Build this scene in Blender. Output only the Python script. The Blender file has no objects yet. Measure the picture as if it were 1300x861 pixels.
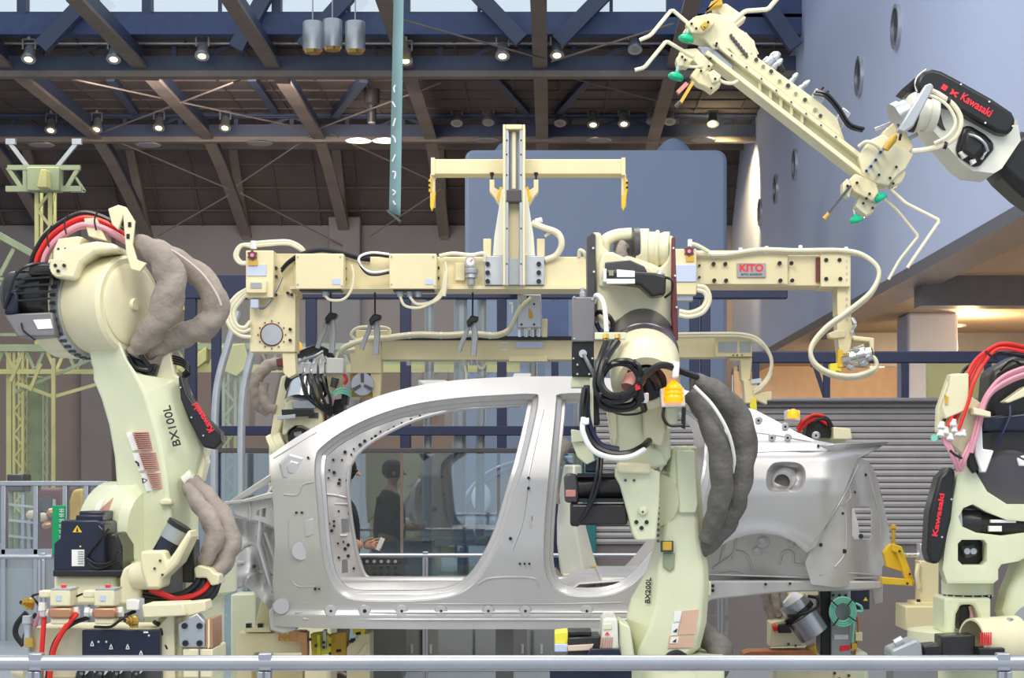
import bpy, bmesh, math, random
from mathutils import Vector, Matrix, geometry
S = bpy.context.scene
C = S.collection
random.seed(7)
PI = math.pi
# ---------------------------------------------------------------- camera
F, CX, CY, HC = 2400.0, 700.0, 600.0, 1.6      # focal length in pixels, principal point, eye height (1300 x 861 frame)
cam = bpy.data.cameras.new('camera')
cam.sensor_width = 36.0
cam.lens = F / 1300 * 36
cam.shift_x = (650 - CX) / 1300
cam.shift_y = (CY - 430.5) / 1300
cam.clip_end = 300
camo = bpy.data.objects.new('camera', cam)
camo.location = (0, 0, HC)
camo.rotation_euler = (PI / 2, 0, 0)
C.objects.link(camo)
S.camera = camo
# ---------------------------------------------------------------- world, lights, exposure
wd = bpy.data.worlds.new('world'); S.world = wd; wd.use_nodes = True
bg = wd.node_tree.nodes['Background']
bg.inputs[0].default_value = (0.80, 0.90, 1.0, 1)
bg.inputs[1].default_value = 0.72

def area(name, loc, target, size, power, col, sy=None):
    l = bpy.data.lights.new(name, 'AREA')
    l.energy = power; l.color = col; l.size = size
    if sy: l.shape = 'RECTANGLE'; l.size_y = sy
    o = bpy.data.objects.new(name, l); o.location = loc
    o.rotation_euler = (Vector(target) - Vector(loc)).to_track_quat('-Z', 'Y').to_euler()
    C.objects.link(o); return o
area('hall_fill_light', (-3.0, 3.0, 8.5), (0, 10.5, 1.2), 4.0, 400, (1.0, 0.93, 0.80))  # added area lights, standing in for unseen ceiling lamps
area('hall_fill_light', (4.0, 4.0, 8.5), (0.5, 10.5, 1.2), 4.0, 290, (1.0, 0.95, 0.86))
area('hall_fill_light', (0.0, 11.5, 8.6), (0, 11.5, 0), 5.0, 260, (1.0, 0.94, 0.82))
area('hall_fill_light', (-6.5, 22, 8.2), (-6.5, 24, 0), 4.0, 420, (1.0, 0.92, 0.66))  # added to brighten the back of the hall
area('hall_fill_light', (-6, 35, 8.6), (-7, 44, 3.0), 5.0, 520, (1.0, 0.86, 0.74))
area('hall_fill_light', (1, 18, 9.5), (1, 24, 2.0), 4.0, 120, (0.86, 0.9, 1.0))
area('mezzanine_light', (8.5, 26, 3.95), (8.0, 27, 0), 5.0, 650, (1.0, 0.72, 0.42))
S.view_settings.view_transform = 'Standard'
S.view_settings.look = 'None'
S.view_settings.gamma = 1
S.view_settings.use_curve_mapping = False
S.view_settings.exposure = 0.3

for loc in ((6.6, 30, 3.5), (6.2, 36, 3.5), (7.5, 41, 3.5), (9.5, 34, 3.5)):  # points added below the downlights to brighten soffit and walls
    l = bpy.data.lights.new('mezzanine_fill', 'POINT'); l.energy = 170; l.color = (1, .70, .38); l.shadow_soft_size = .15
    o = bpy.data.objects.new('mezzanine_fill', l); o.location = loc; C.objects.link(o)
# ---------------------------------------------------------------- materials
def mat(name, col, rough=.5, metal=0., noise=.06, scale=6., bump=0., bscale=60., emit=0., trans=0., coat=0.):
    m = bpy.data.materials.new(name); m.use_nodes = True
    nt = m.node_tree; b = nt.nodes['Principled BSDF']
    b.inputs['Roughness'].default_value = rough
    b.inputs['Metallic'].default_value = metal
    if coat: b.inputs['Coat Weight'].default_value = coat
    tc = nt.nodes.new('ShaderNodeTexCoord')
    n = nt.nodes.new('ShaderNodeTexNoise'); n.inputs['Scale'].default_value = scale; n.inputs['Detail'].default_value = 4
    nt.links.new(tc.outputs['Object'], n.inputs['Vector'])
    r = nt.nodes.new('ShaderNodeValToRGB')
    r.color_ramp.elements[0].position = .3; r.color_ramp.elements[1].position = .7
    r.color_ramp.elements[0].color = tuple(max(0, c * (1 - noise)) for c in col) + (1,)
    r.color_ramp.elements[1].color = tuple(min(1, c * (1 + noise)) for c in col) + (1,)
    nt.links.new(n.outputs['Fac'], r.inputs['Fac'])
    nt.links.new(r.outputs['Color'], b.inputs['Base Color'])
    if bump:
        n2 = nt.nodes.new('ShaderNodeTexNoise'); n2.inputs['Scale'].default_value = bscale; n2.inputs['Detail'].default_value = 5
        nt.links.new(tc.outputs['Object'], n2.inputs['Vector'])
        bp = nt.nodes.new('ShaderNodeBump'); bp.inputs['Strength'].default_value = bump; bp.inputs['Distance'].default_value = .02
        nt.links.new(n2.outputs['Fac'], bp.inputs['Height']); nt.links.new(bp.outputs['Normal'], b.inputs['Normal'])
    if emit:
        b.inputs['Emission Color'].default_value = tuple(col) + (1,)
        b.inputs['Emission Strength'].default_value = emit
    return m
def glassmat(name, tint, refl=.12, fac=.25, rough=.02):
    m = bpy.data.materials.new(name); m.use_nodes = True
    nt = m.node_tree; nt.nodes.clear()
    out = nt.nodes.new('ShaderNodeOutputMaterial')
    t = nt.nodes.new('ShaderNodeBsdfTransparent'); t.inputs[0].default_value = tuple(tint) + (1,)
    g = nt.nodes.new('ShaderNodeBsdfGlossy'); g.inputs['Roughness'].default_value = rough; g.inputs[0].default_value = (1, 1, 1, 1)
    lw = nt.nodes.new('ShaderNodeFresnel'); lw.inputs[0].default_value = 1.45
    ad = nt.nodes.new('ShaderNodeMath'); ad.operation = 'ADD'; ad.inputs[1].default_value = refl
    nt.links.new(lw.outputs[0], ad.inputs[0])
    mx = nt.nodes.new('ShaderNodeMixShader')
    nt.links.new(ad.outputs[0], mx.inputs[0]); nt.links.new(t.outputs[0], mx.inputs[1]); nt.links.new(g.outputs[0], mx.inputs[2])
    nt.links.new(mx.outputs[0], out.inputs[0])
    return m
M = dict(
    cream=mat('cream_paint', (.80, .74, .50), .38, noise=.04, coat=.2),
    hoist=mat('hoist_paint', (.80, .70, .44), .42, noise=.04),
    pale=mat('pale_green_paint', (.72, .74, .52), .36, noise=.04, coat=.25),
    white=mat('white_paint', (.80, .79, .69), .35, noise=.03, coat=.2),
    ivory=mat('ivory_hose', (.80, .74, .55), .45),
    silver=mat('primed_steel', (.58, .56, .565), .29, metal=.45, noise=.05, scale=3.),
    silver_in=mat('inner_steel', (.56, .54, .54), .42, metal=.35, noise=.10, scale=5., bump=.12, bscale=14),
    alu=mat('aluminium', (.47, .48, .53), .3, metal=.8, noise=.05),
    chrome=mat('bright_metal', (.75, .75, .76), .18, metal=1., noise=.05),
    steel=mat('brushed_steel', (.52, .54, .57), .38, metal=.7, noise=.12),
    black=mat('black_plastic', (.012, .012, .014), .35, noise=.2),
    rubber=mat('black_rubber', (.010, .010, .012), .28, noise=.2),
    dgrey=mat('dark_grey_metal', (.085, .08, .085), .33, metal=.3),
    grey=mat('grey_metal', (.22, .21, .22), .4, metal=.3),
    tube=mat('dark_tube', (.13, .12, .135), .28, metal=.5),
    motor=mat('motor_black', (.022, .020, .020), .32, noise=.15),
    navyb=mat('navy_plastic', (.010, .013, .035), .3, noise=.15),
    sleeve=mat('taupe_fabric', (.31, .26, .225), .7, noise=.16, scale=10., bump=.85, bscale=15),
    sleeved=mat('charcoal_fabric', (.135, .125, .115), .62, noise=.16, scale=10., bump=.85, bscale=15),
    red=mat('red_hose', (.75, .025, .02), .35),
    pink=mat('pink_hose', (.72, .33, .42), .4),
    green=mat('green_rubber', (.0, .48, .25), .35),
    mint=mat('mint_hose', (.22, .62, .45), .4),
    yellow=mat('yellow_paint', (.80, .52, .03), .42, noise=.1),
    mustard=mat('mustard_tool', (.62, .38, .04), .4, noise=.2),
    yg=mat('bright_yellow', (.85, .75, .06), .45),
    orange=mat('orange_lens', (1.0, .30, .0), .25, emit=.9),
    amber=mat('amber_lens', (1.0, .42, .01), .25, emit=.5),
    copper=mat('copper', (.60, .30, .17), .32, metal=.7, noise=.1),
    brass=mat('brass', (.62, .40, .10), .25, metal=.9, noise=.15),
    redp=mat('red_print', (.65, .03, .04), .5),
    kred=mat('red_lettering', (.85, .03, .05), .5),
    blackp=mat('black_print', (.02, .02, .02), .5),
    whitep=mat('white_print', (.86, .85, .83), .5),
    pinkp=mat('faded_red_print', (.62, .26, .22), .6),
    seam_lit=mat('sleeve_highlight', (.60, .50, .46), .6),  # edge highlight put into the colour
    fade=mat('faded_label', (.66, .42, .31), .6),
    plate=mat('grey_plate', (.36, .38, .40), .4, metal=.3),
    navy=mat('navy_steel', (.014, .020, .065), .45, noise=.1),
    beam=mat('roof_steel', (.21, .175, .155), .5, noise=.15, scale=1.5),
    beamd=mat('dark_blue_steel', (.055, .075, .14), .5, noise=.15, scale=1.5),
    roof=mat('roof_lining', (.11, .088, .086), .75, noise=.15, scale=1.2),
    fascia=mat('fascia_blue', (.055, .085, .19), .6, noise=.1),
    wallb=mat('taupe_wall', (.30, .245, .22), .8, noise=.06, scale=.6),
    wallt=mat('upper_wall', (.25, .23, .235), .8, noise=.06, scale=.6),
    lav=mat('lavender_wall', (.55, .61, .80), .55, noise=.03, scale=.4),
    bluegrey=mat('blue_grey_wall', (.155, .20, .30), .55, noise=.04, scale=.5),
    slat=mat('slat_grey', (.36, .34, .345), .5, noise=.06),
    taupe2=mat('dado_taupe', (.19, .165, .16), .6, noise=.08, scale=1.2),
    soffit=mat('soffit', (.46, .35, .25), .7, noise=.05),
    peach=mat('peach_wall', (.68, .53, .42), .7, noise=.05),
    floor=mat('floor_grey', (.36, .37, .40), .35, noise=.1, scale=1.),
    gsteel=mat('green_steel', (.28, .33, .21), .5, noise=.15, scale=3),
    ysteel=mat('yellow_green_steel', (.47, .45, .20), .5, noise=.12, scale=3),
    tealp=mat('teal_panel', (.02, .16, .17), .5),
    glass=glassmat('clear_glass', (.93, .97, .97), .03),
    bglass=glassmat('tinted_glass', (.58, .70, .77), .17),
    panec=glassmat('window_glass', (.97, .99, 1.), .02),
    lamp=mat('lamp_lens', (1., .72, .30), .3, emit=3.2),
    disc=mat('lit_disc', (1., .90, .72), .3, emit=1.6),
    glow=mat('ceiling_downlight', (1., .72, .36), .3, emit=3.5),
    bulb_off=mat('lamp_lens_off', (.35, .34, .32), .3),
    cloth=mat('banner_cloth', (.24, .40, .42), .8, noise=.15, scale=1.5),
    bluecar=mat('blue_car_paint', (.03, .05, .12), .2, coat=.6),
    skin=mat('skin', (.55, .30, .21), .5),
    hair=mat('dark_hair', (.02, .015, .012), .5),
    jacket=mat('dark_jacket', (.025, .025, .03), .8, bump=.3),
    trousers=mat('grey_trousers', (.06, .06, .07), .8),
    signg=mat('green_sign', (.0, .35, .12), .5),
    wood=mat('varnished_board', (.50, .17, .06), .4, noise=.2),
    maroon=mat('maroon_paint', (.16, .035, .035), .5, noise=.2),
)

# ---------------------------------------------------------------- helpers
def P(x, y, Y):
    return Vector(((x - CX) * Y / F, Y, HC + (CY - y) * Y / F))
D0 = [10.0]
def D(Y): D0[0] = Y
def q(x, y, dy=0.):
    return P(x, y, D0[0] + dy)
def px(n):                                   # n pixels in metres at the present depth
    return n * D0[0] / F
def crom(pts, n=6):
    pts = [Vector(p) for p in pts]
    if len(pts) < 3: return pts
    o = []
    e = [pts[0] * 2 - pts[1]] + pts + [pts[-1] * 2 - pts[-2]]
    for i in range(1, len(e) - 2):
        a, b, c, d = e[i - 1:i + 3]
        for k in range(n):
            t = k / n
            o.append(.5 * (2 * b + (c - a) * t + (2 * a - 5 * b + 4 * c - d) * t * t + (3 * b - a - 3 * c + d) * t ** 3))
    o.append(pts[-1]); return o
def smooth2(pts, n=4):                       # closed smooth outline through points
    L = len(pts); o = []
    V = [Vector((p[0], p[1])) for p in pts]
    for i in range(L):
        a, b, c, d = V[i - 1], V[i], V[(i + 1) % L], V[(i + 2) % L]
        for k in range(n):
            t = k / n
            p = .5 * (2 * b + (c - a) * t + (2 * a - 5 * b + 4 * c - d) * t * t + (3 * b - a - 3 * c + d) * t ** 3)
            o.append((p.x, p.y))
    return o
def arc(cx, cy, r, a0, a1, n=12, ry=None):
    ry = ry or r
    return [(cx + r * math.cos(math.radians(a0 + (a1 - a0) * i / n)), cy - ry * math.sin(math.radians(a0 + (a1 - a0) * i / n))) for i in range(n + 1)]
ORG = {}; o_n = {}
class B:
    """collects geometry in world space, then links it as ONE mesh object"""
    def __init__(s): s.v = []; s.f = []; s.nrm = None
    def add(s, vs, fs):
        o = len(s.v); s.v += [tuple(v) for v in vs]; s.f += [tuple(i + o for i in f) for f in fs]; return s
    def wbox(s, a, b):
        x0, x1 = sorted((a[0], b[0])); y0, y1 = sorted((a[1], b[1])); z0, z1 = sorted((a[2], b[2]))
        vs = [(x0, y0, z0), (x1, y0, z0), (x1, y1, z0), (x0, y1, z0), (x0, y0, z1), (x1, y0, z1), (x1, y1, z1), (x0, y1, z1)]
        return s.add(vs, [(3, 2, 1, 0), (4, 5, 6, 7), (0, 1, 5, 4), (1, 2, 6, 5), (2, 3, 7, 6), (3, 0, 4, 7)])
    def box(s, x0, y0, x1, y1, d0=0., d1=.1):           # pixel rectangle of the near face, depths in metres
        a = q(x0, y0, d0); b = q(x1, y1, d0)
        return s.wbox(a, (b.x, D0[0] + d1, b.z))
    def bar(s, p0, p1, w, h=None, up=(0, 1, 0)):         # rectangular bar between two points
        p0 = Vector(p0); p1 = Vector(p1); h = h or w
        d = (p1 - p0).normalized(); u = Vector(up)
        if abs(d.dot(u)) > .98: u = Vector((1, 0, 0))
        a = d.cross(u).normalized() * (w / 2); c = d.cross(a).normalized() * (h / 2)
        vs = [p0 - a - c, p0 + a - c, p0 + a + c, p0 - a + c, p1 - a - c, p1 + a - c, p1 + a + c, p1 - a + c]
        return s.add(vs, [(3, 2, 1, 0), (4, 5, 6, 7), (0, 1, 5, 4), (1, 2, 6, 5), (2, 3, 7, 6), (3, 0, 4, 7)])
    def poly(s, pts, d0=0., d1=.05):                    # pixel outline of the near face, extruded away from the eye
        w = [q(p[0], p[1], d0 + (p[2] if len(p) > 2 else 0)) for p in pts]
        ar = sum(w[i - 1].x * w[i].z - w[i].x * w[i - 1].z for i in range(len(w)))
        if ar < 0: w.reverse()
        n = len(w); t = d1 - d0
        vs = w + [v + Vector((0, t, 0)) for v in w]
        fs = [tuple(range(n)), tuple(range(2 * n - 1, n - 1, -1))] + [(i, i + n, (i + 1) % n + n, (i + 1) % n) for i in range(n)]
        return s.add(vs, fs)
    def ring(s, cs, caps=True):                         # skin a list of equally long vertex rings
        n = len(cs[0]); o = []; fs = []
        for c in cs: o += c
        for k in range(len(cs) - 1):
            for i in range(n):
                j = (i + 1) % n
                fs.append((k * n + i, k * n + j, (k + 1) * n + j, (k + 1) * n + i))
        if caps:
            fs.append(tuple(range(n - 1, -1, -1))); fs.append(tuple((len(cs) - 1) * n + i for i in range(n)))
        return s.add(o, fs)
    def lathe(s, p0, p1, prof, n=20, caps=True):                   # prof: (t along p0..p1, radius in metres)
        p0 = Vector(p0); p1 = Vector(p1); d = (p1 - p0); u = d.normalized()
        a = u.orthogonal().normalized(); c = u.cross(a)
        return s.ring([[p0 + d * t + (a * math.cos(2 * PI * i / n) + c * math.sin(2 * PI * i / n)) * max(r, 1e-4) for i in range(n)] for t, r in prof], caps)
    def cyl(s, p0, p1, r, r2=None, n=16):
        return s.lathe(p0, p1, [(0, r), (1, r if r2 is None else r2)], n)
    def tube(s, pts, r, n=8, sm=5, wob=0.):
        pts = crom(pts, sm) if sm else [Vector(p) for p in pts]
        cs = []; nrm = None
        for i, p in enumerate(pts):
            t = (pts[min(i + 1, len(pts) - 1)] - pts[max(i - 1, 0)])
            t = t.normalized() if t.length > 1e-9 else Vector((1, 0, 0))
            if nrm is None: nrm = t.orthogonal().normalized()
            nrm = (nrm - t * nrm.dot(t))
            nrm = nrm.normalized() if nrm.length > 1e-6 else t.orthogonal().normalized()
            bi = t.cross(nrm)
            rr = r(i / (len(pts) - 1)) if callable(r) else r
            cs.append([p + (nrm * math.cos(2 * PI * k / n) + bi * math.sin(2 * PI * k / n)) * rr *
                       (1 + (wob * (1.9 * abs(math.sin(i * .62 + 1.5 * math.cos(2 * PI * k / n) + .8 * math.sin(i * .23))) - 1.1 + random.uniform(-.12, .12)) if wob else 0)) for k in range(n)])
        return s.ring(cs)
    def ball(s, c, r, n=12, sq=1.):
        c = Vector(c); m = n // 2
        return s.ring([[c + Vector((r * math.sin(PI * k / m) * math.cos(2 * PI * i / n), r * math.sin(PI * k / m) * math.sin(2 * PI * i / n), r * sq * math.cos(PI * k / m)))
                        if 0 < k < m else c + Vector((1e-4 * math.cos(2 * PI * i / n), 1e-4 * math.sin(2 * PI * i / n), r * sq * (1 if k == 0 else -1))) for i in range(n)] for k in range(m + 1)])
    def done(s, name, m, parent=None, bev=0., label=None, kind=None, ang=.6, solid=0., sub=0, flat=False):
        me = bpy.data.meshes.new(name)
        o = bpy.data.objects.new(name, me); C.objects.link(o)
        off = Vector((0, 0, 0))
        if parent is not None:
            off = ORG[parent.name]; o.parent = parent; ORG[o.name] = off
        else:
            xs = list(zip(*s.v)); off = Vector((sum(xs[0]) / len(s.v), sum(xs[1]) / len(s.v), min(xs[2])))
            o.location = off; ORG[o.name] = off
        me.from_pydata([tuple(Vector(v) - off) for v in s.v], [], s.f)
        bm = bmesh.new(); bm.from_mesh(me); bmesh.ops.recalc_face_normals(bm, faces=bm.faces)
        bm.to_mesh(me); bm.free()
        me.materials.append(M[m] if isinstance(m, str) else m)
        if s.nrm:
            if sum(p.normal.y for p in me.polygons) > 0: me.flip_normals()
            me.polygons.foreach_set('use_smooth', [True] * len(me.polygons))
            me.normals_split_custom_set_from_vertices(s.nrm); o_n[o.name] = s.nrm; solid = 0
        elif not flat:
            me.polygons.foreach_set('use_smooth', [True] * len(me.polygons))
            me.set_sharp_from_angle(angle=ang)
        if solid:
            md = o.modifiers.new('solid', 'SOLIDIFY'); md.thickness = solid; md.offset = 0
        if bev:
            md = o.modifiers.new('bevel', 'BEVEL'); md.width = bev; md.segments = 2; md.limit_method = 'ANGLE'; md.angle_limit = .7
        if sub:
            md = o.modifiers.new('sub', 'SUBSURF'); md.levels = sub; md.render_levels = sub
        if label: o['label'] = label
        if kind: o['kind'] = kind
        return o
def tag(o, label, cat, group=None):
    o['label'] = label; o['category'] = cat
    if group: o['group'] = group
    return o
def thing(name, label, cat, loc, group=None):
    o = bpy.data.objects.new(name, None); C.objects.link(o)
    o.empty_display_size = .1
    o.location = loc; ORG[o.name] = Vector(loc)
    return tag(o, label, cat, group)
def dup(o, loc=None, label=None, parent=None):
    c = o.copy(); C.objects.link(c)
    if parent is not None: c.parent = parent
    if loc is not None: c.location = loc; ORG[c.name] = Vector(loc)
    if label: c['label'] = label
    for ch in list(o.children): dup(ch, parent=c)
    return c
def ground(px_, Y):                                     # floor point under a picture column
    return Vector(((px_ - CX) * Y / F, Y, 0))
def lettering(txt, m, parent, c, size, ax=(1, 0, 0), up=(0, 0, 1), name='lettering', sx=1., depth=.0015, bold=0.):
    cu = bpy.data.curves.new(name, 'FONT'); cu.body = txt; cu.size = size; cu.extrude = depth
    cu.align_x = 'CENTER'; cu.align_y = 'CENTER'; cu.offset = bold; cu.resolution_u = 3
    t = bpy.data.objects.new(name, cu); C.objects.link(t)
    bpy.context.view_layer.update()
    me = bpy.data.meshes.new_from_object(t.evaluated_get(bpy.context.evaluated_depsgraph_get()))
    bpy.data.objects.remove(t)
    ax = Vector(ax).normalized(); up = Vector(up); up = (up - ax * up.dot(ax)).normalized(); nz = ax.cross(up)
    mtx = Matrix(((ax.x * sx, up.x, nz.x, c[0]), (ax.y * sx, up.y, nz.y, c[1]), (ax.z * sx, up.z, nz.z, c[2]), (0, 0, 0, 1)))
    off = ORG[parent.name]
    me.transform(Matrix.Translation(-off) @ mtx)
    o = bpy.data.objects.new(name, me); C.objects.link(o); o.parent = parent; ORG[o.name] = off
    me.materials.clear(); me.materials.append(M[m]); return o
def bolts(pts, r, parent, m='black', dy=-.012, ln=.02, name='bolt', share=True):
    """bolt heads facing the viewer; each its own part"""
    for x, y in pts:
        B().cyl(q(x, y, dy), q(x, y, dy) + Vector((0, ln, 0)), px(r), n=8).done(name, m, parent)
def sheet(outline, holes, fn, step=6):
    """curved sheet with openings: outline and holes in pixels, fn(x, y) -> depth offset"""
    loops = [outline] + holes
    vs = []; es = []
    for lp in loops:
        o = len(vs); n = len(lp)
        vs += [Vector((p[0], p[1])) for p in lp]
        es += [(o + i, o + (i + 1) % n) for i in range(n)]
    def inside(p, lp):
        c = False; j = len(lp) - 1
        for i in range(len(lp)):
            a, b = lp[i], lp[j]
            if (a[1] > p[1]) != (b[1] > p[1]) and p[0] < (b[0] - a[0]) * (p[1] - a[1]) / (b[1] - a[1]) + a[0]: c = not c
            j = i
        return c
    def near(p):
        return any((p[0] - w.x) ** 2 + (p[1] - w.y) ** 2 < (step * .55) ** 2 for w in vs[:nb])
    nb = len(vs)
    xs = [p[0] for p in outline]; ys = [p[1] for p in outline]
    y = min(ys) + step / 2; k = 0
    while y < max(ys):
        x = min(xs) + (step / 2 if k % 2 else 0)
        while x < max(xs):
            if inside((x, y), outline) and not any(inside((x, y), h) for h in holes) and not near((x, y)): vs.append(Vector((x, y)))
            x += step
        y += step * .87; k += 1
    r = geometry.delaunay_2d_cdt(vs, es, [], 0, 1e-4)
    b = B()
    fs = []
    for f in r[2]:
        c = sum((r[0][i] for i in f), Vector((0, 0))) / len(f)
        if inside(c, outline) and not any(inside(c, h) for h in holes): fs.append(f)
    b.add([q(p.x, p.y, fn(p.x, p.y)) for p in r[0]], fs)
    k = F / D0[0]; e = 2.
    b.nrm = [Vector(((fn(p.x + e, p.y) - fn(p.x - e, p.y)) / (2 * e) * k, -1, -(fn(p.x, p.y + e) - fn(p.x, p.y - e)) / (2 * e) * k)).normalized()[:] for p in r[0]]
    return b
def inset(lp, d):
    n = len(lp); ar = sum(lp[i - 1][0] * lp[i][1] - lp[i][0] * lp[i - 1][1] for i in range(n))
    sg = 1 if ar > 0 else -1
    o = []
    for i in range(n):
        a = Vector(lp[i - 1][:2]); b = Vector(lp[i][:2]); c = Vector(lp[(i + 1) % n][:2])
        t = (c - a).normalized(); o.append((b.x - t.y * d * sg, b.y + t.x * d * sg))
    return o
# ================================================================ the hall
def struct(o):
    o['kind'] = 'structure'; return o
struct(B().wbox((-26, 1, -.2), (16, 47, 0)).done('floor', 'floor'))
XW = 4.4
struct(B().wbox((-26, 46, 0), (XW, 46.4, 6.35)).done('wall_back', 'wallb'))
b = B().wbox((-26, 45.9, 6.35), (XW, 46.4, 7.6))
D(46)
up = struct(b.done('wall_back_upper', 'wallt'))
for x in (122, 437, 747):
    B().box(x - 20, 275, x + 20, 683, -.5, -.05).done('pier', 'wallt', up, bev=.03)
# roof lining: level soffit, then a slope down to the back wall
rf = B()
rf.add([(-26, 33.5, 9.3), (XW, 33.5, 9.3), (XW, 43.8, 9.3), (-26, 43.8, 9.3), (-26, 46.2, 7.45), (XW, 46.2, 7.45),
        (-26, 33.5, 9.5), (XW, 33.5, 9.5), (XW, 43.8, 9.5), (-26, 43.8, 9.5), (-26, 46.4, 7.6), (XW, 46.4, 7.6)],
       [(0, 1, 2, 3), (3, 2, 5, 4), (6, 9, 8, 7), (9, 10, 11, 8), (0, 6, 7, 1), (4, 5, 11, 10), (0, 3, 9, 6), (3, 4, 10, 9), (1, 7, 8, 2), (2, 8, 11, 5)])
ceil = struct(rf.done('ceiling', 'roof'))
b = B()
for i in range(11):                                     # standing seams across the lining
    Y = 34.2 + i * .95
    b.wbox((-26, Y, 9.27), (XW, Y + .05, 9.3))
for i in range(26):
    x = -20 + i * .96
    b.wbox((x, 33.5, 9.275), (x + .04, 43.8, 9.3))
    b.bar((x, 43.8, 9.27), (x, 46.1, 7.45), .04)
for t in (.25, .5, .75):
    b.wbox((-26, 43.8 + 2.3 * t - .02, 9.27 - 1.85 * t), (XW, 43.8 + 2.3 * t + .03, 9.32 - 1.85 * t))
b.done('lining_seam', 'roof', ceil, kind='stuff')
struct(B().wbox((-26, 33.2, 9.3), (XW, 33.5, 9.66)).done('trim_1', 'fascia'))
# clerestory windows
D(33.4)
wx = [-125, 30, 188, 352, 515, 683, 850]
clers = []
for i in range(len(wx) - 1):
    w = thing('window_%d' % (i + 1), 'tall bright clerestory window high under the roof', 'window', q((wx[i] + wx[i + 1]) / 2, 23))
    del w['label'], w['category']
    w['kind'] = 'structure'
    z0 = 9.66; x0 = q(wx[i], 0).x; x1 = q(wx[i + 1], 0).x
    B().wbox((x0 + .08, 33.4, z0), (x1 - .08, 33.42, 11.6)).done('pane', 'panec', w)
    fr = B().wbox((x0 - .08, 33.25, z0), (x0 + .08, 33.5, 11.6)).wbox((x0, 33.3, z0 - .03), (x1, 33.48, z0 + .06))
    fr.wbox(((x0 + x1) / 2 + .1, 33.36, z0), ((x0 + x1) / 2 + .16, 33.44, 11.6))
    fr.done('window_frame', 'beamd', w)
xe = q(850, 0).x
struct(B().wbox((xe - .06, 33.2, 9.6), (XW, 33.5, 12)).done('wall_clerestory', 'fascia'))
struct(B().wbox((-26, 33.0, 11.6), (XW, 33.6, 12)).done('trim_2', 'beamd'))
# right wall: raised pale wall with round portholes over an open mezzanine
rw = struct(B().wbox((XW, 9, 4.1), (XW + .3, 46.3, 13)).done('wall_right', 'lav'))
for Y, z in ((24, 7.26), (26.9, 7.24), (30.6, 7.2), (34, 7.14), (36.9, 7.13), (39.7, 7.06), (21, 7.26)):
    fr = B().lathe((XW - .05, Y, z), (XW + .02, Y, z), [(0, .235), (0, .285), (1, .285), (1, .235)], 28, False).done('porthole_frame', 'steel', rw)
    B().cyl((XW - .012, Y, z), (XW + .02, Y, z), .24, n=28).done('porthole_glass', 'dgrey', fr)
for k in range(1, 9):
    pass
struct(B().wbox((XW + .3, 9, 4.1), (16, 46.3, 4.45)).done('ceiling_mezzanine', 'soffit'))
struct(B().wbox((XW - .02, 9, 3.98), (XW + .5, 46.3, 4.12)).done('trim_3', 'grey'))
struct(B().wbox((4.3, 44.5, 0), (16, 44.8, 4.1)).done('wall_mezzanine', 'peach'))
struct(B().wbox((15.7, 10, 0), (16, 44.8, 4.1)).done('wall_mezzanine_side', 'peach'))
for a in ((5.55, 29.5, 6.35, 30.4), (9.6, 29.5, 10.4, 30.4)):
    struct(B().wbox((a[0], a[1], 0), (a[2], a[3], 4.1)).done('pillar', 'lav', bev=.05))
struct(B().wbox((XW + .3, 33.8, 3.5), (16, 34.3, 4.1)).done('trim_4', 'grey'))
struct(B().wbox((XW + .3, 24.0, 3.72), (16, 24.5, 4.1)).done('trim_5', 'grey'))
# recessed downlights in the mezzanine soffit
k = 0
for X, Y in ((5.6, 26.4), (6.8, 32), (6.3, 21), (7.6, 36.5), (5.6, 38.5), (8.8, 30), (9.2, 39.5)):
    k += 1; t = thing('recessed_downlight', 'warm recessed downlight in the mezzanine soffit, ' + ['beside the first grey cross beam', 'between the two cross beams near the pale wall', 'foremost of all', 'beyond the second cross beam', 'deepest one along the pale wall', 'beside the far pillar', 'deepest one by the side wall'][k - 1], 'ceiling light', (X, Y, 4.07), 'downlights in the mezzanine soffit')
    B().lathe((X, Y, 4.11), (X, Y, 4.07), [(0, .22), (1, .22), (1, .17), (0, .17)], 18, False).done('trim_ring', 'whitep', t)
    B().cyl((X, Y, 4.10), (X, Y, 4.082), .17, n=18).done('diffuser', 'glow', t)
# ---------------------------------------------------------------- roof steel
for i in range(-8, 2):
    X = -.2 + 2.4 * i
    nm = ['outermost', 'eighth', 'seventh', 'sixth', 'fifth', 'fourth', 'third', 'second', 'central', 'last'][i + 8]
    t = thing('roof_rib', 'brown steel roof arch rib, %s of the row counted towards the pale wall' % nm, 'roof rib', (X, 46, 7.3), 'arch ribs of the roof')
    pl = [(46.0, 7.3), (43.9, 8.0), (42.2, 8.5), (40.85, 8.8), (38, 8.85), (34.6, 8.9), (29.4, 8.95), (24, 9.2), (20, 9.5)]
    fl = B(); wb = B()
    for a, c in zip(pl, pl[1:]):
        fl.bar((X, a[0], a[1]), (X, c[0], c[1]), .26, .07, up=(0, 0, 1))
        wb.bar((X, a[0], a[1] + .19), (X, c[0], c[1] + .19), .05, .36, up=(0, 0, 1))
    fl.done('flange', 'beam', t); wb.done('web', 'beamd', t)
    t2 = B().bar((X, 43.9, 9.2), (X, 46.0, 7.25), .2, .16, up=(0, 0, 1))
    t2.done('rafter', 'beam', t)
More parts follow.
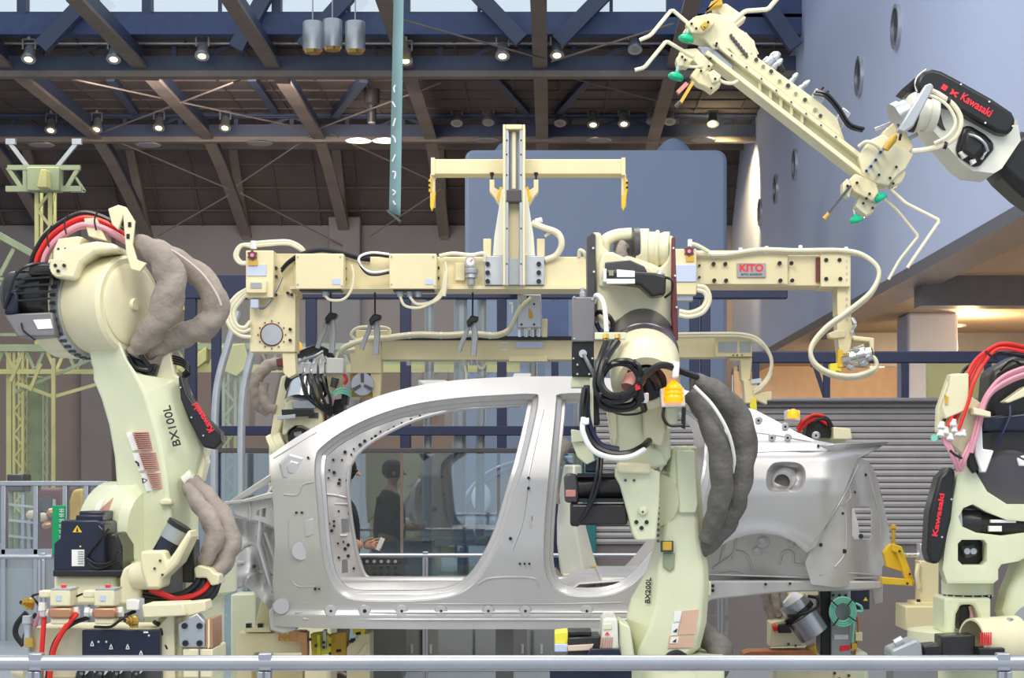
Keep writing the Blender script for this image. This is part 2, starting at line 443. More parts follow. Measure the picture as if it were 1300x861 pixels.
def girder(name, Y, zb, zt, label, m, pitch):
    t = thing(name, label, 'girder', (0, Y, zb))
    x0, x1 = -20, XW
    B().wbox((x0, Y - .12, zb - .06), (x1, Y + .12, zb + .05)).done('bottom_chord', 'beam', t)
    B().wbox((x0, Y - .08, zb + .05), (x1, Y - .05, zb + .32)).done('web_plate', m, t)
    B().wbox((x0, Y - .1, zt - .05), (x1, Y + .1, zt + .04)).done('top_chord', m, t)
    B().cyl((x0, Y - .3, zb + .5), (x1, Y - .3, zb + .5), .03, n=8).done('conduit', 'steel', t)
    B().cyl((x0, Y - .32, zt - .02), (x1, Y - .32, zt - .02), .035, n=8).done('lamp_rail', 'beamd', t)
    n = int((x1 - x0) / pitch)
    for k in range(n):
        X = x0 + k * pitch
        B().bar((X, Y, zb), (X, Y, zt), .09).done('upright', m, t)
        if k % 2: B().bar((X, Y, zb), (X + pitch, Y, zt), .07).done('diagonal', m, t)
        else: B().bar((X, Y, zt), (X + pitch, Y, zb), .07).done('diagonal', m, t)
    return t
girder('lattice_girder', 34.1, 8.78, 9.42, 'dark blue lattice girder right under the bright windows', 'beamd', 1.2)
girder('lattice_girder', 40.8, 8.78, 9.28, 'brown lattice girder deeper under the dark roof slope', 'beamd', 1.2)
tag(B().wbox((-20, 43.2, 9.0), (XW, 43.36, 9.14)).done('purlin', 'beam'), 'thin brown purlin running under the lower roof slope', 'purlin')
# wind braces in front of the windows and between the girders
br = [((345, -20), (300, 62), 33.0, 'second'), ((125, -15), (53, 60), 33.0, 'first'), ((605, -8), (662, 52), 33.0, 'fourth'), ((772, -12), (708, 54), 33.0, 'fifth'),
      ((455, -20), (385, 60), 33.0, 'third'), ((972, 5), (1010, 60), 33.0, '')]
for i, (a, c, Y, w) in enumerate(br):
    lab = ['sloping blue brace under the second window pane from the pale columns', 'sloping blue brace at the window furthest from the pale wall', 'blue brace rising from the girder towards the banner',
           'blue brace leaning towards the gripper, window behind', 'blue brace just behind the three hanging drums', 'blue brace on the windowless clerestory bay'][i]
    tag(B().bar(P(*a, Y), P(*c, Y), .26, .2).done('wind_brace', 'beamd'), lab, 'brace', 'braces at the clerestory')
br = [((628, 96), (668, 140)), ((748, 98), (708, 142)), ((462, 100), (425, 145)), ((950, 95), (990, 140)), ((320, 98), (350, 140)), ((140, 98), (172, 142))]
for i, (a, c) in enumerate(br):
    lab = ['steep brace above the tall hoist mast', 'steep brace between mast and gripper, dark roof behind', 'steep brace below the hanging drums', 'steep brace by the pale wall under the roof', 'steep brace between the two girders, third bay', 'steep brace between the two girders, outer bay'][i]
    tag(B().bar(P(*a, 36.5), P(*c, 40.2), .16).done('roof_brace', 'beamd'), lab, 'brace', 'braces between the girders')
rods = [((80, 98), (395, 165)), ((330, 92), (130, 168)), ((150, 180), (290, 240)), ((395, 172), (300, 236)), ((305, 245), (435, 312)), ((290, 248), (200, 300)),
        ((510, 25), (690, 75)), ((855, 30), (700, 78)), ((420, 170), (560, 235)), ((400, 165), (560, 105)), ((700, 92), (880, 140)), ((560, 240), (470, 300))]
def rodY(y): return (8.862 - HC) * F / (CY - y) if y < 172 else 40.6 + (y - 172) / 128 * 4.4
for i, (a, c) in enumerate(rods):
    tag(B().cyl(P(*a, rodY(a[1])), P(*c, rodY(c[1])), .018, n=6).done('tie_rod', 'beam'), 'thin tie rod ' + ['falling towards the lower girder over the red hoses', 'rising from the green column towards the drums', 'below the lower girder over the grey sleeves', 'rising to the third rib above the sleeves', 'falling behind the left end of the hoist', 'falling from the second rib behind the robot drum', 'from banner top down to the central rib', 'from the gripper down to the central rib', 'passing behind the banner below the girder', 'rising behind the banner between the girders', 'between central rib and gripper', 'below the banner end'][i], 'tie rod', 'tie rods of the roof')
# ---------------------------------------------------------------- spot lamps along the two girders
def spot_lamp(x, y, Y, on, label, first=[None, None]):
    if first[on] is None:
        D(Y); o = q(x, y)
        t = thing('spot_lamp', label, 'spot lamp', o, 'spot lamps on the roof girders')
        B().bar(o + Vector((0, 0, .28)), o + Vector((0, 0, .42)), .05).done('clamp', 'steel', t)
        B().bar(o + Vector((-.11, 0, .28)), o + Vector((-.11, 0, .1)), .03).bar(o + Vector((.11, 0, .28)), o + Vector((.11, 0, .1)), .03).bar(o + Vector((-.11, 0, .28)), o + Vector((.11, 0, .28)), .03).done('yoke', 'grey', t)
        d = Vector((0, -.55, -1)).normalized()
        B().lathe(o + d * -.2, o + d * .1, [(0, .05), (.15, .09), (.7, .1), (.85, .13), (1, .13), (1, .11)], 14).done('lamp_body', 'steel', t)
        B().lathe(o + d * .075, o + d * .105, [(0, .11), (.6, .105), (1, .05)], 14).done('lens', 'lamp' if on else 'bulb_off', t)
        first[on] = t; return t
    return dup(first[on], P(x, y, Y), label)
lit1 = [(37, 70, 'lit spot lamp on the upper girder, furthest from the pale wall'), (145, 70, 'lit spot lamp on the upper girder, second from the far end'), (257, 66, 'lit spot lamp on the upper girder above the robot arm with grey sleeves'),
        (515, 72, 'lit spot lamp just behind the hanging banner'), (638, 66, 'lit spot lamp on the upper girder, straight above the tall mast'), (707, 65, 'lit spot lamp on the upper girder beside the central rib')]
for x, y, l in lit1: spot_lamp(x, y, 33.4, 1, l)
lit2 = [(65, 161, 'lit spot lamp over the green column head, nearer its outer strut'), (123, 160, 'lit spot lamp just past the green column head'), (202, 158, 'lit spot lamp on the lower girder over the red robot hoses'), (286, 158, 'lit spot lamp on the lower girder over the sleeve bend'),
        (753, 154, 'lit spot lamp on the lower girder, first past the mast'), (792, 153, 'lit spot lamp on the lower girder, second past the mast'), (905, 153, 'lit spot lamp beside the pale wall under the gripper')]
for x, y, l in lit2: spot_lamp(x, y, 40.2, 1, l)
for x, y, Y, l in ((580, 152, 40.2, 'unlit spot lamp between banner and mast'), (620, 151, 40.2, 'unlit spot lamp right beside the mast top'), (711, 152, 40.2, 'unlit spot lamp by the central rib on the lower girder'),
                (828, 150, 40.2, 'unlit spot lamp before the rib under the gripper'), (850, 150, 40.2, 'unlit spot lamp past the rib under the gripper'), (806, 58, 33.4, 'unlit spot lamp under the last bright window')):
    spot_lamp(x, y, Y, 0, l)
l = bpy.data.lights.new('spot_lamp_beam', 'SPOT'); l.energy = 1500; l.color = (1, .76, .38); l.spot_size = 1.5; l.spot_blend = .8; l.shadow_soft_size = .1
o = bpy.data.objects.new('spot_lamp_beam', l); o.location = P(905, 158, 39.8); o.rotation_euler = (Vector((4.6, 42.5, 5.5)) - o.location).to_track_quat('-Z', 'Y').to_euler(); C.objects.link(o)
# round discs under the roof
D(40)
for i, (x, y, on) in enumerate(((455, 178, 1), (489, 178, 1), (53, 183, 0), (188, 183, 0), (330, 181, 0), (617, 177, 0), (760, 177, 0), (893, 177, 0))):
    c = q(x, y)
    lab = ['lit round disc lamp further from the banner', 'lit round disc lamp touching the banner edge', 'unlit disc over the green column head', 'unlit disc above the red hose bundle', 'unlit disc above the left end of the hoist', 'unlit disc beside the mast top', 'unlit disc above the end of the cross arm', 'unlit disc next to the pale wall'][i]
    o = B().lathe(c + Vector((0, 0, .05)), c - Vector((0, 0, .03)), [(0, .05), (.4, .2), (.8, .28), (1, .26)], 18).done('ceiling_disc', 'disc' if on else 'steel')
    tag(o, lab, 'ceiling disc', 'lit discs by the banner' if on else 'round discs under the girder')
# hanging drums
D(31)
for x, y, l in ((397, 47, 'grey hanging drum lamp, nearest the sloping rib of three'), (422, 44, 'grey hanging drum lamp, middle of three'), (451, 47, 'grey hanging drum lamp, nearest the banner of three')):
    D(31.6 if x == 422 else 31); c = q(x, y)
    t = thing('drum_lamp', l, 'drum lamp', c - Vector((0, 0, .25)), 'three hanging drum lamps')
    B().lathe(c + Vector((0, 0, .26)), c - Vector((0, 0, .22)), [(0, .02), (.02, .15), (.08, .165), (1, .165)], 24).done('drum', 'steel', t)
    B().lathe(c - Vector((0, 0, .22)), c - Vector((0, 0, .27)), [(0, .155), (1, .13), (1, .1)], 24).done('reflector', 'brass', t)
    B().cyl(c + Vector((0, 0, .25)), c + Vector((0, 0, .9)), .012, n=6).done('hanger', 'steel', t)
D(38)
c = q(472, 130)
t = thing('ceiling_projector', 'dark cylindrical projector hanging left of the banner', 'projector', c - Vector((0, 0, .4)))
B().lathe(c + Vector((0, 0, .55)), c - Vector((0, 0, .4)), [(0, .1), (.1, .1), (.1, .16), (.6, .16), (.65, .09), (1, .09)], 16).done('housing', 'dgrey', t)
B().cyl(c - Vector((0, 0, .4)), c - Vector((0, 0, .43)), .075, n=14).done('lens', 'bulb_off', t)
# banner
D(17)
t = thing('hanging_banner', 'narrow teal cloth banner with pale brush script hanging from the roof', 'banner', q(501, 280))
n = 24; vs = []; fs = []
for k in range(n + 1):
    y = -60 + k * (330 / n)
    w = .012 * math.sin(k * .55)
    xl = 500 - (y / 280) * 6; xr = 512 - (y / 280) * 4
    vs += [q(xl, y, .10 + w), q(xr, y + 4, -.10 + w)]
fs = [(2 * i, 2 * i + 1, 2 * i + 3, 2 * i + 2) for i in range(n)]
B().add(vs, fs).done('cloth', 'cloth', t, solid=.006)
B().cyl(q(492.5, 268, .12), q(509, 282, -.13), .012, n=8).done('bottom_rod', 'dgrey', t)
b = B()
for (x, y, pts) in ((500, 112, [(2, -4), (0, 0), (1, 5)]), (500, 132, [(-2, -3), (2, 4)]), (500, 155, [(2, -5), (-1, 5)]), (500, 176, [(-2, -4), (1, 0), (2, 5)]), (500, 200, [(2, -4), (0, 1), (-2, 5)]),
                (500, 222, [(-2, -4), (2, -3), (1, 5)]), (500, 244, [(-2, -3), (2, 0), (-1, 4)]), (500, 258, [(-1, -3), (2, 2)])):
    b.tube([q(x + a, y + c, -.03) for a, c in pts], .008, n=5, sm=3)
b.done('brush_script', 'whitep', t)
# ---------------------------------------------------------------- free-standing blue-grey partition and domes behind it
D(25)
t = thing('display_partition', 'tall plain blue-grey display partition behind the hoist mast', 'partition', ground(757, 25))
a = q(590, 190); c = q(923, 190)
rr = .14; z1 = a.z
pts = [(a.x, 0), (a.x, z1 - rr * .5), (a.x + rr * .5, z1), (c.x - rr, z1)] + [(c.x - rr + rr * math.sin(u), z1 - rr + rr * math.cos(u)) for u in (.4, .8, 1.2, PI / 2)] + [(c.x, 0)]
w = B(); n = len(pts)
w.add([(p[0], 25, p[1]) for p in pts] + [(p[0], 26.2, p[1]) for p in pts], [tuple(range(n - 1, -1, -1)), tuple(range(n, 2 * n))] + [(i, (i + 1) % n, (i + 1) % n + n, i + n) for i in range(n)])
w.done('panel_body', 'bluegrey', t, bev=.06)
for x, r, l in ((645, 34, 'smooth blue-grey dome showing above the partition behind the mast'), (855, 38, 'smooth blue-grey dome showing above the partition near the pale wall')):
    D(29)
    c = q(x, 206)
    o = B().lathe(Vector((c.x, 29, 0)), Vector((c.x, 29, c.z + px(r) * .8)), [(0, px(r)), (.85, px(r))] + [(.85 + .15 * math.sin(u), px(r) * math.cos(u)) for u in (.3, .6, .9, 1.2, 1.45)], 24).done('dome_tank', 'bluegrey')
    tag(o, l, 'tank')
# ---------------------------------------------------------------- slatted low wall behind the car
D(16)
lw = struct(B().wbox((q(757, 0).x, 16.06, 0), (q(1360, 0).x, 16.25, q(0, 508).z)).done('wall_partition', 'taupe2'))
n = 23
for k in range(n):
    y0 = 510 + k * (182 / n); y1 = y0 + 182 / n - .6
    x0, x1 = q(757, 0).x, q(1360, 0).x; z0 = q(0, y1).z; z1 = q(0, y0).z
    s = B().add([(x0, 16.06, z0), (x0, 16.035, z0 + .003), (x0, 16.028, (z0 + z1) / 2), (x0, 16.04, z1 - .003), (x0, 16.06, z1),
                 (x1, 16.06, z0), (x1, 16.035, z0 + .003), (x1, 16.028, (z0 + z1) / 2), (x1, 16.04, z1 - .003), (x1, 16.06, z1)],
                [(i, i + 1, i + 6, i + 5) for i in range(4)] + [(4, 3, 2, 1, 0), (5, 6, 7, 8, 9)])
    s.done('slat', 'slat', lw)
B().box(754, 505, 1360, 510, -.1, .3).done('capping', 'grey', lw, bev=.01)
tag(B().box(742, 560, 757, 760, -.05, .2).done('teal_post', 'tealp', bev=.01), 'dark teal post at the end of the slatted wall', 'post')
# navy frames
D(16.5)
t = thing('glazed_screen', 'dark navy steel screen with tall glass panes behind the car', 'screen', ground(560, 16.5))
B().box(150, 349, 1000, 379, 0, .12).done('top_beam', 'navy', t, bev=.008)
B().box(150, 541, 757, 553, 0, .12).done('middle_beam', 'navy', t, bev=.006)
B().box(150, 569, 757, 575, -.03, .1).done('glass_rail', 'dgrey', t, bev=.005)
for x0, x1 in ((234, 248), (268, 279), (388, 401), (508, 521), (631, 643), (876, 888), (890, 902), (700, 709)):
    B().box(x0, 379, x1, 572 if 380 < x0 < 660 else 858, .006, .114).done('mullion', 'navy', t, bev=.006)
for x0, x1 in ((150, 270), (272, 388), (390, 508), (510, 631), (633, 757)):
    B().box(x0 + 2, 576, x1, 850, .03, .045).done('pane', 'bglass', t)
for x0, x1 in ((272, 388), (401, 508), (521, 631), (643, 700)):
    B().box(x0 + 2, 381, x1 - 1, 541, .05, .06).done('pane', 'panec', t)
B().box(688, 381, 722, 440, -.05, 0).done('smoked_panel', 'fascia', t)
D(16.1)
t = thing('balustrade', 'navy steel railing standing on top of the slatted wall', 'railing', P(1130, 508, 16.1))
B().box(955, 446, 1400, 461, 0, .08).done('top_rail', 'navy', t, bev=.01)
for x in (1050, 1150, 1255, 960):
    B().box(x - 4, 461, x + 4, 508, 0, .06).done('post', 'navy', t)
B().bar(q(1035, 466, .03), q(1048, 506, .03), .035).done('stay', 'navy', t)
t = thing('display_board', 'pale green display board behind the railing', 'display board', ground(1240, 19.1))
B().box(1178, 458, 1300, 508, 3, 3.1).done('board_panel', 'ysteel', t)
for x in (1182, 1270): B().wbox((P(x, 0, 19.1).x, 19.12, 0), (P(x + 6, 0, 19.1).x, 19.18, P(0, 506, 19.1).z)).done('board_post', 'grey', t)
# rails
def rail(name, Y, y0, y1, x0, x1, posts, pw, label, glass='glass', gz=.05, zb=0.):
    D(Y); t = thing(name, label, 'railing', ground((x0 + x1) / 2, Y))
    r = px(y1 - y0) / 2; c0 = q(x0, (y0 + y1) / 2); c1 = q(x1, (y0 + y1) / 2)
    B().lathe(c0, c1, [(0, r), (1, r)], 16).done('top_rail', 'alu', t)
    B().bar((c0.x, Y, .09), (c1.x, Y, .09), r * 1.4).done('bottom_rail', 'alu', t)
    ps = sorted(posts)
    for x in ps:
        B().box(x - pw / 2, y0 - 2, x + pw / 2, y1, -r * .9, r * .9).done('post_cap', 'alu', t, bev=.004)
        c = q(x, 0).x; B().wbox((c - px(pw) / 2, Y - r * .8, 0), (c + px(pw) / 2, Y + r * .8, c0.z - r)).done('post', 'alu', t, bev=.004)
        B().wbox((c - px(pw) * .1, Y - r * .85, 0), (c + px(pw) * .1, Y - r * .78, c0.z - r)).done('post_groove', 'grey', t)
    e = [x0] + ps + [x1]
    for a, c in zip(e, e[1:]):
        if glass: B().wbox((q(a, 0).x + .03, Y - .004, .13), (q(c, 0).x - .03, Y + .004, c0.z - r - gz)).done('pane', glass, t)
    return t
rail('glass_railing', 6.0, 832, 852, -120, 1420, (44, 336, 1275), 17, 'round aluminium railing with glass panes in front of all robots')
rail('glass_railing', 13.5, 702.5, 708, 258, 930, (540, 735, 914), 7, 'thin pale metal railing with glass behind the car body')
rail('glass_railing', 10.6, 704, 710, -150, 66, (53,), 9, 'glass railing beside the green signboard')
# ================================================================ car body shell
D(10.0)
car = thing('car_body', 'bare grey primed saloon car body shell held up between the robots, no doors or wheels', 'car body', Vector((0.1, 10.85, .78)))
WID = 1.68
def ss(a, b, x):
    t = min(1, max(0, (x - a) / (b - a))); return t * t * (3 - 2 * t)
def bodyY(x, y):
    d = 0.
    if y < 610: d += .23 * ((610 - y) / 130) ** 1.25         # greenhouse leans in
    if y > 690: d += .05 * ss(690, 800, y)                    # tuck under at the sill
    d -= .022 * ss(773, 781, y)
    rq = ss(840, 930, x)
    d += rq * (.05 - .055 * ss(558, 583, y) - .016 * min(1, max(0, (y - 583) / 42)) + .075 * math.sqrt(max(0, (y - 626) / 115) ** 2 + .0004))   # shoulder
    d += .22 * ss(1030, 1135, x) ** 1.5                       # tail curves in
    d += .05 * ss(420, 340, x)
    r = math.hypot(x - 962, (y - 748) * 1.15)
    d -= .012 * math.exp(-((r - 84) / 10) ** 2) * ss(900, 930, x) * (1 if y < 735 else 0)
    return d
roof_top = [(342, 579), (375, 556), (410, 536.5), (450, 515.5), (490, 500), (540, 488), (600, 481), (680, 478), (760, 479), (830, 487), (880, 498), (930, 512), (960, 521)]
outer = [(348, 795), (346, 740), (349, 690), (347, 640), (343, 600)] + [(p[0], p[1]) for p in crom([(a, b, 0) for a, b in roof_top], 3)] + \
    [(985, 534), (1010, 548), (1035, 559), (1062, 564), (1128, 561), (1100, 577), (1088, 583), (1070, 628), (1050, 663), (1035, 694)] + \
    [(1024, 702), (1008, 688), (990, 680), (968, 677), (945, 680), (925, 687), (908, 698), (893, 712), (880, 732), (872, 762), (850, 780), (838, 797), (700, 799), (520, 799), (400, 798)]
fdoor = smooth2([(407, 568), (432, 549), (470, 530), (520, 514), (580, 505), (640, 501), (676, 500), (684, 506), (677, 545), (666, 590), (654, 630), (641, 675), (624, 712), (604, 740), (580, 756), (548, 762),
                 (500, 764), (450, 762), (428, 752), (413, 728), (406, 690), (402, 640), (399, 600), (401, 578)], 3)
rdoor = smooth2([(711, 500), (760, 499), (810, 502), (850, 507), (880, 516), (898, 531), (906, 552), (905, 590), (898, 625), (885, 655), (862, 680), (838, 705), (815, 732), (792, 750), (760, 758),
                 (720, 756), (700, 744), (691, 722), (690, 690), (693, 640), (699, 580), (704, 530), (706, 508)], 3)
fuel = smooth2([(976, 594), (985, 587), (1010, 587), (1021, 594), (1023, 608), (1018, 622), (1005, 625), (980, 625), (973, 616), (973, 602)], 3)
slot = [(671, 655), (676, 655), (676, 671), (671, 671)]
bh = [(x + 7 * math.cos(t * PI / 6), y + 7 * math.sin(t * PI / 6)) for x, y in ((382, 700),) for t in range(12)]
side = sheet(outer, [fdoor, rdoor, fuel, slot, bh], bodyY, 6)
sideo = side.done('side_panel', 'silver', car, ang=.9, solid=.006)
def rims(b, lp, steps):
    """stepped return flange round an opening: (inset px, extra depth)"""
    rs = []
    for ins, dd in steps:
        l2 = inset(lp, ins) if ins else lp
        rs.append([q(x, y, bodyY(*lp[i][:2]) + dd) for i, (x, y) in enumerate(l2)])
    n = len(lp); o = sum(rs, [])
    b.add(o, [(k * n + i, k * n + (i + 1) % n, (k + 1) * n + (i + 1) % n, (k + 1) * n + i) for k in range(len(rs) - 1) for i in range(n)])
    return b
B0 = rims(B(), fdoor, [(0, 0), (1, .006), (2, .035), (6, .045), (7.5, .05), (8.5, .085), (13, .09), (13.5, .10), (14, .12)]).done('door_flange', 'silver', car, ang=.7, label='front door opening flange')
rims(B(), outer, [(0, 0), (1, .008), (1, .05)]).done('edge_flange', 'silver', car, ang=.7)
B1 = rims(B(), rdoor, [(0, 0), (1, .006), (2, .035), (6, .045), (7.5, .05), (8.5, .085), (12, .09), (12.5, .10), (13, .12)]).done('door_flange', 'silver', car, ang=.7, label='rear door opening flange')
fl = rims(B(), fuel, [(0, 0), (2, .012), (4, .05), (9, .07), (13, .075)])
fl.add([q(998 + dx, 606 + dy_, .16) for dx, dy_ in ((-26, -20), (26, -20), (26, 20), (-26, 20))], [(0, 1, 2, 3)])
fo = fl.done('fuel_recess', 'silver', car, ang=.8)
B().lathe(q(993, 612, .02), q(996, 609, .09), [(0, px(10)), (0, px(13)), (1, px(17)), (1, px(10))], 20, False).done('filler_neck', 'silver', fo)
B().cyl(q(994, 611, .05), q(994, 611, .06), px(11), n=20).done('filler_cap', 'taupe2', fo)
# stamped reliefs and seams on the outer skin
def on(x, y, lift=.004): return q(x, y, bodyY(x, y) - lift)
rl = B()
for pts, r in (([(347, 582), (372, 567), (402, 549)], .004), ([(360, 628), (378, 628), (384, 616), (398, 612)], .006), ([(366, 660), (366, 690), (372, 740), (400, 745)], .004),
               ([(606, 742), (625, 734), (676, 734), (684, 745)], .006), ([(650, 700), (664, 660), (672, 600), (690, 520)], .005), ([(1028, 695), (1050, 664), (1072, 628), (1090, 590)], .002),
               ([(930, 577), (990, 573), (1040, 573), (1090, 577)], .004), ([(375, 778), (500, 778), (700, 778), (820, 778)], .007), ([(385, 786), (500, 787), (700, 787), (810, 787)], .007),
               ([(930, 546), (980, 552), (1030, 561)], .004), ([(385, 766), (560, 767), (700, 767), (790, 765)], .004)):
    rl.tube([on(x, y, .0) for x, y in pts], r, n=6)
rl.done('pressed_ridge', 'silver', car, kind='stuff')
# flat stamped boss by the mirror and pads along the sill
B().lathe(on(372, 594, .012), on(372, 594, -.004), [(0, px(8)), (.3, px(9)), (.4, px(16)), (1, px(19))], 6).done('mirror_boss', 'silver', car, bev=.003)
for i, (x, y) in enumerate(((420, 776), (463, 776), (510, 776), (560, 776), (620, 776), (667, 776), (745, 776))):
    B().lathe(on(x, y, .012), on(x, y, -.006), [(0, px(3)), (0, px(7)), (1, px(9))], 12).done('sill_pad', 'silver', car)
hl = B()
for x, y, r in ((376, 651, 1.6), (383, 651, 1.6), (400, 748, 2), (405, 748, 1.4), (671, 607, 2), (671, 620, 2), (660, 716, 1.5), (666, 716, 1.5), (672, 716, 1.5), (420, 776, 1.8), (463, 776, 2.6), (510, 776, 1.8), (560, 776, 1.8),
                (620, 776, 1.8), (667, 776, 1.8), (745, 776, 1.8), (1039, 566, 1.8), (391, 581, 1.6), (648, 684, 2.2)):
    hl.cyl(on(x, y, .0145), on(x, y, .0), px(r), n=8)
hl.done('punched_hole', 'black', car, kind='stuff')
B().cyl(q(382, 700, .05), q(382, 700, .06), px(8.5), n=16).done('hole_backing', 'dgrey', car)
B().lathe(on(382, 700, .006), on(382, 700, .0), [(0, px(6.5)), (0, px(11)), (1, px(12))], 18).done('hole_collar', 'silver', car)
B().poly([(386, 662), (398, 658), (399, 678), (388, 682)], bodyY(390, 670) - .008, bodyY(390, 670) + .004).done('hinge_pad', 'silver', car, bev=.003)
# rear corner: recessed fascia with the tail lamp aperture
lampap = [(1080, 646), (1084, 643), (1104, 643), (1107, 647), (1107, 682), (1104, 685), (1084, 685), (1080, 680)]
rc = [(1088, 580), (1100, 585), (1108, 592), (1116, 615), (1123, 645), (1129, 675), (1131, 695), (1127, 712), (1120, 720), (1119, 746), (1060, 746), (1030, 742), (1022, 715), (1030, 696), (1046, 663), (1068, 628)]
def rcY(x, y): return .05 + .28 * ss(1050, 1135, x) ** 1.3 + .006 * math.sin(x * .11 + y * .03) * math.sin(y * .06) + .03 * math.exp(-((x - 1090 - (y - 640) * .15) / 9) ** 2)
rco = sheet(rc, [lampap], rcY, 5).done('rear_corner', 'silver_in', car, ang=.9, solid=.006)
b = B(); rs = []
for ins, dd in ((0, 0), (1, .02), (1.5, .10)):
    rs.append([q(x, y, rcY(*lampap[i]) + dd) for i, (x, y) in enumerate(inset(lampap, ins))])
n = len(lampap); b.add(sum(rs, []), [(k * n + i, k * n + (i + 1) % n, (k + 1) * n + (i + 1) % n, (k + 1) * n + i) for k in range(2) for i in range(n)])
b.done('lamp_aperture', 'silver', rco)
b = B()
for pts in ([(1100, 590), (1108, 620), (1117, 660), (1119, 700)], [(1048, 672), (1056, 655), (1068, 640), (1074, 655), (1073, 700), (1060, 720)], [(1076, 612), (1080, 630), (1072, 640)], [(1040, 730), (1080, 728), (1115, 731)]):
    b.tube([q(x, y, rcY(x, y)) for x, y in pts], .006, n=6)
b.done('stamping', 'silver_in', rco, kind='stuff')
hb = B()
for x, y, r in ((1072, 700, 3), (1099, 603, 2), (1085, 625, 1.8), (1070, 652, 1.8), (1042, 692, 2.4), (1093, 681, 3.2)):
    hb.cyl(q(x, y, rcY(x, y) - .006), q(x, y, rcY(x, y) + .01), px(r), n=10)
hb.done('punched_hole', 'black', rco, kind='stuff')
# spoiler lip of the quarter panel turns under
B().add([q(1040, 566, .03), q(1062, 564, .06), q(1128, 561, .30), q(1100, 577, .30), q(1088, 583, .22), q(1074, 582, .16)], [(0, 1, 2, 3, 4, 5)]).done('deck_lip', 'silver', car, solid=.01)
# wheelhouse, rear rail
def wheelY(x, y):
    r = math.hypot((x - 962) / 78, (y - 748) / 72)
    return .13 + .10 * min(1, max(0, 1.05 - r)) + .006 * math.sin(x * .07) * math.sin(y * .09)
wh = [(872, 762), (878, 728), (893, 708), (910, 694), (930, 683), (960, 673), (995, 676), (1015, 686), (1032, 700), (1040, 742), (1040, 748), (905, 748)]
who = sheet(wh, [], wheelY, 6).done('wheelhouse', 'silver_in', car, ang=1.)
for x, y, r in ((968, 687, 9), (961, 699, 7), (1005, 689, 6)):
    B().lathe(q(x, y, wheelY(x, y) - .02), q(x, y, wheelY(x, y) + .02), [(0, px(r * .25)), (0, px(r * .5)), (.2, px(r * .55)), (.3, px(r)), (1, px(r * 1.15))], 16).done('stamped_cup', 'silver_in', who)
b = B()
for pts in ([(905, 722), (925, 708), (935, 700), (948, 705), (955, 722)], [(990, 716), (993, 703), (1000, 699), (1007, 703), (1009, 716), (1030, 716)], [(880, 740), (905, 728), (930, 724), (945, 727)], [(920, 690), (915, 712)], [(935, 684), (930, 710)]):
    b.tube([q(x, y, wheelY(x, y) - .003) for x, y in pts], .007, n=6)
b.done('stamping', 'silver_in', who, kind='stuff')
rr = B().poly([(846, 742), (905, 737), (1040, 737), (1119, 738), (1121, 748), (1090, 750), (1000, 752), (905, 762), (850, 790)], .10, .22)
rr.done('rear_rail', 'silver_in', car, bev=.01)
b = B()
for x, y, r in ((905, 744, 2.2), (905, 750, 2.2), (972, 742, 1.8), (1003, 741, 1.8), (1060, 742, 2)):
    b.cyl(q(x, y, .085), q(x, y, .11), px(r), n=8)
b.done('rail_hole', 'black', car, kind='stuff')
B().poly([(1100, 735), (1121, 735), (1121, 765), (1110, 768), (1108, 750)], .3, .34).done('tow_bracket', 'silver_in', car, bev=.004)
# parcel shelf / deck side with bolts rising above the quarter panel
dk = sheet([(925, 514), (958, 521), (1000, 543), (1035, 560), (1062, 564), (1062, 570), (1000, 572), (925, 572)], [], lambda x, y: .17 - .0002 * (y - 520), 6)
# side trim of deck is the quarter itself; bolts stand on it
for x, y in ((963, 534), (997, 542), (980, 556), (1036, 553), (1000, 556)):
    B().lathe(on(x, y, .016), on(x, y, -.004), [(0, px(1.5)), (0, px(4)), (.6, px(4.5)), (1, px(5.5))], 12).done('deck_boss', 'silver', car)
    B().cyl(on(x, y, .018), on(x, y, .014), px(1.6), n=8).done('deck_boss_hole', 'black', car)
# far body side: the same pressing mirrored across the car
def mirror(o, nm, m=None):
    me = o.data.copy()
    for v in me.vertices: v.co.y = (20 + WID) - (v.co.y + ORG[car.name].y) - ORG[car.name].y
    me.flip_normals()
    if o.name in o_n: me.normals_split_custom_set_from_vertices([(n_[0], -n_[1], n_[2]) for n_ in o_n[o.name]])
    c = bpy.data.objects.new(nm, me); C.objects.link(c); c.parent = car; ORG[c.name] = ORG[car.name]
    if m: me.materials.clear(); me.materials.append(M[m])
    c['label'] = 'far side of the body shell'
    return c
mirror(sideo, 'far_side_panel', 'silver_in'); mirror(rco, 'far_rear_corner', 'silver_in')
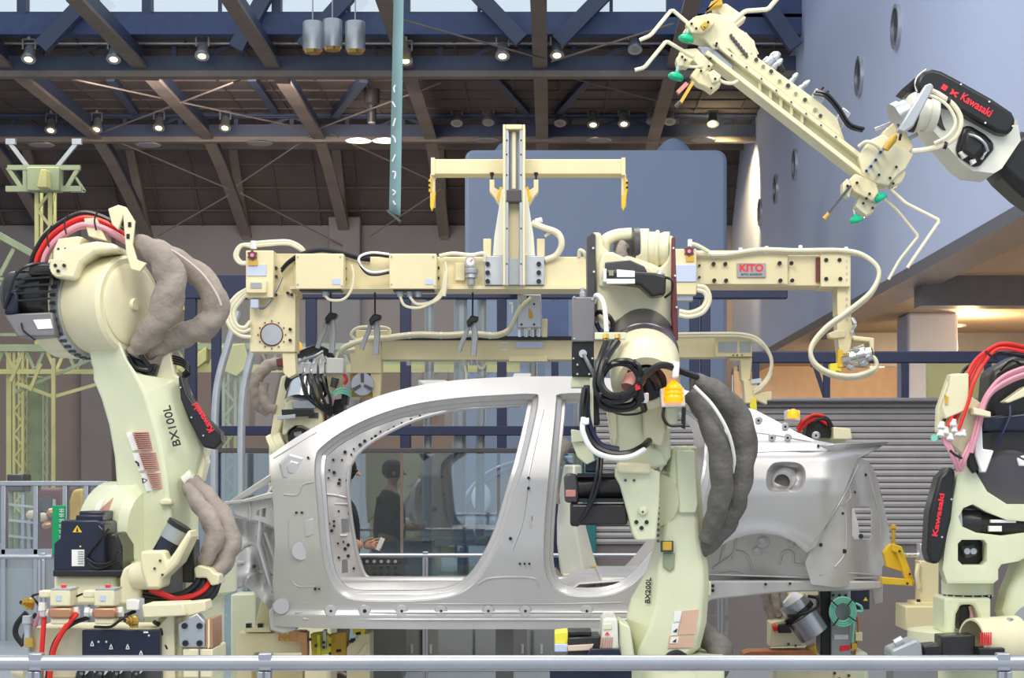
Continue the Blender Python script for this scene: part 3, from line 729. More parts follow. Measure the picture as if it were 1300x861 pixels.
# inner panel of the far side, perforated, seen through the front opening
D(11.53)
fcx = lambda x: CX + (x - CX) * 10 / 11.53
inA = [(406, 583), (418, 565), (445, 550), (480, 533), (530, 519), (580, 510), (640, 507), (660, 508), (660, 517), (600, 520), (560, 526), (520, 538), (480, 558), (457, 575), (447, 592), (444, 620), (448, 660), (455, 700), (464, 728), (474, 737), (440, 740), (412, 738), (405, 690), (402, 640)]
ip = sheet(inA, [[(433, 659), (443, 658), (444, 676), (434, 677)], [(446 - 12, 711), (441, 710), (442, 727), (434, 728)]], lambda x, y: .01 * math.sin(x * .13) * math.sin(y * .07), 5)
ipo = ip.done('inner_pillar_panel', 'silver_in', car, ang=.9, solid=.008)
hb = B()
random.seed(3)
pts = [(418, 597), (424, 600), (411, 602), (417, 607), (431, 609), (441, 610), (412, 620), (430, 614), (413, 631), (430, 649), (444, 652), (418, 665), (424, 662), (424, 668), (421, 674), (429, 690), (436, 688), (442, 692), (430, 708), (438, 697), (442, 706), (449, 722),
       (423, 584), (438, 574), (446, 577), (434, 584), (457, 565), (449, 570), (463, 560), (472, 557), (477, 554), (483, 548), (494, 547), (500, 542), (510, 537), (522, 533), (533, 528), (552, 527), (568, 523), (585, 516), (603, 514), (618, 513), (638, 511), (650, 510), (540, 522)]
for x, y in pts: hb.cyl(q(x, y, -.014), q(x, y, .01), px(random.choice((1.3, 1.7, 2.2))), n=8)
hb.done('punched_hole', 'black', ipo, kind='stuff')
b = B()
for pp in ([(444, 592), (442, 620), (446, 660), (453, 700), (462, 728), (474, 737)], [(444, 592), (457, 573), (480, 556), (520, 536), (560, 524), (610, 517), (662, 514)]):
    b.tube([q(x, y, -.01) for x, y in pp], .012, n=8)
for pp in ([(406, 627), (425, 629), (440, 632)], [(408, 655), (418, 690), (426, 735)], [(425, 640), (442, 640)], [(432, 680), (441, 680)]):
    b.tube([q(x, y, -.004) for x, y in pp], .007, n=6)
b.done('seal_flange', 'silver', ipo, kind='stuff')
B().box(447 - 8, 735, 447 + 4, 752, -.06, .0).done('sill_bracket', 'silver', car, bev=.006)
# floor, sills, cross members, dash
D(10.0)
y0, y1 = 10.12, 10 + WID - .12
xa = q(350, 0, .3).x; xb = q(1110, 0, .3).x
zf = q(0, 784, 0).z
fb = B(); n = 24; rowz = []
for i in range(n + 1):
    Y = y0 + (y1 - y0) * i / n
    tun = .14 * math.exp(-((Y - 10.84) / .14) ** 2) + .012 * math.sin(i * 1.9)
    rowz.append([(xa, Y, zf + tun + .12), (xa + .25, Y, zf + tun), (xa + .9, Y, zf + tun + .01), (xa + 1.45, Y, zf + tun), (xa + 1.65, Y, zf + .17), (xb - .9, Y, zf + .22), (xb - .3, Y, zf + .2), (xb, Y, zf + .2)])
m_ = len(rowz[0]); fb.add(sum(rowz, []), [(i * m_ + j, i * m_ + j + 1, (i + 1) * m_ + j + 1, (i + 1) * m_ + j) for i in range(n) for j in range(m_ - 1)])
fb.done('floor_pan', 'silver_in', car, ang=1., solid=.008)
for Y in (10.10, 10 + WID - .23):
    B().wbox((q(375, 0).x, Y, zf - .05), (q(850, 0).x, Y + .13, q(0, 757).z + .02)).done('sill_box', 'silver', car, bev=.02)
# upper faces of the far sill inside (ribbed)
D(11.45)
sb = B().poly([(412, 737), (474, 740), (560, 743), (640, 741), (640, 765), (412, 765)], 0, .1)
sb.done('inner_sill', 'silver', car, bev=.01)
for i in range(9):
    B().box(440 + i * 20, 748, 442 + i * 20, 762, -.012, .02).done('sill_rib', 'silver', car)
for x in (480, 520, 596): B().lathe(q(x, 763, -.05), q(x, 757, -.05), [(0, px(6)), (1, px(3))], 10).done('sill_stud', 'silver_in', car)
D(10.0)
for X, w, h in ((q(505, 0, .5).x, .12, .1), (q(600, 0, .5).x, .12, .12), (q(760, 0, .5).x, .2, .2)):
    B().wbox((X, y0 + .1, zf), (X + w, y1 - .1, zf + h)).done('cross_member', 'silver_in', car, bev=.015)
# pale inner rear wheelhouse seen through the rear opening
def iw(x, y): return 1.15 + .02 * math.sin(x * .09) * math.cos(y * .15)
sheet([(735, 757), (742, 745), (775, 738), (800, 728), (825, 716), (850, 690), (900, 680), (905, 757)], [], iw, 7).done('inner_wheelhouse', 'silver', car, ang=.9, solid=.01)
b = B()
for pp in ([(740, 752), (775, 742), (805, 728), (830, 712)], [(760, 752), (790, 744), (815, 735)]): b.tube([q(x, y, 1.12) for x, y in pp], .02, n=8)
b.done('stamping', 'silver', car, kind='stuff')
# roof cross bows and headers
def bow(px0, pyt, w, nm):
    b = B(); cs = []
    for i in range(13):
        t = i / 12; Y = 10.22 + (WID - .44) * t
        z = q(0, pyt, .22).z + .07 * math.sin(PI * t) - .03
        x = q(px0, 0, .22).x - .10 * math.sin(PI * t) * (1 if nm == 'windscreen_header' else 0)
        cs.append([Vector((x, Y, z - .02)), Vector((x + w, Y, z - .025)), Vector((x + w, Y, z + .015)), Vector((x, Y, z + .015))])
    b.ring(cs).done(nm, 'silver_in', car, bev=.006)
bow(545, 489, .16, 'windscreen_header'); bow(650, 480, .10, 'roof_bow'); bow(740, 480, .10, 'roof_bow'); bow(830, 489, .16, 'backlight_header')
# cowl and dash: bulkhead between the two A pillars
b = B(); cs = []
for i in range(30):
    t = i / 29; Y = 10.1 + (WID - .2) * t
    k = .015 * math.sin(t * 40) - .05 * math.sin(PI * t)
    cs.append([q(350, 625, .2).x + k, q(335, 640, .2).x + k, q(330, 690, .2).x + k * 1.6, q(345, 740, .2).x + k, q(375, 790, .2).x])
zz = [q(0, v, .2).z for v in (618, 640, 690, 740, 790)]
vs = [(x, 10.1 + (WID - .2) * i / 29, z) for i, r in enumerate(cs) for x, z in zip(r, zz)]
b.add(vs, [(i * 5 + j, i * 5 + j + 1, i * 5 + 6 + j, i * 5 + 5 + j) for i in range(29) for j in range(4)])
b.done('bulkhead', 'silver_in', car, ang=1., solid=.01)
# front apron: visible structure ahead of the hinge pillar
def apY(x, y): return .16 + .02 * math.sin(x * .16 + y * .05) + .03 * math.exp(-((x - 318 - (y - 690) * .35) / 8) ** 2) - .04 * math.exp(-((y - 730) / 9) ** 2) * ss(345, 300, x)
ap = [(296, 655), (312, 648), (346, 640), (349, 690), (352, 740), (372, 800), (352, 792), (338, 768), (322, 752), (308, 742), (296, 740), (283, 744), (270, 742), (274, 720), (268, 700), (282, 680)]
apo = sheet(ap, [], apY, 5).done('front_apron', 'silver_in', car, ang=1., solid=.008)
b = B()
for pp in ([(296, 655), (325, 662), (356, 673)], [(312, 742), (316, 732), (330, 726), (350, 728)], [(300, 700), (318, 690), (330, 700), (338, 740)], [(325, 680), (338, 700), (348, 750), (362, 780)], [(282, 715), (310, 714)], [(336, 676), (350, 715), (360, 760)], [(274, 742), (290, 746), (308, 742)]):
    b.tube([q(x, y, apY(x, y) - .006) for x, y in pp], .010, n=6)
b.done('stamping', 'silver_in', apo, kind='stuff')
B().cyl(q(323, 719, .11), q(323, 719, .16), px(2.4), n=10).done('apron_hole', 'black', apo)
B().poly([(270, 743), (312, 741), (305, 747), (290, 750), (273, 748)], .15, .4).done('front_rail', 'silver_in', car, bev=.01)
# cowl brace and triangular bracket
B().poly([(284, 641), (312, 622), (346, 600), (347, 609), (318, 629), (288, 644)], .12, .17).done('cowl_brace', 'silver', car, bev=.006)
B().poly([(284, 637), (310, 634), (342, 625), (360, 627), (360, 633), (342, 633), (300, 640), (285, 641)], .06, .10).done('fender_rail', 'silver', car, bev=.005)
brk = sheet([(293, 642), (316, 637), (344, 634), (352, 670), (330, 662), (300, 654)], [[(326, 648), (338, 645), (337, 657), (325, 654)]], lambda x, y: .10, 5).done('cowl_bracket', 'silver_in', car, solid=.01)
B().add([q(320, 642, .3), q(345, 640, .3), q(345, 662, .3), q(320, 660, .3)], [(0, 1, 2, 3)]).done('blue_reservoir', 'navy', car, solid=.02)
b = B().tube([q(316, 638, .09), q(318, 650, .09), q(317, 660, .09)], .006, n=6)
b.done('bracket_seam', 'silver_in', brk)
# jacking bracket under the sill front
B().poly([(341, 775), (352, 765), (362, 772), (372, 780), (376, 800), (360, 805), (343, 800)], .08, .2).done('jack_bracket', 'silver_in', car, bev=.006)
B().lathe(q(357, 770, .06), q(357, 770, .12), [(0, px(3)), (0, px(10)), (1, px(12))], 16).done('bracket_ring', 'silver', car)
# ================================================================ robot with the grey sleeves at the car's front
D(8.8)
r1 = thing('industrial_robot', 'pale green robot with round elbow drum and taupe sleeves at the car front', 'robot', ground(190, 8.8) + Vector((0, .25, 0)), 'assembly robots round the car')
ax = Vector((.89, -.455, 0))
fc = q(166, 387, .05)
def U(n): return px(n)
dr = B().lathe(fc - ax * U(64), fc, [(0, U(60)), (.12, U(63)), (.93, U(63)), (1, U(59)), (1.0, U(50))], 48).done('elbow_drum', 'cream', r1, ang=.5)
B().lathe(fc + ax * U(-1), fc + ax * U(5), [(0, U(52)), (.5, U(52)), (1, U(46))], 40).done('drum_cover', 'cream', dr)
B().lathe(fc, fc + ax * U(9), [(0, U(10)), (1, U(7))], 14).done('cover_boss', 'cream', dr)
B().lathe(fc - ax * U(76), fc - ax * U(62), [(0, U(66)), (1, U(66))], 48).done('gear_ring', 'steel', dr)
bc = fc - ax * U(70)
up_ = Vector((0, 0, 1)); si = up_.cross(ax)
for k in range(40):
    a = 2 * PI * k / 40; p = bc + (up_ * math.cos(a) + si * math.sin(a)) * U(66.5)
    if p.y < bc.y + .05: B().cyl(p - ax * U(4), p + ax * U(5), U(2.1), n=6).done('ring_bolt', 'dgrey', dr)
hs = B().lathe(fc - ax * U(118), fc - ax * U(76), [(0, U(60)), (.1, U(65)), (1, U(68))], 40).done('elbow_housing', 'cream', r1, ang=.6)
B().poly([(66, 318), (108, 308), (122, 306), (146, 309), (150, 318), (120, 322), (104, 334), (96, 356), (66, 352)], -.12, .12).done('housing_bridge', 'cream', r1, bev=.02)
bolts([(70, 337), (81, 337), (73.5, 344)], 2.2, hs, 'black', -.135, .03)
B().lathe(q(75, 340, -.125), q(75, 340, -.10), [(0, U(11)), (1, U(12.5))], 3 * 6).done('bolt_pad', 'cream', hs)
B().poly([(67, 318), (74, 303), (98, 300), (105, 301), (98, 315), (94, 321), (70, 323)], -.10, .05).done('cable_bracket', 'cream', r1, bev=.006)
B().poly([(106, 277), (122, 277), (126, 285), (136, 306), (112, 300)], -.05, .05).done('cable_bracket', 'cream', r1, bev=.006)
for x in (74, 83): B().cyl(q(x, 316, -.115), q(x, 316, -.09), U(1.6), n=8).done('bracket_bolt', 'dgrey', r1)
# motor at the elbow
mo = B().lathe(q(66, 372, 0), q(14, 376, .05), [(0, U(34)), (.35, U(34)), (.37, U(31)), (.9, U(31)), (1, U(27))], 28).done('elbow_motor', 'motor', r1)
for y in (343, 352, 361, 370, 379):
    B().bar(q(64, y, -.13), q(20, y + 3, -.1), U(2.5), U(4)).done('cooling_fin', 'black', mo)
B().box(36, 334, 66, 350, -.12, .1).done('terminal_box', 'motor', r1, bev=.01)
B().poly([(6, 372), (16, 366), (24, 372), (22, 398), (4, 400)], -.11, .1).done('motor_cap', 'navyb', r1, bev=.015)
ga = B().poly([(5, 399), (66, 396), (70, 427), (22, 428)], -.10, .1).done('gear_case', 'grey', r1, bev=.008)
B().poly([(42, 406), (64, 405), (67, 417), (48, 418)], -.104, -.09).done('type_plate', 'whitep', ga)
for x in (0,): B().tube([q(6, 392, -.11), q(12, 372, -.13), (q(20, 350, -.13)), q(36, 337, -.13), q(60, 334, -.1)], U(2), n=6).done('motor_cable', 'rubber', r1)
for x0, pp in ((0, [(27, 410), (30, 420), (45, 432)]),): B().tube([q(a, c, -.11) for a, c in pp], U(1.2), n=6).done('motor_cable', 'rubber', r1)
# top hose bundle
random.seed(5)
bun = [('rubber', 2.8, -9, .0), ('rubber', 2.8, -5, .06), ('red', 3, -1, -.02), ('red', 3, 3, .03), ('red', 3, 6, .07), ('pink', 3.2, 10, -.05), ('pink', 3.2, 14, -.02), ('rubber', 2.8, 1, .10), ('rubber', 2.6, 8, .12), ('red', 2.8, -3, .11)]
for m, r, o_, dy in bun:
    j = o_ * .8
    B().tube([q(46 + j, 335, dy), q(50 + j, 322, dy), q(62 + j * .8, 303 + j * .5, dy), q(82 + j * .4, 287 + j * .8, dy), q(105, 277 + j, dy), q(128, 281 + j * .9, dy), q(144, 289 + j * .8, dy), q(160, 300 + j * .7, dy + .03)], U(r), n=8).done('cable', m, r1)
for x, y in ((60, 300), (82, 284), (120, 279)):
    a = q(x, y, -.07)
    B().tube([a + Vector((.02, 0, .05)), a, a + Vector((.01, -.01, -.05))], U(1.2), n=6).done('cable_tie', 'black', r1)
# vertical bracket plate
B().poly([(137, 265), (150, 260), (160, 263), (171, 281), (168, 310), (174, 330), (186, 334), (178, 345), (166, 342), (160, 322), (156, 275), (150, 292), (142, 285)], -.09, -.065).done('sleeve_bracket', 'cream', r1, bev=.004)
B().poly([(137, 265), (150, 260), (152, 292), (142, 286)], -.03, -.01).done('sleeve_bracket', 'cream', r1, bev=.004)
for x, y in ((164, 285), (162, 300)): B().box(x - 1.5, y - 3, x + 2.5, y + 3, -.094, -.08).done('bracket_slot', 'black', r1)
B().tube([q(144, 266, -.05), q(152, 276, -.06), q(157, 285, -.06)], U(1.5), n=6).done('cable', 'rubber', r1)
# fabric sleeves
def sleeve(pts, r, m='sleeve', nm='cable_sleeve'):
    L = B().tube([q(*p) for p in pts], r, n=14, sm=5, wob=.12).done(nm, m, r1, ang=1.2)
    return L
sleeve([(172, 306, -.02), (200, 322, -.04), (216, 350, -.05), (214, 380, -.05), (196, 415, -.03), (178, 438, 0), (170, 448, .02)], lambda t: U(9 + 11 * math.sin(PI * min(1, t * 1.1)) ** .7))
sleeve([(196, 310, .12), (225, 330, .14), (255, 352, .15), (274, 382, .15), (266, 410, .14), (238, 424, .12), (205, 438, .10), (184, 450, .08)], lambda t: U(8 + 9 * math.sin(PI * t) ** .6))
B().tube([q(198, 307, .045), q(228, 324, .055), (q(256, 347, .06)), q(274, 372, .065), q(281, 388, .07)], U(1.6), n=8).done('sleeve_pale_edge', 'seam_lit', r1)  # pale strip paints the highlight along the sleeve's lit edge
# lower arm: faceted casting
lv = [((100, 405), (140, 405), (152, 410)), ((110, 436), (150, 430), (162, 440)), ((118, 470), (160, 455), (172, 470)), ((118, 482), (171, 474), (200, 480)), ((128, 506), (184, 500), (226, 482)), ((138, 540), (194, 532), (240, 520)),
      ((145, 580), (203, 565), (258, 570)), ((148, 620), (210, 605), (246, 608)), ((150, 660), (216, 650), (240, 655)), ((151, 712), (222, 712), (240, 712))]
cs = []
for l, r, e in lv:
    cs.append([q(l[0], l[1], .07), q(*r, -.03), q(*e, .11), q(e[0], e[1], .11) + Vector((0, .25, 0)), q(l[0], l[1], .07) + Vector((.01, .3, 0))])
arm = B().ring(cs).done('lower_arm', 'pale', r1, bev=.012, ang=.5)
B().poly([(206, 452), (212, 444), (216, 446), (222, 476), (230, 480), (226, 500), (205, 500), (197, 478)], .10, .16).done('arm_ear', 'cream', r1, bev=.008)
B().poly([(158, 446), (172, 470), (196, 478), (200, 462), (186, 462), (176, 455)], .05, .15).done('arm_recess', 'black', r1, bev=.01)
B().tube([q(163, 452, .02), q(172, 466, .03), q(190, 468, .03), q(178, 450, 0)], U(3), n=8).done('cable', 'rubber', r1)
for k in range(4): B().tube([q(219, 452 + k * 3, .12), q(232, 456 + k * 3, .1), (q(241, 466 + k * 3, .1)), q(232, 474 + k * 2, .12)], U(1.4), n=6).done('cable', 'rubber', r1)
cv = B().poly([(226, 478), (231, 477), (238, 500), (252, 521), (268, 538), (279, 548), (281, 562), (272, 571), (258, 568), (240, 535), (229, 507)], .02, .14).done('side_cover', 'black', r1, bev=.012, label='black side cover with red lettering')
for x, y in ((229, 492), (243, 530), (258, 553)): B().cyl(q(x, y, .0), q(x, y, .03), U(1.2), n=8).done('cover_screw', 'chrome', cv)
lettering('Kawasaki', 'kred', cv, q(258, 530, .017), U(11), ax=q(243, 504, 0) - q(270, 548, 0), up=q(200, 560, 0) - q(258, 526, 0), name='brand_lettering', bold=.0012, sx=1.05)
B().poly([(226, 606), (240, 600), (252, 580), (258, 572), (262, 585), (256, 612), (236, 612)], .13, .24).done('arm_lug', 'cream', r1, bev=.008)
# BX100L runs up the side facet
tdir = q(210, 512, .06) - q(226, 570, .06)
lettering('BX100L', 'blackp', arm, q(218.5, 541, -.012), U(16.5), ax=tdir, up=q(194, 541, -.03) - q(238, 541, .09), name='model_lettering', bold=.0006)
# warning label rows
for k, (x0, y0, x1) in enumerate(((168, 549, 188), (176, 575, 198), (186, 601, 207))):
    B().poly([(x0 - 8, y0), (x0, y0), (x0 + 8, y0 + 22), (x0, y0 + 23)], -.0, .035).done('label_strip', 'whitep', arm)
    for i in range(9 if k < 2 else 8):
        t = i / 8
        B().poly([(x0 + 7 * t, y0 + t * 21), (x1 + 5 * t, y0 + t * 21 - .5), (x1 + 5 * t, y0 + t * 21 + .6), (x0 + 7 * t, y0 + t * 21 + 1.1)], -.022, .03).done('label_line', 'pinkp', arm)
B().poly([(180, 607), (187, 609), (181, 614)], -.004, .03).done('warning_mark', 'blackp', arm)
B().poly([(182, 608.6), (185.6, 609.6), (182.4, 612.4)], -.006, .03).done('warning_mark', 'whitep', arm)
B().tube([q(172, 586, -.0), q(175, 588, -.005), q(176, 592, -.005)], U(1.2), n=6).done('warning_mark', 'blackp', arm)
B().poly([(202, 636), (208, 633), (217, 634), (219, 641), (203, 642)], -.05, .02).done('lifting_lug', 'cream', arm, bev=.008)
# shoulder and base
sh = q(160, 672, .16)
B().lathe(sh - ax * U(30), sh + ax * U(45), [(0, U(58)), (.08, U(62)), (.9, U(62)), (1, U(52))], 40).done('shoulder', 'pale', r1)
B().lathe(q(142, 660, .03), q(128, 660, .05), [(0, U(30)), (.6, U(28)), (1, U(20))], 28).done('shoulder_cover', 'white', r1)
for k in range(8):
    B().bar(q(128 + k * 2.2, 646 - k * 2, -.11), q(121 + k * 2.4, 662 - k * 2, -.11), U(1)).done('label_line', 'pinkp', r1)
bx = r1.location
B().lathe(Vector((bx.x, bx.y, 0)), Vector((bx.x, bx.y, q(0, 712).z)), [(0, .42), (.06, .42), (.07, .34), (.5, .30), (.85, .30), (.87, .36), (1, .36)], 40).done('pedestal', 'pale', r1)
# waist motors in dark blue-black boxes
m1 = B().poly([(77, 661), (122, 660), (132, 664), (133, 730), (68, 730), (68, 690), (76, 684)], -.35, -.05).done('waist_motor', 'navyb', r1, bev=.008)
B().poly([(92, 676), (98, 667), (104, 676)], -.353, -.34).done('warning_triangle', 'yellow', m1)
B().poly([(96.5, 675), (98, 669), (99.5, 675)], -.355, -.34).done('warning_mark', 'blackp', m1)
B().box(91, 698, 107, 719, -.353, -.34).done('type_plate', 'whitep', m1)
for i in range(6): B().box(99, 700 + i * 3, 106, 701.3 + i * 3, -.355, -.34).done('plate_line', 'plate', m1)
B().box(101, 692.8, 103, 695, -.353, -.34).done('warning_mark', 'yellow', m1)
B().box(100, 649, 132, 662, -.25, .0).done('motor_connector', 'navyb', r1, bev=.008)
B().box(96, 654, 130, 662, -.3, -.2).done('motor_connector', 'navyb', r1, bev=.006)
B().poly([(130, 690), (136, 678), (148, 676), (150, 682), (155, 694), (155, 726), (148, 731), (128, 731)], -.28, -.02).done('waist_motor', 'motor', r1, bev=.012)
B().box(67, 724, 155, 732, -.37, .05).done('motor_flange', 'black', r1, bev=.005)
for pp in ([(125, 668), (130, 676), (122, 690), (112, 702), (108, 710)], [(139, 671), (130, 680), (118, 694), (110, 706)], [(108, 708), (122, 716), (140, 714), (152, 700)], [(112, 716), (126, 722), (150, 712)]):
    B().tube([q(a, c, -.37) for a, c in pp], U(1.6), n=6).done('motor_cable', 'rubber', r1)
B().poly([(68, 731), (148, 731), (148, 768), (68, 768)], -.33, .1).done('gear_block', 'cream', r1, bev=.015)
# wrist at the base, dark blue motor leaning up
B().poly([(152, 768), (152, 735), (156, 722), (168, 715), (178, 716), (178, 768)], -.42, -.2).done('wrist_bracket', 'cream', r1, bev=.012)
kn = B().lathe(q(172, 731, -.40), q(200, 731, -.44), [(0, U(16)), (.1, U(17)), (1, U(17))], 26).done('wrist_knuckle', 'cream', r1)
B().poly([(178, 700), (208, 699), (212, 714), (222, 700), (240, 672), (242, 682), (226, 716), (206, 735), (204, 748), (186, 748), (178, 722)], -.50, -.30).done('wrist_body', 'cream', r1, bev=.012)
bolts([(203, 712), (196, 722), (206, 730)], 1.6, r1, 'dgrey', -.508, .02)
B().lathe(q(192, 703, -.42), q(192, 701, -.42), [(0, U(7)), (1, U(7))], 14).done('wrist_bore', 'dgrey', r1)
B().lathe(q(205, 706, -.36), q(228, 667, -.36), [(0, U(13)), (.55, U(13.5)), (.57, U(14.5)), (1, U(14.5)), (1, U(12))], 26).done('wrist_motor', 'navyb', r1)
B().lathe(q(217, 686, -.36), q(227, 669, -.36), [(0, U(14.8)), (1, U(14.8))], 26).done('motor_band', 'plate', r1)
B().lathe(q(226, 670, -.36), q(229, 665, -.36), [(0, U(15.5)), (1, U(15.2)), (1, U(12))], 26).done('motor_cap', 'black', r1)
B().box(232, 686, 246, 740, -.25, -.1).done('valve_column', 'black', r1, bev=.005)
B().lathe(q(238, 690, -.27), q(238, 690, -.24), [(0, U(2)), (0, U(4)), (1, U(4))], 12).done('eye_bolt', 'brass', r1)
B().box(200, 700, 232, 755, -.22, -.15).done('back_plate', 'grey', r1)
# lower sleeves and the black and red hoses they end in
def sl2(pts, r): return B().tube([q(*p) for p in pts], r, n=14, sm=5, wob=.12).done('cable_sleeve', 'sleeve', r1, ang=1.2)
sl2([(243, 612, .02), (262, 632, -.02), (281, 658, -.06), (291, 684, -.1), (286, 708, -.15), (273, 730, -.2)], lambda t: U(11 + 4 * math.sin(PI * t)))
sl2([(238, 618, -.08), (252, 640, -.14), (268, 662, -.18), (272, 686, -.2), (262, 708, -.22), (255, 722, -.22)], lambda t: U(8 + 4 * math.sin(PI * t)))
B().lathe(q(234, 612, .02), q(246, 604, .02), [(0, U(8)), (1, U(10))], 14).done('sleeve_collar', 'white', r1)
B().poly([(246, 722), (252, 718), (266, 722), (272, 728), (278, 730), (278, 742), (268, 744), (262, 734), (248, 734)], -.32, -.16).done('sleeve_clamp', 'cream', r1, bev=.006)
for m, pts in (('rubber', [(254, 726), (250, 740), (236, 752), (215, 757), (182, 752)]), ('rubber', [(260, 730), (255, 745), (238, 758), (212, 761), (182, 757)]), ('red', [(268, 736), (260, 748), (244, 757), (222, 760), (205, 754), (190, 748)]),
               ('rubber', [(273, 738), (266, 752), (248, 763), (222, 765), (182, 762)]), ('rubber', [(277, 740), (270, 756), (252, 767), (222, 768), (182, 765)])):
    B().tube([q(a, c, -.28 - .02 * i) for i, (a, c) in enumerate(pts)], U(4.2), n=8).done('cable', m, r1)
B().tube([q(232, 766, -.42), q(233, 775, -.42)], U(3), n=8, sm=0).done('cable_tie', 'black', r1)

# ---------------------------------------------------------------- spot welding valve unit standing before that robot
D(7.75)
v = thing('valve_unit', 'cream cooling water valve unit with copper valves and red hoses before the left-hand robot', 'valve unit', ground(120, 7.75) + Vector((0, .12, 0)))
tr = B().poly([(41, 797), (200, 797), (216, 778), (222, 778), (222, 861), (222, 861), (41, 861)], .02, .3)
tr.done('valve_tray', 'cream', v, bev=.006)
pn = B().box(104, 800, 203, 835, -.02, .03).done('switch_panel', 'navyb', v, bev=.004)
for x, y in ((117, 817), (141, 821), (162, 821), (179, 829)):
    B().bar(q(x - 2, y + 3, -.03), q(x, y - 3, -.03), U(1)).bar(q(x + 2, y + 3, -.03), q(x, y - 3, -.03), U(1)).bar(q(x - 2.4, y + 3, -.03), q(x + 2.4, y + 3, -.03), U(1)).done('panel_symbol', 'whitep', pn)
for x, y in ((125, 815), (135, 815), (189, 807)): B().cyl(q(x, y, -.03), q(x, y, -.01), U(1.4), n=10).done('panel_screw', 'chrome', pn)
B().box(182, 802, 188, 804, -.025, -.01).done('panel_mark', 'whitep', pn)
lo = B().box(96, 838, 205, 875, -.01, .03).done('connector_plate', 'dgrey', v, bev=.004)
for x, r in ((104, 9), (128, 9.5), (149, 7.5), (174, 7.5)):
    c = q(x, 849, -.03)
    B().lathe(q(x, 849, .0), q(x, 849, -.06), [(0, U(r)), (1, U(r)), (1, U(r * .72)), (.3, U(r * .72))], 20).done('connector_ring', 'chrome', v)
    B().tube([q(x, 849, -.02), q(x - 2, 856, -.08), q(x - 6, 875, -.09)], U(r * .6), n=8).done('connector_cable', 'rubber', v)
for i, (x, w_) in enumerate(((75, 0), (131, 1))):
    B().box(x - 12, 749, x + 14, 770, -.10, .03).done('solenoid', 'cream', v, bev=.006)
    B().box(x - 26, 750, x - 11, 759, -.07, .0).done('solenoid_plug', 'cream', v, bev=.005)
    B().box(x - 10, 747.5, x + 15, 749.5, -.1, .03).done('solenoid_lid', 'steel', v)
    B().lathe(q(x + 6, 748, -.04), q(x + 6, 743, -.04), [(0, U(3)), (.4, U(3)), (1, U(4))], 12).done('red_knob', 'kred', v)
    B().box(x - 4, 756, x + 3, 763, -.103, -.09).done('blue_label', 'lav', v)
    B().poly([(x - 12, 772), (x + 14, 772), (x + 16, 776), (x + 16, 782), (x + 13, 785), (x - 11, 785), (x - 14, 781), (x - 14, 776)], -.1, .02).done('valve_body', 'copper', v, bev=.008)
    B().box(x - 11, 785, x + 13, 793, -.09, .01).done('valve_foot', 'cream', v, bev=.006)
    for s_ in (-1, 1):
        B().lathe(q(x + 1 + s_ * 14, 778, -.04), q(x + 1 + s_ * 24, 777, -.04), [(0, U(5)), (.4, U(5)), (.4, U(6.5)), (1, U(6.5))], 8).done('hose_fitting', 'whitep', v)
B().lathe(q(54, 775, -.05), q(54, 765, -.05), [(0, U(6)), (1, U(5))], 8).done('hose_fitting', 'whitep', v)
for m, r, pts in (('red', 3.2, [(56, 782, -.03), (55, 800, -.05), (53, 830, -.05), (52, 870, -.03)]), ('red', 3.6, [(98, 779, -.06), (88, 790, -.08), (76, 808, -.08), (67, 830, -.07), (62, 870, -.05)]),
                  ('rubber', 3, [(112, 784, -.04), (92, 792, -.02), (76, 806, -.02), (66, 826, -.02), (58, 872, .0)]), ('rubber', 2.6, [(46, 779, .0), (38, 790, .0), (32, 805, .02), (29, 818, .05)]), ('pink', 2.6, [(52, 774, -.01), (46, 790, -.01), (44, 796, 0)]),
                  ('rubber', 4, [(34, 778, .15), (22, 792, .15), (20, 806, .15), (30, 820, .15)]), ('rubber', 1.6, [(50, 754, .0), (41, 757, 0), (46, 764, 0), (52, 772, .0)]), ('rubber', 1.4, [(90, 760, 0), (98, 757, 0), (105, 754, 0)]),
                  ('rubber', 1.8, [(120, 796, -.05), (140, 796, -.07), (152, 788, -.08), (162, 782, -.06)]), ('rubber', 2.6, [(142, 786, 0), (160, 781, .02), (172, 776, .04)]),
                  ('rubber', 3, [(196, 790, .06), (204, 796, .03), (208, 812, .03), (214, 826, .03), (222, 832, .05)])):
    B().tube([q(*p) for p in pts], U(r), n=8).done('hose', m, v)
for x, y, s_ in ((36, 766, 1), (168, 789, 1)):
    b = B().lathe(q(x - 9, y - 1, -.10), q(x + 4, y, -.06), [(0, U(3.2)), (.25, U(3.2)), (.25, U(5)), (.5, U(5)), (.5, U(6.5)), (1, U(6.5))], 10)
    b.done('brass_coupling', 'brass', v)
    B().lathe(q(x + 2, y + 8, -.06), q(x + 2, y - 7, -.06), [(0, U(5)), (.7, U(6.5)), (1, U(4))], 10).done('brass_coupling', 'brass', v)
    B().cyl(q(x - 9.3, y - 1, -.102), q(x - 9, y - 1, -.1), U(2.4), n=10).done('coupling_bore', 'black', v)
B().lathe(q(36, 782, .0), q(36, 828, .0), [(0, U(7)), (.2, U(8)), (.22, U(6)), (.55, U(5)), (.6, U(5.5)), (1, U(5.5))], 14).done('flow_indicator', 'steel', v)
B().box(31, 810, 41, 822, -.04, .0).done('indicator_window', 'brass', v)
B().box(160, 762, 176, 775, -.02, .05).done('pressure_switch', 'whitep', v, bev=.004)
B().box(173, 760, 182, 790, .0, .02).done('mounting_plate', 'steel', v)
B().poly([(180, 768), (232, 766), (236, 782), (182, 785)], -.05, .15).done('tool_beam', 'cream', v, bev=.006)
B().poly([(232, 766), (260, 763), (262, 776), (236, 784)], .0, .15).done('tool_beam', 'cream', v, bev=.006)
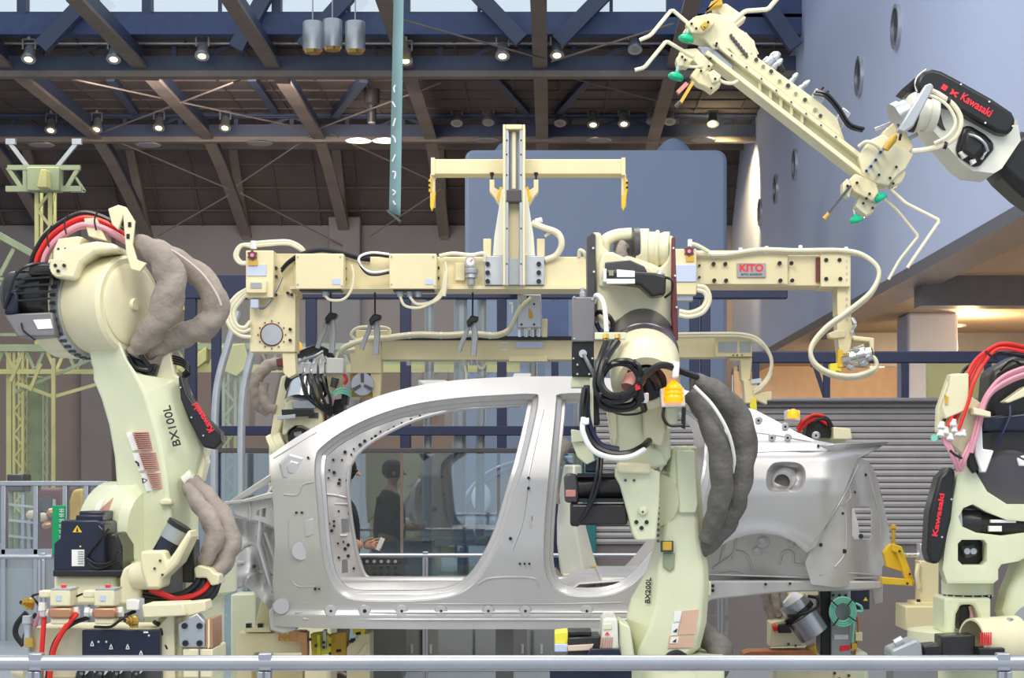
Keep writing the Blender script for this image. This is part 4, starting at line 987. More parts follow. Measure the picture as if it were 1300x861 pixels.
B().poly([(200, 785), (232, 783), (232, 861), (203, 861)], .06, .4).done('tool_body', 'cream', v, bev=.006)
pl_ = B().poly([(226, 792), (250, 779), (262, 792), (262, 822), (227, 822)], -.02, .05).done('electrode_plate', 'steel', v, bev=.004)
bolts([(234, 795), (253, 795), (235, 817), (253, 817)], 4, pl_, 'black', -.03, .02)
for i, m in enumerate(('copper', 'hoist', 'copper')): B().poly([(260 + i * 3.5, 788 - i * 1), (263 + i * 3.5, 786), (263 + i * 3.5, 822), (260 + i * 3.5, 824)], -.02, .2).done('bus_lamination', m, v)
B().poly([(232, 824), (270, 824), (270, 861), (232, 861)], -.02, .3).done('tool_body', 'cream', v, bev=.006)
B().box(209, 845, 214, 851, .05, .07).done('square_hole', 'black', v)
B().box(252, 824, 254, 861, -.025, -.01).done('tool_seam', 'grey', v)
B().lathe(q(17, 850, .1), q(32, 852, .1), [(0, U(10)), (1, U(10))], 14).done('filter_bowl', 'cream', v)
B().wbox((q(60, 0, .1).x, 7.9, 0), (q(255, 0, .1).x, 8.0, q(0, 861).z + .02)).done('stand_plate', 'cream', v)
B().wbox((q(45, 0).x, 7.76, 0), (q(265, 0).x, 8.05, .1)).done('stand_foot', 'grey', v, bev=.01)
# ================================================================ overhead hoist: upper beam with mast
D(12.0)
h = thing('hoist_beam', 'cream upper hoist beam with tall chrome-railed mast and red nameplate', 'hoist', q(653, 365) + Vector((0, .1, 0)))
B().box(372, 326, 760, 365, 0, .3).done('beam', 'hoist', h, bev=.006)
B().box(368, 363, 760, 367, -.04, .3).done('beam_flange', 'hoist', h)
B().box(760, 324, 1048, 363, .0, .3).done('beam', 'hoist', h, bev=.006)
B().box(848, 318, 1000, 325, .02, .3).done('beam_cap', 'hoist', h, bev=.004)
B().box(883, 320, 1000, 361, -.03, .0).done('beam_plate', 'hoist', h, bev=.003)
B().box(1042, 318, 1080, 364, -.05, .28).done('end_plate', 'hoist', h, bev=.004)
B().box(1036, 327, 1042, 358, -.02, .1).done('splice', 'maroon', h)
bolts([(906, 335), (921, 335), (907, 356), (922, 356), (990, 334), (1005, 334), (991, 356), (1006, 356), (1049, 330), (1066, 330), (1049, 354), (1067, 354)], 2.6, h, 'black', -.06, .03)
bolts([(888, 337), (888, 352)], 1.6, h, 'black', -.045, .02)
np_ = B().box(936, 334, 972, 352, -.045, -.03).done('nameplate', 'plate', h, bev=.002)
lettering('KITO', 'kred', np_, q(954, 340.5, -.047), px(12.5), name='brand_lettering', bold=.0022, sx=1.05)
lettering('KITO KOGYO', 'blackp', np_, q(954, 348.6, -.047), px(3.6), name='small_lettering', sx=1.2)
B().box(1063, 362, 1080, 400, .0, .2).done('drop_arm', 'hoist', h, bev=.004)
B().poly([(1063, 398), (1080, 398), (1084, 420), (1078, 450), (1066, 450), (1063, 425)], .02, .18).done('drop_arm', 'hoist', h, bev=.004)
for k in range(10): B().box(1074, 330 + k * 8, 1076, 333 + k * 8, -.052 if k < 4 else -.005, .01).done('cable_clip', 'steel', h)
# right end gripper head
g = B().poly([(1082, 426), (1110, 429), (1110, 456), (1106, 458), (1104, 434), (1084, 432)], -.02, .16).done('gripper_guard', 'hoist', h, bev=.008)
B().lathe(q(1070, 458, -.02), q(1108, 448, -.08), [(0, px(7)), (.25, px(10)), (.3, px(12)), (.5, px(12)), (.55, px(14)), (.8, px(14)), (.82, px(9)), (1, px(8))], 18).done('gripper_head', 'chrome', h)
for i, (x, y) in enumerate(((1085, 444), (1093, 460), (1100, 452), (1078, 466))): B().lathe(q(x, y, -.08), q(x + 5, y + 2, -.12), [(0, px(4)), (1, px(3))], 10).done('clamp_finger', 'steel', h)
B().poly([(1052, 423), (1062, 419), (1072, 420), (1074, 428), (1060, 430), (1053, 429)], .0, .1).done('guide_shoe', 'hoist', h, bev=.006)
B().poly([(1054, 462), (1068, 460), (1068, 472), (1062, 470), (1060, 474), (1054, 470)], -.03, .05).done('yellow_stop', 'yg', h)
B().box(1064, 444, 1070, 466, -.04, .05).done('yellow_stop', 'yellow', h)
B().tube([q(1082, 404, .02), q(1086, 412, 0), q(1082, 420, 0), q(1086, 428, 0)], px(2.4), n=8).done('air_line', 'chrome', h)
for o_, dy in ((0, -.07), (3.2, -.03)):
    B().tube([q(870, 318 + o_, dy), q(885, 322 + o_, dy), q(920, 323 + o_, dy), q(965, 317 + o_, dy), q(1010, 318 + o_, dy), q(1070, 318 + o_, dy), q(1098, 325 + o_ * .3, dy - .02), q(1116, 344, dy - .03 + o_ * .01), q(1106, 370 + o_, dy - .04), q(1075, 396 + o_, dy - .06), q(1048, 416 + o_, dy - .08),
              q(1030, 440 + o_, dy - .08), q(1034, 460 + o_, dy - .08), q(1056, 474 + o_, dy - .08), q(1085, 477 + o_, dy - .05), q(1110, 468 + o_, dy), q(1112, 458, dy), q(1104, 450, dy)], px(2.9), n=8).done('hose', 'ivory', h)
for x, y in ((905, 321), (940, 317), (973, 315), (1016, 314), (1074, 316)): B().lathe(q(x - 2, y + 2, -.05), q(x + 2, y + 2, -.05), [(0, px(4.6)), (1, px(4.6))], 10).done('hose_tie', 'whitep', h)
# control block beside the centre robot
B().box(846, 316, 884, 338, -.12, .0).done('valve_block', 'hoist', h, bev=.004)
B().box(850, 336, 884, 358, -.14, -.02).done('control_box', 'lav', h, bev=.004)
B().box(850, 358, 884, 374, -.13, -.02).done('control_box', 'hoist', h, bev=.004)
B().box(852, 374, 880, 382, -.1, -.02).done('control_box', 'alu', h, bev=.004)
for cx_, cy_ in ((875, 319),):
    pts = [q(cx_ + 7 * math.cos(a) * (1 if i % 2 else .68), cy_ + 7 * math.sin(a) * (1 if i % 2 else .68), -.135) for i, a in enumerate([k * PI / 6 for k in range(12)])]
    B().add(pts + [p + Vector((0, .02, 0)) for p in pts], [tuple(range(12)), tuple(range(23, 11, -1))] + [(i, (i + 1) % 12, (i + 1) % 12 + 12, i + 12) for i in range(12)]).done('red_handwheel', 'maroon', h)
    B().cyl(q(cx_, cy_, -.15), q(cx_, cy_, -.12), px(2.4), n=10).done('wheel_hub', 'pink', h)
    B().box(cx_ - 4, cy_ + 6, cx_ + 6, cy_ + 13, -.13, -.1).done('yellow_valve', 'mustard', h)
B().lathe(q(876, 304, -.1), q(876, 313, -.1), [(0, px(3)), (1, px(3))], 10).done('air_fitting', 'whitep', h)
B().tube([q(876, 309, -.1), q(886, 312, -.1), q(900, 320, -.1)], px(2.6), n=8).done('hose', 'ivory', h)
for o_ in (0, 5): B().tube([q(884, 363 + o_, -.1), q(896 - o_ * .4, 366 + o_, -.1), q(901 - o_ * .8, 380, -.1), q(893 - o_ * .4, 396 - o_, -.1), q(876, 402 - o_, -.1), q(862, 400 - o_, -.1)], px(3), n=8).done('hose', 'ivory', h)
# left end: valve block, column, round port
B().box(317, 372, 375, 447, .0, .2).done('end_column', 'hoist', h, bev=.005)
B().box(312, 318, 347, 378, -.1, .05).done('valve_block', 'hoist', h, bev=.005)
B().box(314, 336, 338, 350, -.11, -.09).done('type_plate', 'lav', h)
B().box(312, 356, 338, 372, -.14, -.08).done('control_box', 'hoist', h, bev=.005)
B().box(318, 359, 332, 366, -.145, -.13).done('type_plate', 'plate', h)
B().box(318, 380, 328, 391, -.1, -.03).done('plug', 'lav', h, bev=.004)
pts = [q(320 + 7 * math.cos(a) * (1 if i % 2 else .68), 324 + 7 * math.sin(a) * (1 if i % 2 else .68), -.125) for i, a in enumerate([k * PI / 6 for k in range(12)])]
B().add(pts + [p + Vector((0, .02, 0)) for p in pts], [tuple(range(12)), tuple(range(23, 11, -1))] + [(i, (i + 1) % 12, (i + 1) % 12 + 12, i + 12) for i in range(12)]).done('red_handwheel', 'maroon', h)
B().cyl(q(320, 324, -.14), q(320, 324, -.11), px(2.4), n=10).done('wheel_hub', 'pink', h)
B().box(315, 331, 327, 337, -.12, -.1).done('yellow_valve', 'mustard', h)
B().lathe(q(345, 425, -.015), q(345, 425, .02), [(0, px(12.5)), (0, px(14.5)), (1, px(15))], 28).done('port_ring', 'maroon', h)
B().cyl(q(345, 425, -.022), q(345, 425, .02), px(13), n=28).done('round_port', 'steel', h)
for k in range(12):
    a = 2 * PI * k / 12; B().cyl(q(345 + 17.5 * math.cos(a), 425 + 17.5 * math.sin(a), -.012), q(345 + 17.5 * math.cos(a), 425 + 17.5 * math.sin(a), .01), px(1), n=6).done('port_bolt', 'dgrey', h)
bolts([(350, 340), (350, 351), (338, 374), (350, 374), (365, 372), (370, 374), (368, 418), (368, 432)], 2, h, 'black', -.03, .04)
B().poly([(358, 447), (374, 447), (376, 475), (366, 480), (360, 474)], .02, .15).done('end_finger', 'hoist', h, bev=.004)
B().box(340, 322, 378, 376, .02, .25).done('corner_plate', 'hoist', h, bev=.005)
for o_ in (0, 4): B().tube([q(322, 310 + o_, -.08), q(305 + o_ * .6, 312, -.08), q(298 + o_ * .8, 324, -.08), q(304 + o_ * .6, 334 - o_ * .3, -.08), q(316, 335 - o_ * .5, -.08)], px(2.2), n=8).done('hose', 'ivory', h)
B().lathe(q(322, 316, -.08), q(322, 306, -.08), [(0, px(4)), (1, px(4))], 8).done('air_fitting', 'whitep', h)
for o_ in (0, 3): B().tube([q(322, 309 + o_, -.08), q(345, 307 + o_, -.06), q(368, 307 + o_, -.04), q(384, 316 + o_, -.02), q(386, 325, .0)], px(2.6), n=8).done('hose', 'ivory', h)
for o_ in (0, 5, 10): B().tube([q(316, 366 + o_ * .5, -.06), q(300 + o_ * .8, 376 + o_ * .3, -.06), q(287 + o_, 395, -.06), q(292 + o_ * .8, 415 - o_ * .3, -.06), q(305 + o_ * .5, 426 - o_, -.05), q(318, 428 - o_ * 2, -.03)], px(2.6), n=8).done('hose', 'ivory', h)
B().tube([q(330, 392, -.06), q(336, 390, -.08), q(344, 380, -.08), q(352, 366, -.08), q(358, 352, -.06)], px(1.8), n=6).done('hose', 'grey', h)
for m, dy, o_ in (('rubber', -.05, 0), ('navy', -.03, 3), ('ivory', -.01, 5)):
    B().tube([q(357, 342 + o_, dy), q(366, 332 + o_, dy), q(382, 322 + o_, dy), q(405, 316 + o_, dy), q(430, 319 + o_, dy), q(455, 326 + o_, dy), q(470, 328 + o_, dy)], px(1.9), n=6).done('cable', m, h)
for m, o_ in (('whitep', 0), ('rubber', 3)):
    B().tube([q(494, 323 + o_, -.12), q(472, 321 + o_, -.12), q(457, 326 + o_, -.13), q(457, 336, -.14), q(466, 344 + o_, -.14), q(478, 346 + o_, -.13), q(495, 343 + o_, -.1)], px(1.8), n=6).done('cable', m, h)
for x0, x1 in ((375, 436), (494, 554)):
    e = B().box(x0, 322, x1, 367, -.16, -.005).done('enclosure', 'hoist', h, bev=.006)
    B().box(x1 - 14, 354, x1 - 4, 361, -.165, -.15).done('type_plate', 'lav', e)
    for x, y in ((x0 + 3, 326), (x1 - 4, 326), (x0 + 3, 361), (x1 - 2, 363)): B().cyl(q(x, y, -.166), q(x, y, -.15), px(1.2), n=8).done('screw', 'steel', e)
    B().box(x0 + 5, 367, x1 - 3, 369.5, -.14, -.02).done('gland_strip', 'black', e)
bolts([(438, 341), (438, 354), (556, 340), (556, 353)], 2, h, 'black', -.02, .03)
for x in (413, 508, 520, 531):
    B().lathe(q(x, 368, -.08), q(x, 377, -.08), [(0, px(5)), (.55, px(5)), (.6, px(4)), (1, px(3.4))], 12).done('cable_gland', 'steel', h)
for pp in ([(413, 376), (420, 381), (436, 380), (446, 368), (449, 350), (446, 336)], [(508, 377), (514, 388), (530, 391), (545, 386), (560, 376), (567, 352), (565, 332)], [(520, 377), (530, 386), (550, 382), (562, 366), (566, 345)]):
    B().tube([q(a, c, -.1) for a, c in pp], px(1.8), n=6).done('cable', 'ivory', h)
B().lathe(q(566, 345, -.1), q(563, 376, -.1), [(0, px(3)), (.5, px(4)), (1, px(3))], 8).done('cable_sheath', 'ivory', h)
B().tube([q(558, 325, -.06), q(575, 322, -.07), (q(598, 324, -.07)), q(614, 322, -.07), q(615, 332, -.06)], px(2.6), n=8).done('hose', 'ivory', h)
# air regulator
B().lathe(q(597, 332, -.1), q(597, 332, -.04), [(0, px(5)), (0, px(7)), (1, px(7))], 20).done('pressure_gauge', 'steel', h)
B().cyl(q(597, 332, -.103), q(597, 332, -.09), px(5), n=20).done('gauge_face', 'whitep', h)
B().bar(q(597, 332, -.105), q(600, 329, -.105), px(1)).done('gauge_needle', 'kred', h)
B().lathe(q(598, 339, -.06), q(598, 362, -.06), [(0, px(6)), (.15, px(9)), (.35, px(9)), (.4, px(7)), (.6, px(8)), (.65, px(5)), (1, px(5))], 14).done('air_regulator', 'plate', h)
B().box(578, 334, 590, 356, -.03, .0).done('regulator_bracket', 'hoist', h, bev=.003)
# mast
B().box(615, 325, 642, 362, -.06, .02).done('mast_plate', 'steel', h, bev=.004)
B().box(664, 325, 691, 362, -.06, .02).done('mast_plate', 'steel', h, bev=.004)
bolts([(619, 335), (619, 346), (619, 357), (684, 335), (684, 346), (684, 357)], 3, h, 'black', -.085, .03)
for s_ in (-1, 1):
    xc = 652.5
    B().poly([(xc + s_ * 13, 240), (xc + s_ * 13, 325), (xc + s_ * 27, 325), (xc + s_ * 25, 300), (xc + s_ * 15.5, 240)], -.04, .2).done('mast_gusset', 'white', h, bev=.004)
    B().box(xc + s_ * 9 - 2.2, 160, xc + s_ * 9 + 2.2, 362, -.1, -.03).done('chrome_rail', 'chrome', h, bev=.003)
    B().box(xc + s_ * 12.5 - 1.6, 158, xc + s_ * 12.5 + 1.6, 362, -.13, .05).done('mast_side', 'hoist', h, bev=.003)
    for y in (163, 178, 196, 222, 255, 290, 335): B().cyl(q(xc + s_ * 9, y, -.11), q(xc + s_ * 9, y, -.09), px(1.1), n=8).done('rail_screw', 'dgrey', h)
    B().poly([(xc + s_ * 31, 228), (xc + s_ * 25, 228), (xc + s_ * 25, 238), (xc + s_ * 20, 241), (xc + s_ * 13, 240), (xc + s_ * 13, 258), (xc + s_ * 18, 262), (xc + s_ * 26, 249), (xc + s_ * 31, 243)], -.0, .1).done('stop_hook', 'hoist', h, bev=.004)
    B().poly([(xc + s_ * 13, 238), (xc + s_ * 18, 237), (xc + s_ * 22, 250), (xc + s_ * 18, 257), (xc + s_ * 13, 256)], -.03, .02).done('yellow_buffer', 'yellow', h, bev=.004)
    B().lathe(q(xc + s_ * 28, 229, .05), q(xc + s_ * 28, 219, .05), [(0, px(1.4)), (.6, px(1.4)), (.6, px(2.6)), (1, px(2.6))], 8).done('stop_screw', 'black', h)
    B().box(xc + s_ * 34 - 5, 303, xc + s_ * 34 + 5, 326, .0, .1).done('side_bracket', 'hoist', h, bev=.003)
B().box(642, 158, 663, 164, -.12, .05).done('mast_cap', 'hoist', h, bev=.004)
B().box(646, 240, 659, 330, -.02, .1).done('mast_core', 'hoist', h)
B().box(646, 168, 659, 240, .0, .1).done('mast_core', 'steel', h)
B().cyl(q(652.5, 168, -.06), q(652.5, 240, -.06), px(3), n=12).done('ball_screw', 'ivory', h)
B().box(643, 241, 662, 256, -.12, -.02).done('slide_block', 'dgrey', h, bev=.004)
B().box(645, 328, 660, 362, -.08, .0).done('slide_block', 'plate', h, bev=.004)
B().tube([q(676, 283, -.02), q(690, 289, -.04), q(708, 296, -.05), q(713, 310, -.05), q(706, 324, -.03), q(692, 330, -.02)], px(4), n=10).done('hose', 'ivory', h)
B().tube([q(680, 281, -.02), q(688, 279, -.03)], px(3.4), n=10).done('air_fitting', 'whitep', h)
B().tube([q(692, 300, -.01), q(700, 295, -.03), q(708, 300, -.03)], px(2), n=8).done('hose', 'ivory', h)
B().tube([q(735, 326, .0), q(736, 318, -.02), q(741, 320, -.02), q(744, 326, 0)], px(2.4), n=8).done('hose', 'ivory', h)
# cross arm on the mast
B().box(549, 202, 793, 221, .06, .22).done('cross_arm', 'hoist', h, bev=.006)
B().box(547, 200, 552, 222, .05, .23).done('cross_arm_end', 'hoist', h); B().box(789, 200, 794, 222, .05, .23).done('cross_arm_end', 'hoist', h)
for x, s_ in ((549, -1), (792, 1)):
    B().box(x - 3, 221, x + 3, 262, .1, .18).done('hanger_strip', 'hoist', h, bev=.003)
    B().poly([(x - 3, 250), (x + 2, 242), (x + 4, 244), (x + 2, 262), (x - 1, 268), (x - 3, 262)], .06, .1).done('hook', 'yellow', h, bev=.004)
    B().poly([(x + s_ * 1, 226), (x + s_ * 5, 228), (x + s_ * 5, 243), (x + s_ * 1, 243)], .08, .12).done('hook_latch', 'yellow', h, bev=.003)
    for y in (232, 238): B().cyl(q(x + s_ * 4, y, .07), q(x + s_ * 4, y, .09), px(1.5), n=8).done('latch_bolt', 'black', h)
B().bar(P(653, 352, 12.25), P(653, 362, 16.52), .1).done('support_bar', 'hoist', h)
# ---------------------------------------------------------------- lower beam
D(12.7)
g = thing('gripper_beam', 'cream lower gripper beam hanging over the car roof on an aluminium slide', 'hoist', q(660, 456) + Vector((0, .1, 0)))
B().box(484, 431, 800, 457, 0, .22).done('beam', 'hoist', g, bev=.006)
B().box(470, 427, 800, 432, -.02, .1).done('cable_tray', 'black', g)
B().box(646, 452, 695, 459, -.03, .1).done('beam_clamp', 'hoist', g, bev=.004)
B().box(655, 434, 690, 442, -.02, .0).done('beam_window', 'lav', g)
for y in (434, 443): B().box(636, y, 645, y + 2, -.006, .0).done('white_mark', 'whitep', g)
for k, (r, o_, dy) in enumerate(((2.4, 0, -.05), (2.2, 2, -.02), (2, -2, -.03))):
    B().tube([q(450, 444 + o_, dy), q(434, 446 + o_, dy - .05), q(440, 440 + o_, dy - .08), q(465, 431 + o_, dy - .05), q(490, 429 + o_, dy), q(530, 425 + o_, dy), q(565, 426 + o_, dy), q(600, 424 + o_, dy), q(628, 426 + o_, dy), q(645, 420 + o_, dy - .03), q(652, 408 + o_, dy - .08), q(660, 392 + o_, dy - .1), q(674, 378, dy - .1)], px(r), n=7).done('hose', 'ivory', g)
for x in (480, 520, 560, 600, 622): B().lathe(q(x - 1.5, 426, -.03), q(x + 1.5, 426, -.03), [(0, px(4.4)), (1, px(4.4))], 10).done('hose_tie', 'whitep', g)
B().tube([q(452, 432, -.04), q(446, 424, -.05), q(455, 416, -.05), q(480, 415, -.04), q(494, 418, -.03), q(494, 428, -.03)], px(2), n=7).done('hose', 'ivory', g)
B().poly([(443, 432), (484, 432), (484, 474), (446, 474)], .0, .15).done('end_plate', 'hoist', g, bev=.005)
B().box(452, 419, 492, 432, .02, .12).done('end_block', 'hoist', g, bev=.004)
B().poly([(470, 474), (484, 474), (482, 508), (474, 512)], .02, .12).done('end_finger', 'hoist', g, bev=.004)
ch = B().lathe(q(460, 488, -.08), q(460, 488, .05), [(0, px(3)), (0, px(14)), (.5, px(15)), (1, px(15))], 24).done('gripper_chuck', 'alu', g)
for k in range(3):
    a = k * 2 * PI / 3 + .5
    B().poly([(460 + 3 * math.cos(a - .6), 488 + 3 * math.sin(a - .6)), (460 + 14 * math.cos(a - .17), 488 + 14 * math.sin(a - .17)), (460 + 14 * math.cos(a + .17), 488 + 14 * math.sin(a + .17)), (460 + 3 * math.cos(a + .6), 488 + 3 * math.sin(a + .6))], -.10, -.08).done('chuck_jaw', 'dgrey', ch)
B().poly([(444, 474), (472, 474), (480, 480), (476, 504), (446, 504)], .05, .1).done('chuck_plate', 'mustard', g, bev=.004)
for x in (430, 519, 590, 599, 606): B().lathe(q(x, 457, .05), q(x, 464, .05), [(0, px(3.6)), (1, px(3))], 10).done('cable_gland', 'steel', g)
for pp in ([(590, 464), (592, 480), (588, 500)], [(606, 464), (612, 468), (618, 460)]): B().tube([q(a, c, .03) for a, c in pp], px(1.8), n=6).done('cable', 'ivory', g)
# slide carrying the beam
sl = B().box(657, 374, 687, 416, -.12, .05).done('slide_plate', 'alu', g, bev=.004)
for x, y in ((662, 386), (678, 386), (662, 412), (678, 412), (670, 377)): B().cyl(q(x, y, -.13), q(x, y, -.11), px(1.5), n=8).done('slide_screw', 'black', sl)
B().poly([(671, 391), (675, 394), (677, 402), (675, 405), (671, 404)], -.125, -.11).done('orange_sticker', 'mustard', sl)
B().box(655, 365, 687, 371, -.1, .05).done('yellow_shim', 'mustard', g, bev=.003)
for x in (660, 668, 676, 684): B().cyl(q(x, 416, -.05), q(x, 428, -.05), px(2.2), n=8).done('guide_rod', 'chrome', g)
B().box(688, 405, 695, 428, -.05, .05).done('cylinder_body', 'hoist', g, bev=.003)
B().lathe(q(651, 384, -.05), q(651, 398, -.05), [(0, px(4)), (.15, px(4)), (.2, px(1.6)), (1, px(1.6))], 8).done('air_fitting', 'whitep', g)
# right end
B().box(800, 428, 908, 454, .0, .2).done('beam', 'hoist', g, bev=.005)
B().box(908, 426, 955, 453, -.04, .2).done('end_box', 'hoist', g, bev=.005)
B().box(912, 434, 936, 447, -.046, -.03).done('window', 'plate', g); B().box(939, 434, 953, 447, -.046, -.03).done('window', 'plate', g)
for x in (931, 936, 942): B().cyl(q(x, 451, -.046), q(x, 451, -.03), px(1), n=6).done('screw', 'black', g)
B().poly([(926, 454), (955, 454), (955, 458), (952, 482), (944, 486), (941, 482), (940, 458), (926, 457)], .0, .12).done('drop_arm', 'hoist', g, bev=.004)
B().poly([(944, 482), (962, 486), (964, 500), (958, 508), (956, 512), (946, 512)], -.02, .1).done('gripper_finger', 'hoist', g, bev=.005)
B().poly([(956, 499), (980, 497), (980, 508), (974, 508), (974, 514), (960, 508)], -.03, .06).done('gripper_finger', 'hoist', g, bev=.005)
B().poly([(955, 506), (960, 504), (961, 520), (954, 524), (952, 514)], -.04, .0).done('yellow_stop', 'yg', g)
B().poly([(953, 482), (966, 480), (967, 486), (954, 487)], -.04, .0).done('clamp_head', 'chrome', g)
for o_ in (0, 3):
    B().tube([q(800, 427 + o_, -.05), q(850, 425 + o_, -.05), q(900, 424 + o_, -.05), q(945, 425 + o_, -.05), q(966, 434 + o_, -.06), q(979, 455, -.07 + o_ * .01), q(977, 475 + o_, -.06), q(966, 490 + o_, -.05), q(958, 496 + o_, -.03)], px(2.4), n=8).done('hose', 'ivory', g)
B().bar(P(672, 440, 12.9), P(672, 446, 16.52), .06).done('support_bar', 'hoist', g)
# hanging cables and cylinders from the upper beam
D(12.2)
for i, (x, y0, y1, l) in enumerate(((420, 381, 398, 'grey cable bundle on a black hook, nearer the round port'), (476, 377, 400, 'grey cable bundle on a black hook in the middle of the hoist'), (600, 376, 402, 'grey cable bundle below the air regulator'))):
    t = thing('hanging_cable', l, 'cable', q(x, y1 + 60), 'grey cable bundles behind the hoist')
    B().tube([q(x - .5, y0 - 20), q(x, y0), q(x, y1)], px(1.2), n=6).done('wire', 'black', t)
    B().poly([(x - 8, y1 + 6), (x - 2, y1 - 2), (x + 8, y1), (x + 6, y1 + 6), (x, y1 + 8), (x - 6, y1 + 14)], 0, .1).done('hook', 'black', t, bev=.008)
    B().tube([q(x - 4, y1 + 6, .05), q(x - 8, y1 + 20, .05), q(x - 13, y1 + 32, .05), q(x - 17, y1 + 44, .05)], px(3), n=8).done('cable', 'plate', t)
    B().tube([q(x + 1, y1 + 6, .05), q(x + 3, y1 + 24, .05), q(x + 2, y1 + 36, .05), q(x + 1, y1 + 50, .05)], px(4), n=8).done('cable', 'plate', t)
D(15.5)
for x, l in ((296, 'bent grey steel pipe rising behind the hoist, nearest the taupe sleeves'), (330, 'bent grey steel pipe rising behind the hoist under the round port')):
    t = B().tube([q(x - 24, 845, .1), q(x - 24, 640, .1), q(x - 23, 530, .1), q(x - 18, 480, .1), q(x - 4, 430, .1), q(x + 6, 395, .1)], px(5), n=10).done('bent_pipe', 'steel')
    tag(t, l, 'pipe')
D(16.69)
for x in (545, 585, 612, 676, 735):
    t = B().tube([q(x, 362), q(x, 470), q(x - 2, 560), q(x - 3, 690)], px(6 if x != 585 else 9), n=10).box(x - 3, 350, x + 3, 366, -.075, .0).done('hanging_duct', 'plate')
    tag(t, {545: 'grey duct hanging behind the glass, nearest the taupe wall', 585: 'thick grey duct hanging behind the air regulator', 612: 'grey duct behind the lower gripper beam beside the slide', 676: 'grey duct behind the slide of the gripper beam', 735: 'grey duct behind the centre robot'}[x], 'duct', 'ducts behind the glass')
# ================================================================ centre robot standing before the car
D(8.8)
c5 = thing('industrial_robot', 'pale cream robot with charcoal sleeves and orange beacon in front of the rear door', 'robot', ground(848, 8.8) + Vector((0, .2, 0)), 'assembly robots round the car')
def P5(pts, d0, d1, nm, m, bev=.008, par=None): return B().poly(pts, d0, d1).done(nm, m, par or c5, bev=bev)
def T5(pts, r, m, nm='cable', n=8): return B().tube([q(*p) for p in pts], U(r), n=n).done(nm, m, c5)
# lower arm
lv = [((840, 575), (856, 566), (884, 566)), ((838, 600), (852, 594), (888, 600)), ((838, 640), (850, 640), (892, 640)), ((832, 686), (840, 688), (894, 686)), ((820, 727), (836, 722), (899, 720)), ((801, 760), (835, 766), (900, 745)), ((795, 784), (826, 797), (897, 790)),
      ((801, 815), (812, 824), (889, 822)), ((804, 836), (806, 838), (870, 838))]
cs = []
for l, r, e in lv:
    cs.append([q(l[0], l[1], .12), q(r[0], r[1], -.02), q(e[0] - 8, e[1], -.02), q(e[0], e[1], .04), q(e[0], e[1], .3), q(l[0], l[1], .3)])
a5 = B().ring(cs).done('lower_arm', 'pale', c5, bev=.012, ang=.5)
T5([(870, 834, -.05), (860, 829, -.06), (850, 832, -.06), (846, 840, -.05)], 4, 'rubber')
B().lathe(q(870, 566, .1), q(870, 596, .1), [(0, U(12)), (.1, U(15)), (1, U(15))], 20).done('arm_cap', 'white', c5)
P5([(858, 572), (882, 572), (887, 640), (884, 652), (862, 652)], -.04, .0, 'arm_rib', 'pale', .008, a5)
B().box(839, 687, 855, 701, -.05, .0).done('stop_pocket', 'dgrey', a5)
B().box(841, 688, 853, 699, -.06, -.02).done('stop_block', 'mustard', a5, bev=.004)
P5([(842, 702), (857, 702), (856, 722), (850, 726), (842, 720)], -.03, .02, 'stop_recess', 'gsteel', .003, a5)
lettering('BX200L', 'blackp', a5, q(823, 750, .012), U(12), ax=q(827, 722, .06) - q(824, 780, .06), up=(-1, 1.05, 0), name='model_lettering', bold=.0006, sx=.85)
# label on the arm
for (pts, m, d) in (([(856, 777), (866, 776), (863, 789), (855, 790)], 'whitep', 0), ([(866, 776), (887, 774), (885, 790), (864, 792)], 'fade', 0), ([(853, 792), (862, 791), (860, 806), (852, 807)], 'whitep', 0), ([(863, 792), (885, 790), (883, 805), (861, 806)], 'fade', 0),
                     ([(850, 808), (881, 807), (880, 822), (848, 823)], 'fade', 0), ([(852, 809), (862, 809), (860, 817), (850, 817)], 'whitep', -.003)):
    P5(pts, -.026 + d, .0, 'label_strip', m, 0, a5)
for x, y in ((857, 800), (856, 813)): P5([(x - 2.5, y + 2), (x + 3, y - 2), (x + 2, y + 3)], -.031, .0, 'warning_mark', 'blackp', 0, a5)
# joint plate with three sockets
jp = P5([(780, 604), (783, 590), (826, 594), (838, 600), (837, 640), (833, 686), (808, 687), (803, 678), (796, 650), (787, 617)], -.12, .06, 'joint_plate', 'pale')
P5([(784, 587), (826, 587), (827, 602), (784, 601)], -.15, -.05, 'joint_block', 'cream', .01)
bolts([(808, 663), (821, 663), (814.5, 670.5)], 2.7, jp, 'black', -.128, .02)
B().lathe(q(816, 649, -.14), q(816, 649, -.1), [(0, U(3)), (.1, U(5)), (.5, U(7)), (1, U(9))], 18).done('joint_boss', 'pale', jp)
B().cyl(q(816, 650, -.143), q(816, 650, -.13), U(1.3), n=8).done('boss_hole', 'black', jp)
for x in (794, 805): B().cyl(q(x, 610, -.128), q(x, 610, -.11), U(1.8), n=8).done('plate_hole', 'dgrey', jp)
for k in range(12): B().cyl(q(835.5, 610 + k * 7, -.1), q(835.5, 610 + k * 7, -.05), U(2.2), n=6).done('ring_bolt', 'dgrey', c5)
B().lathe(q(842, 635, .08), q(832, 635, .02), [(0, U(34)), (1, U(34))], 36).done('joint_ring', 'pale', c5)
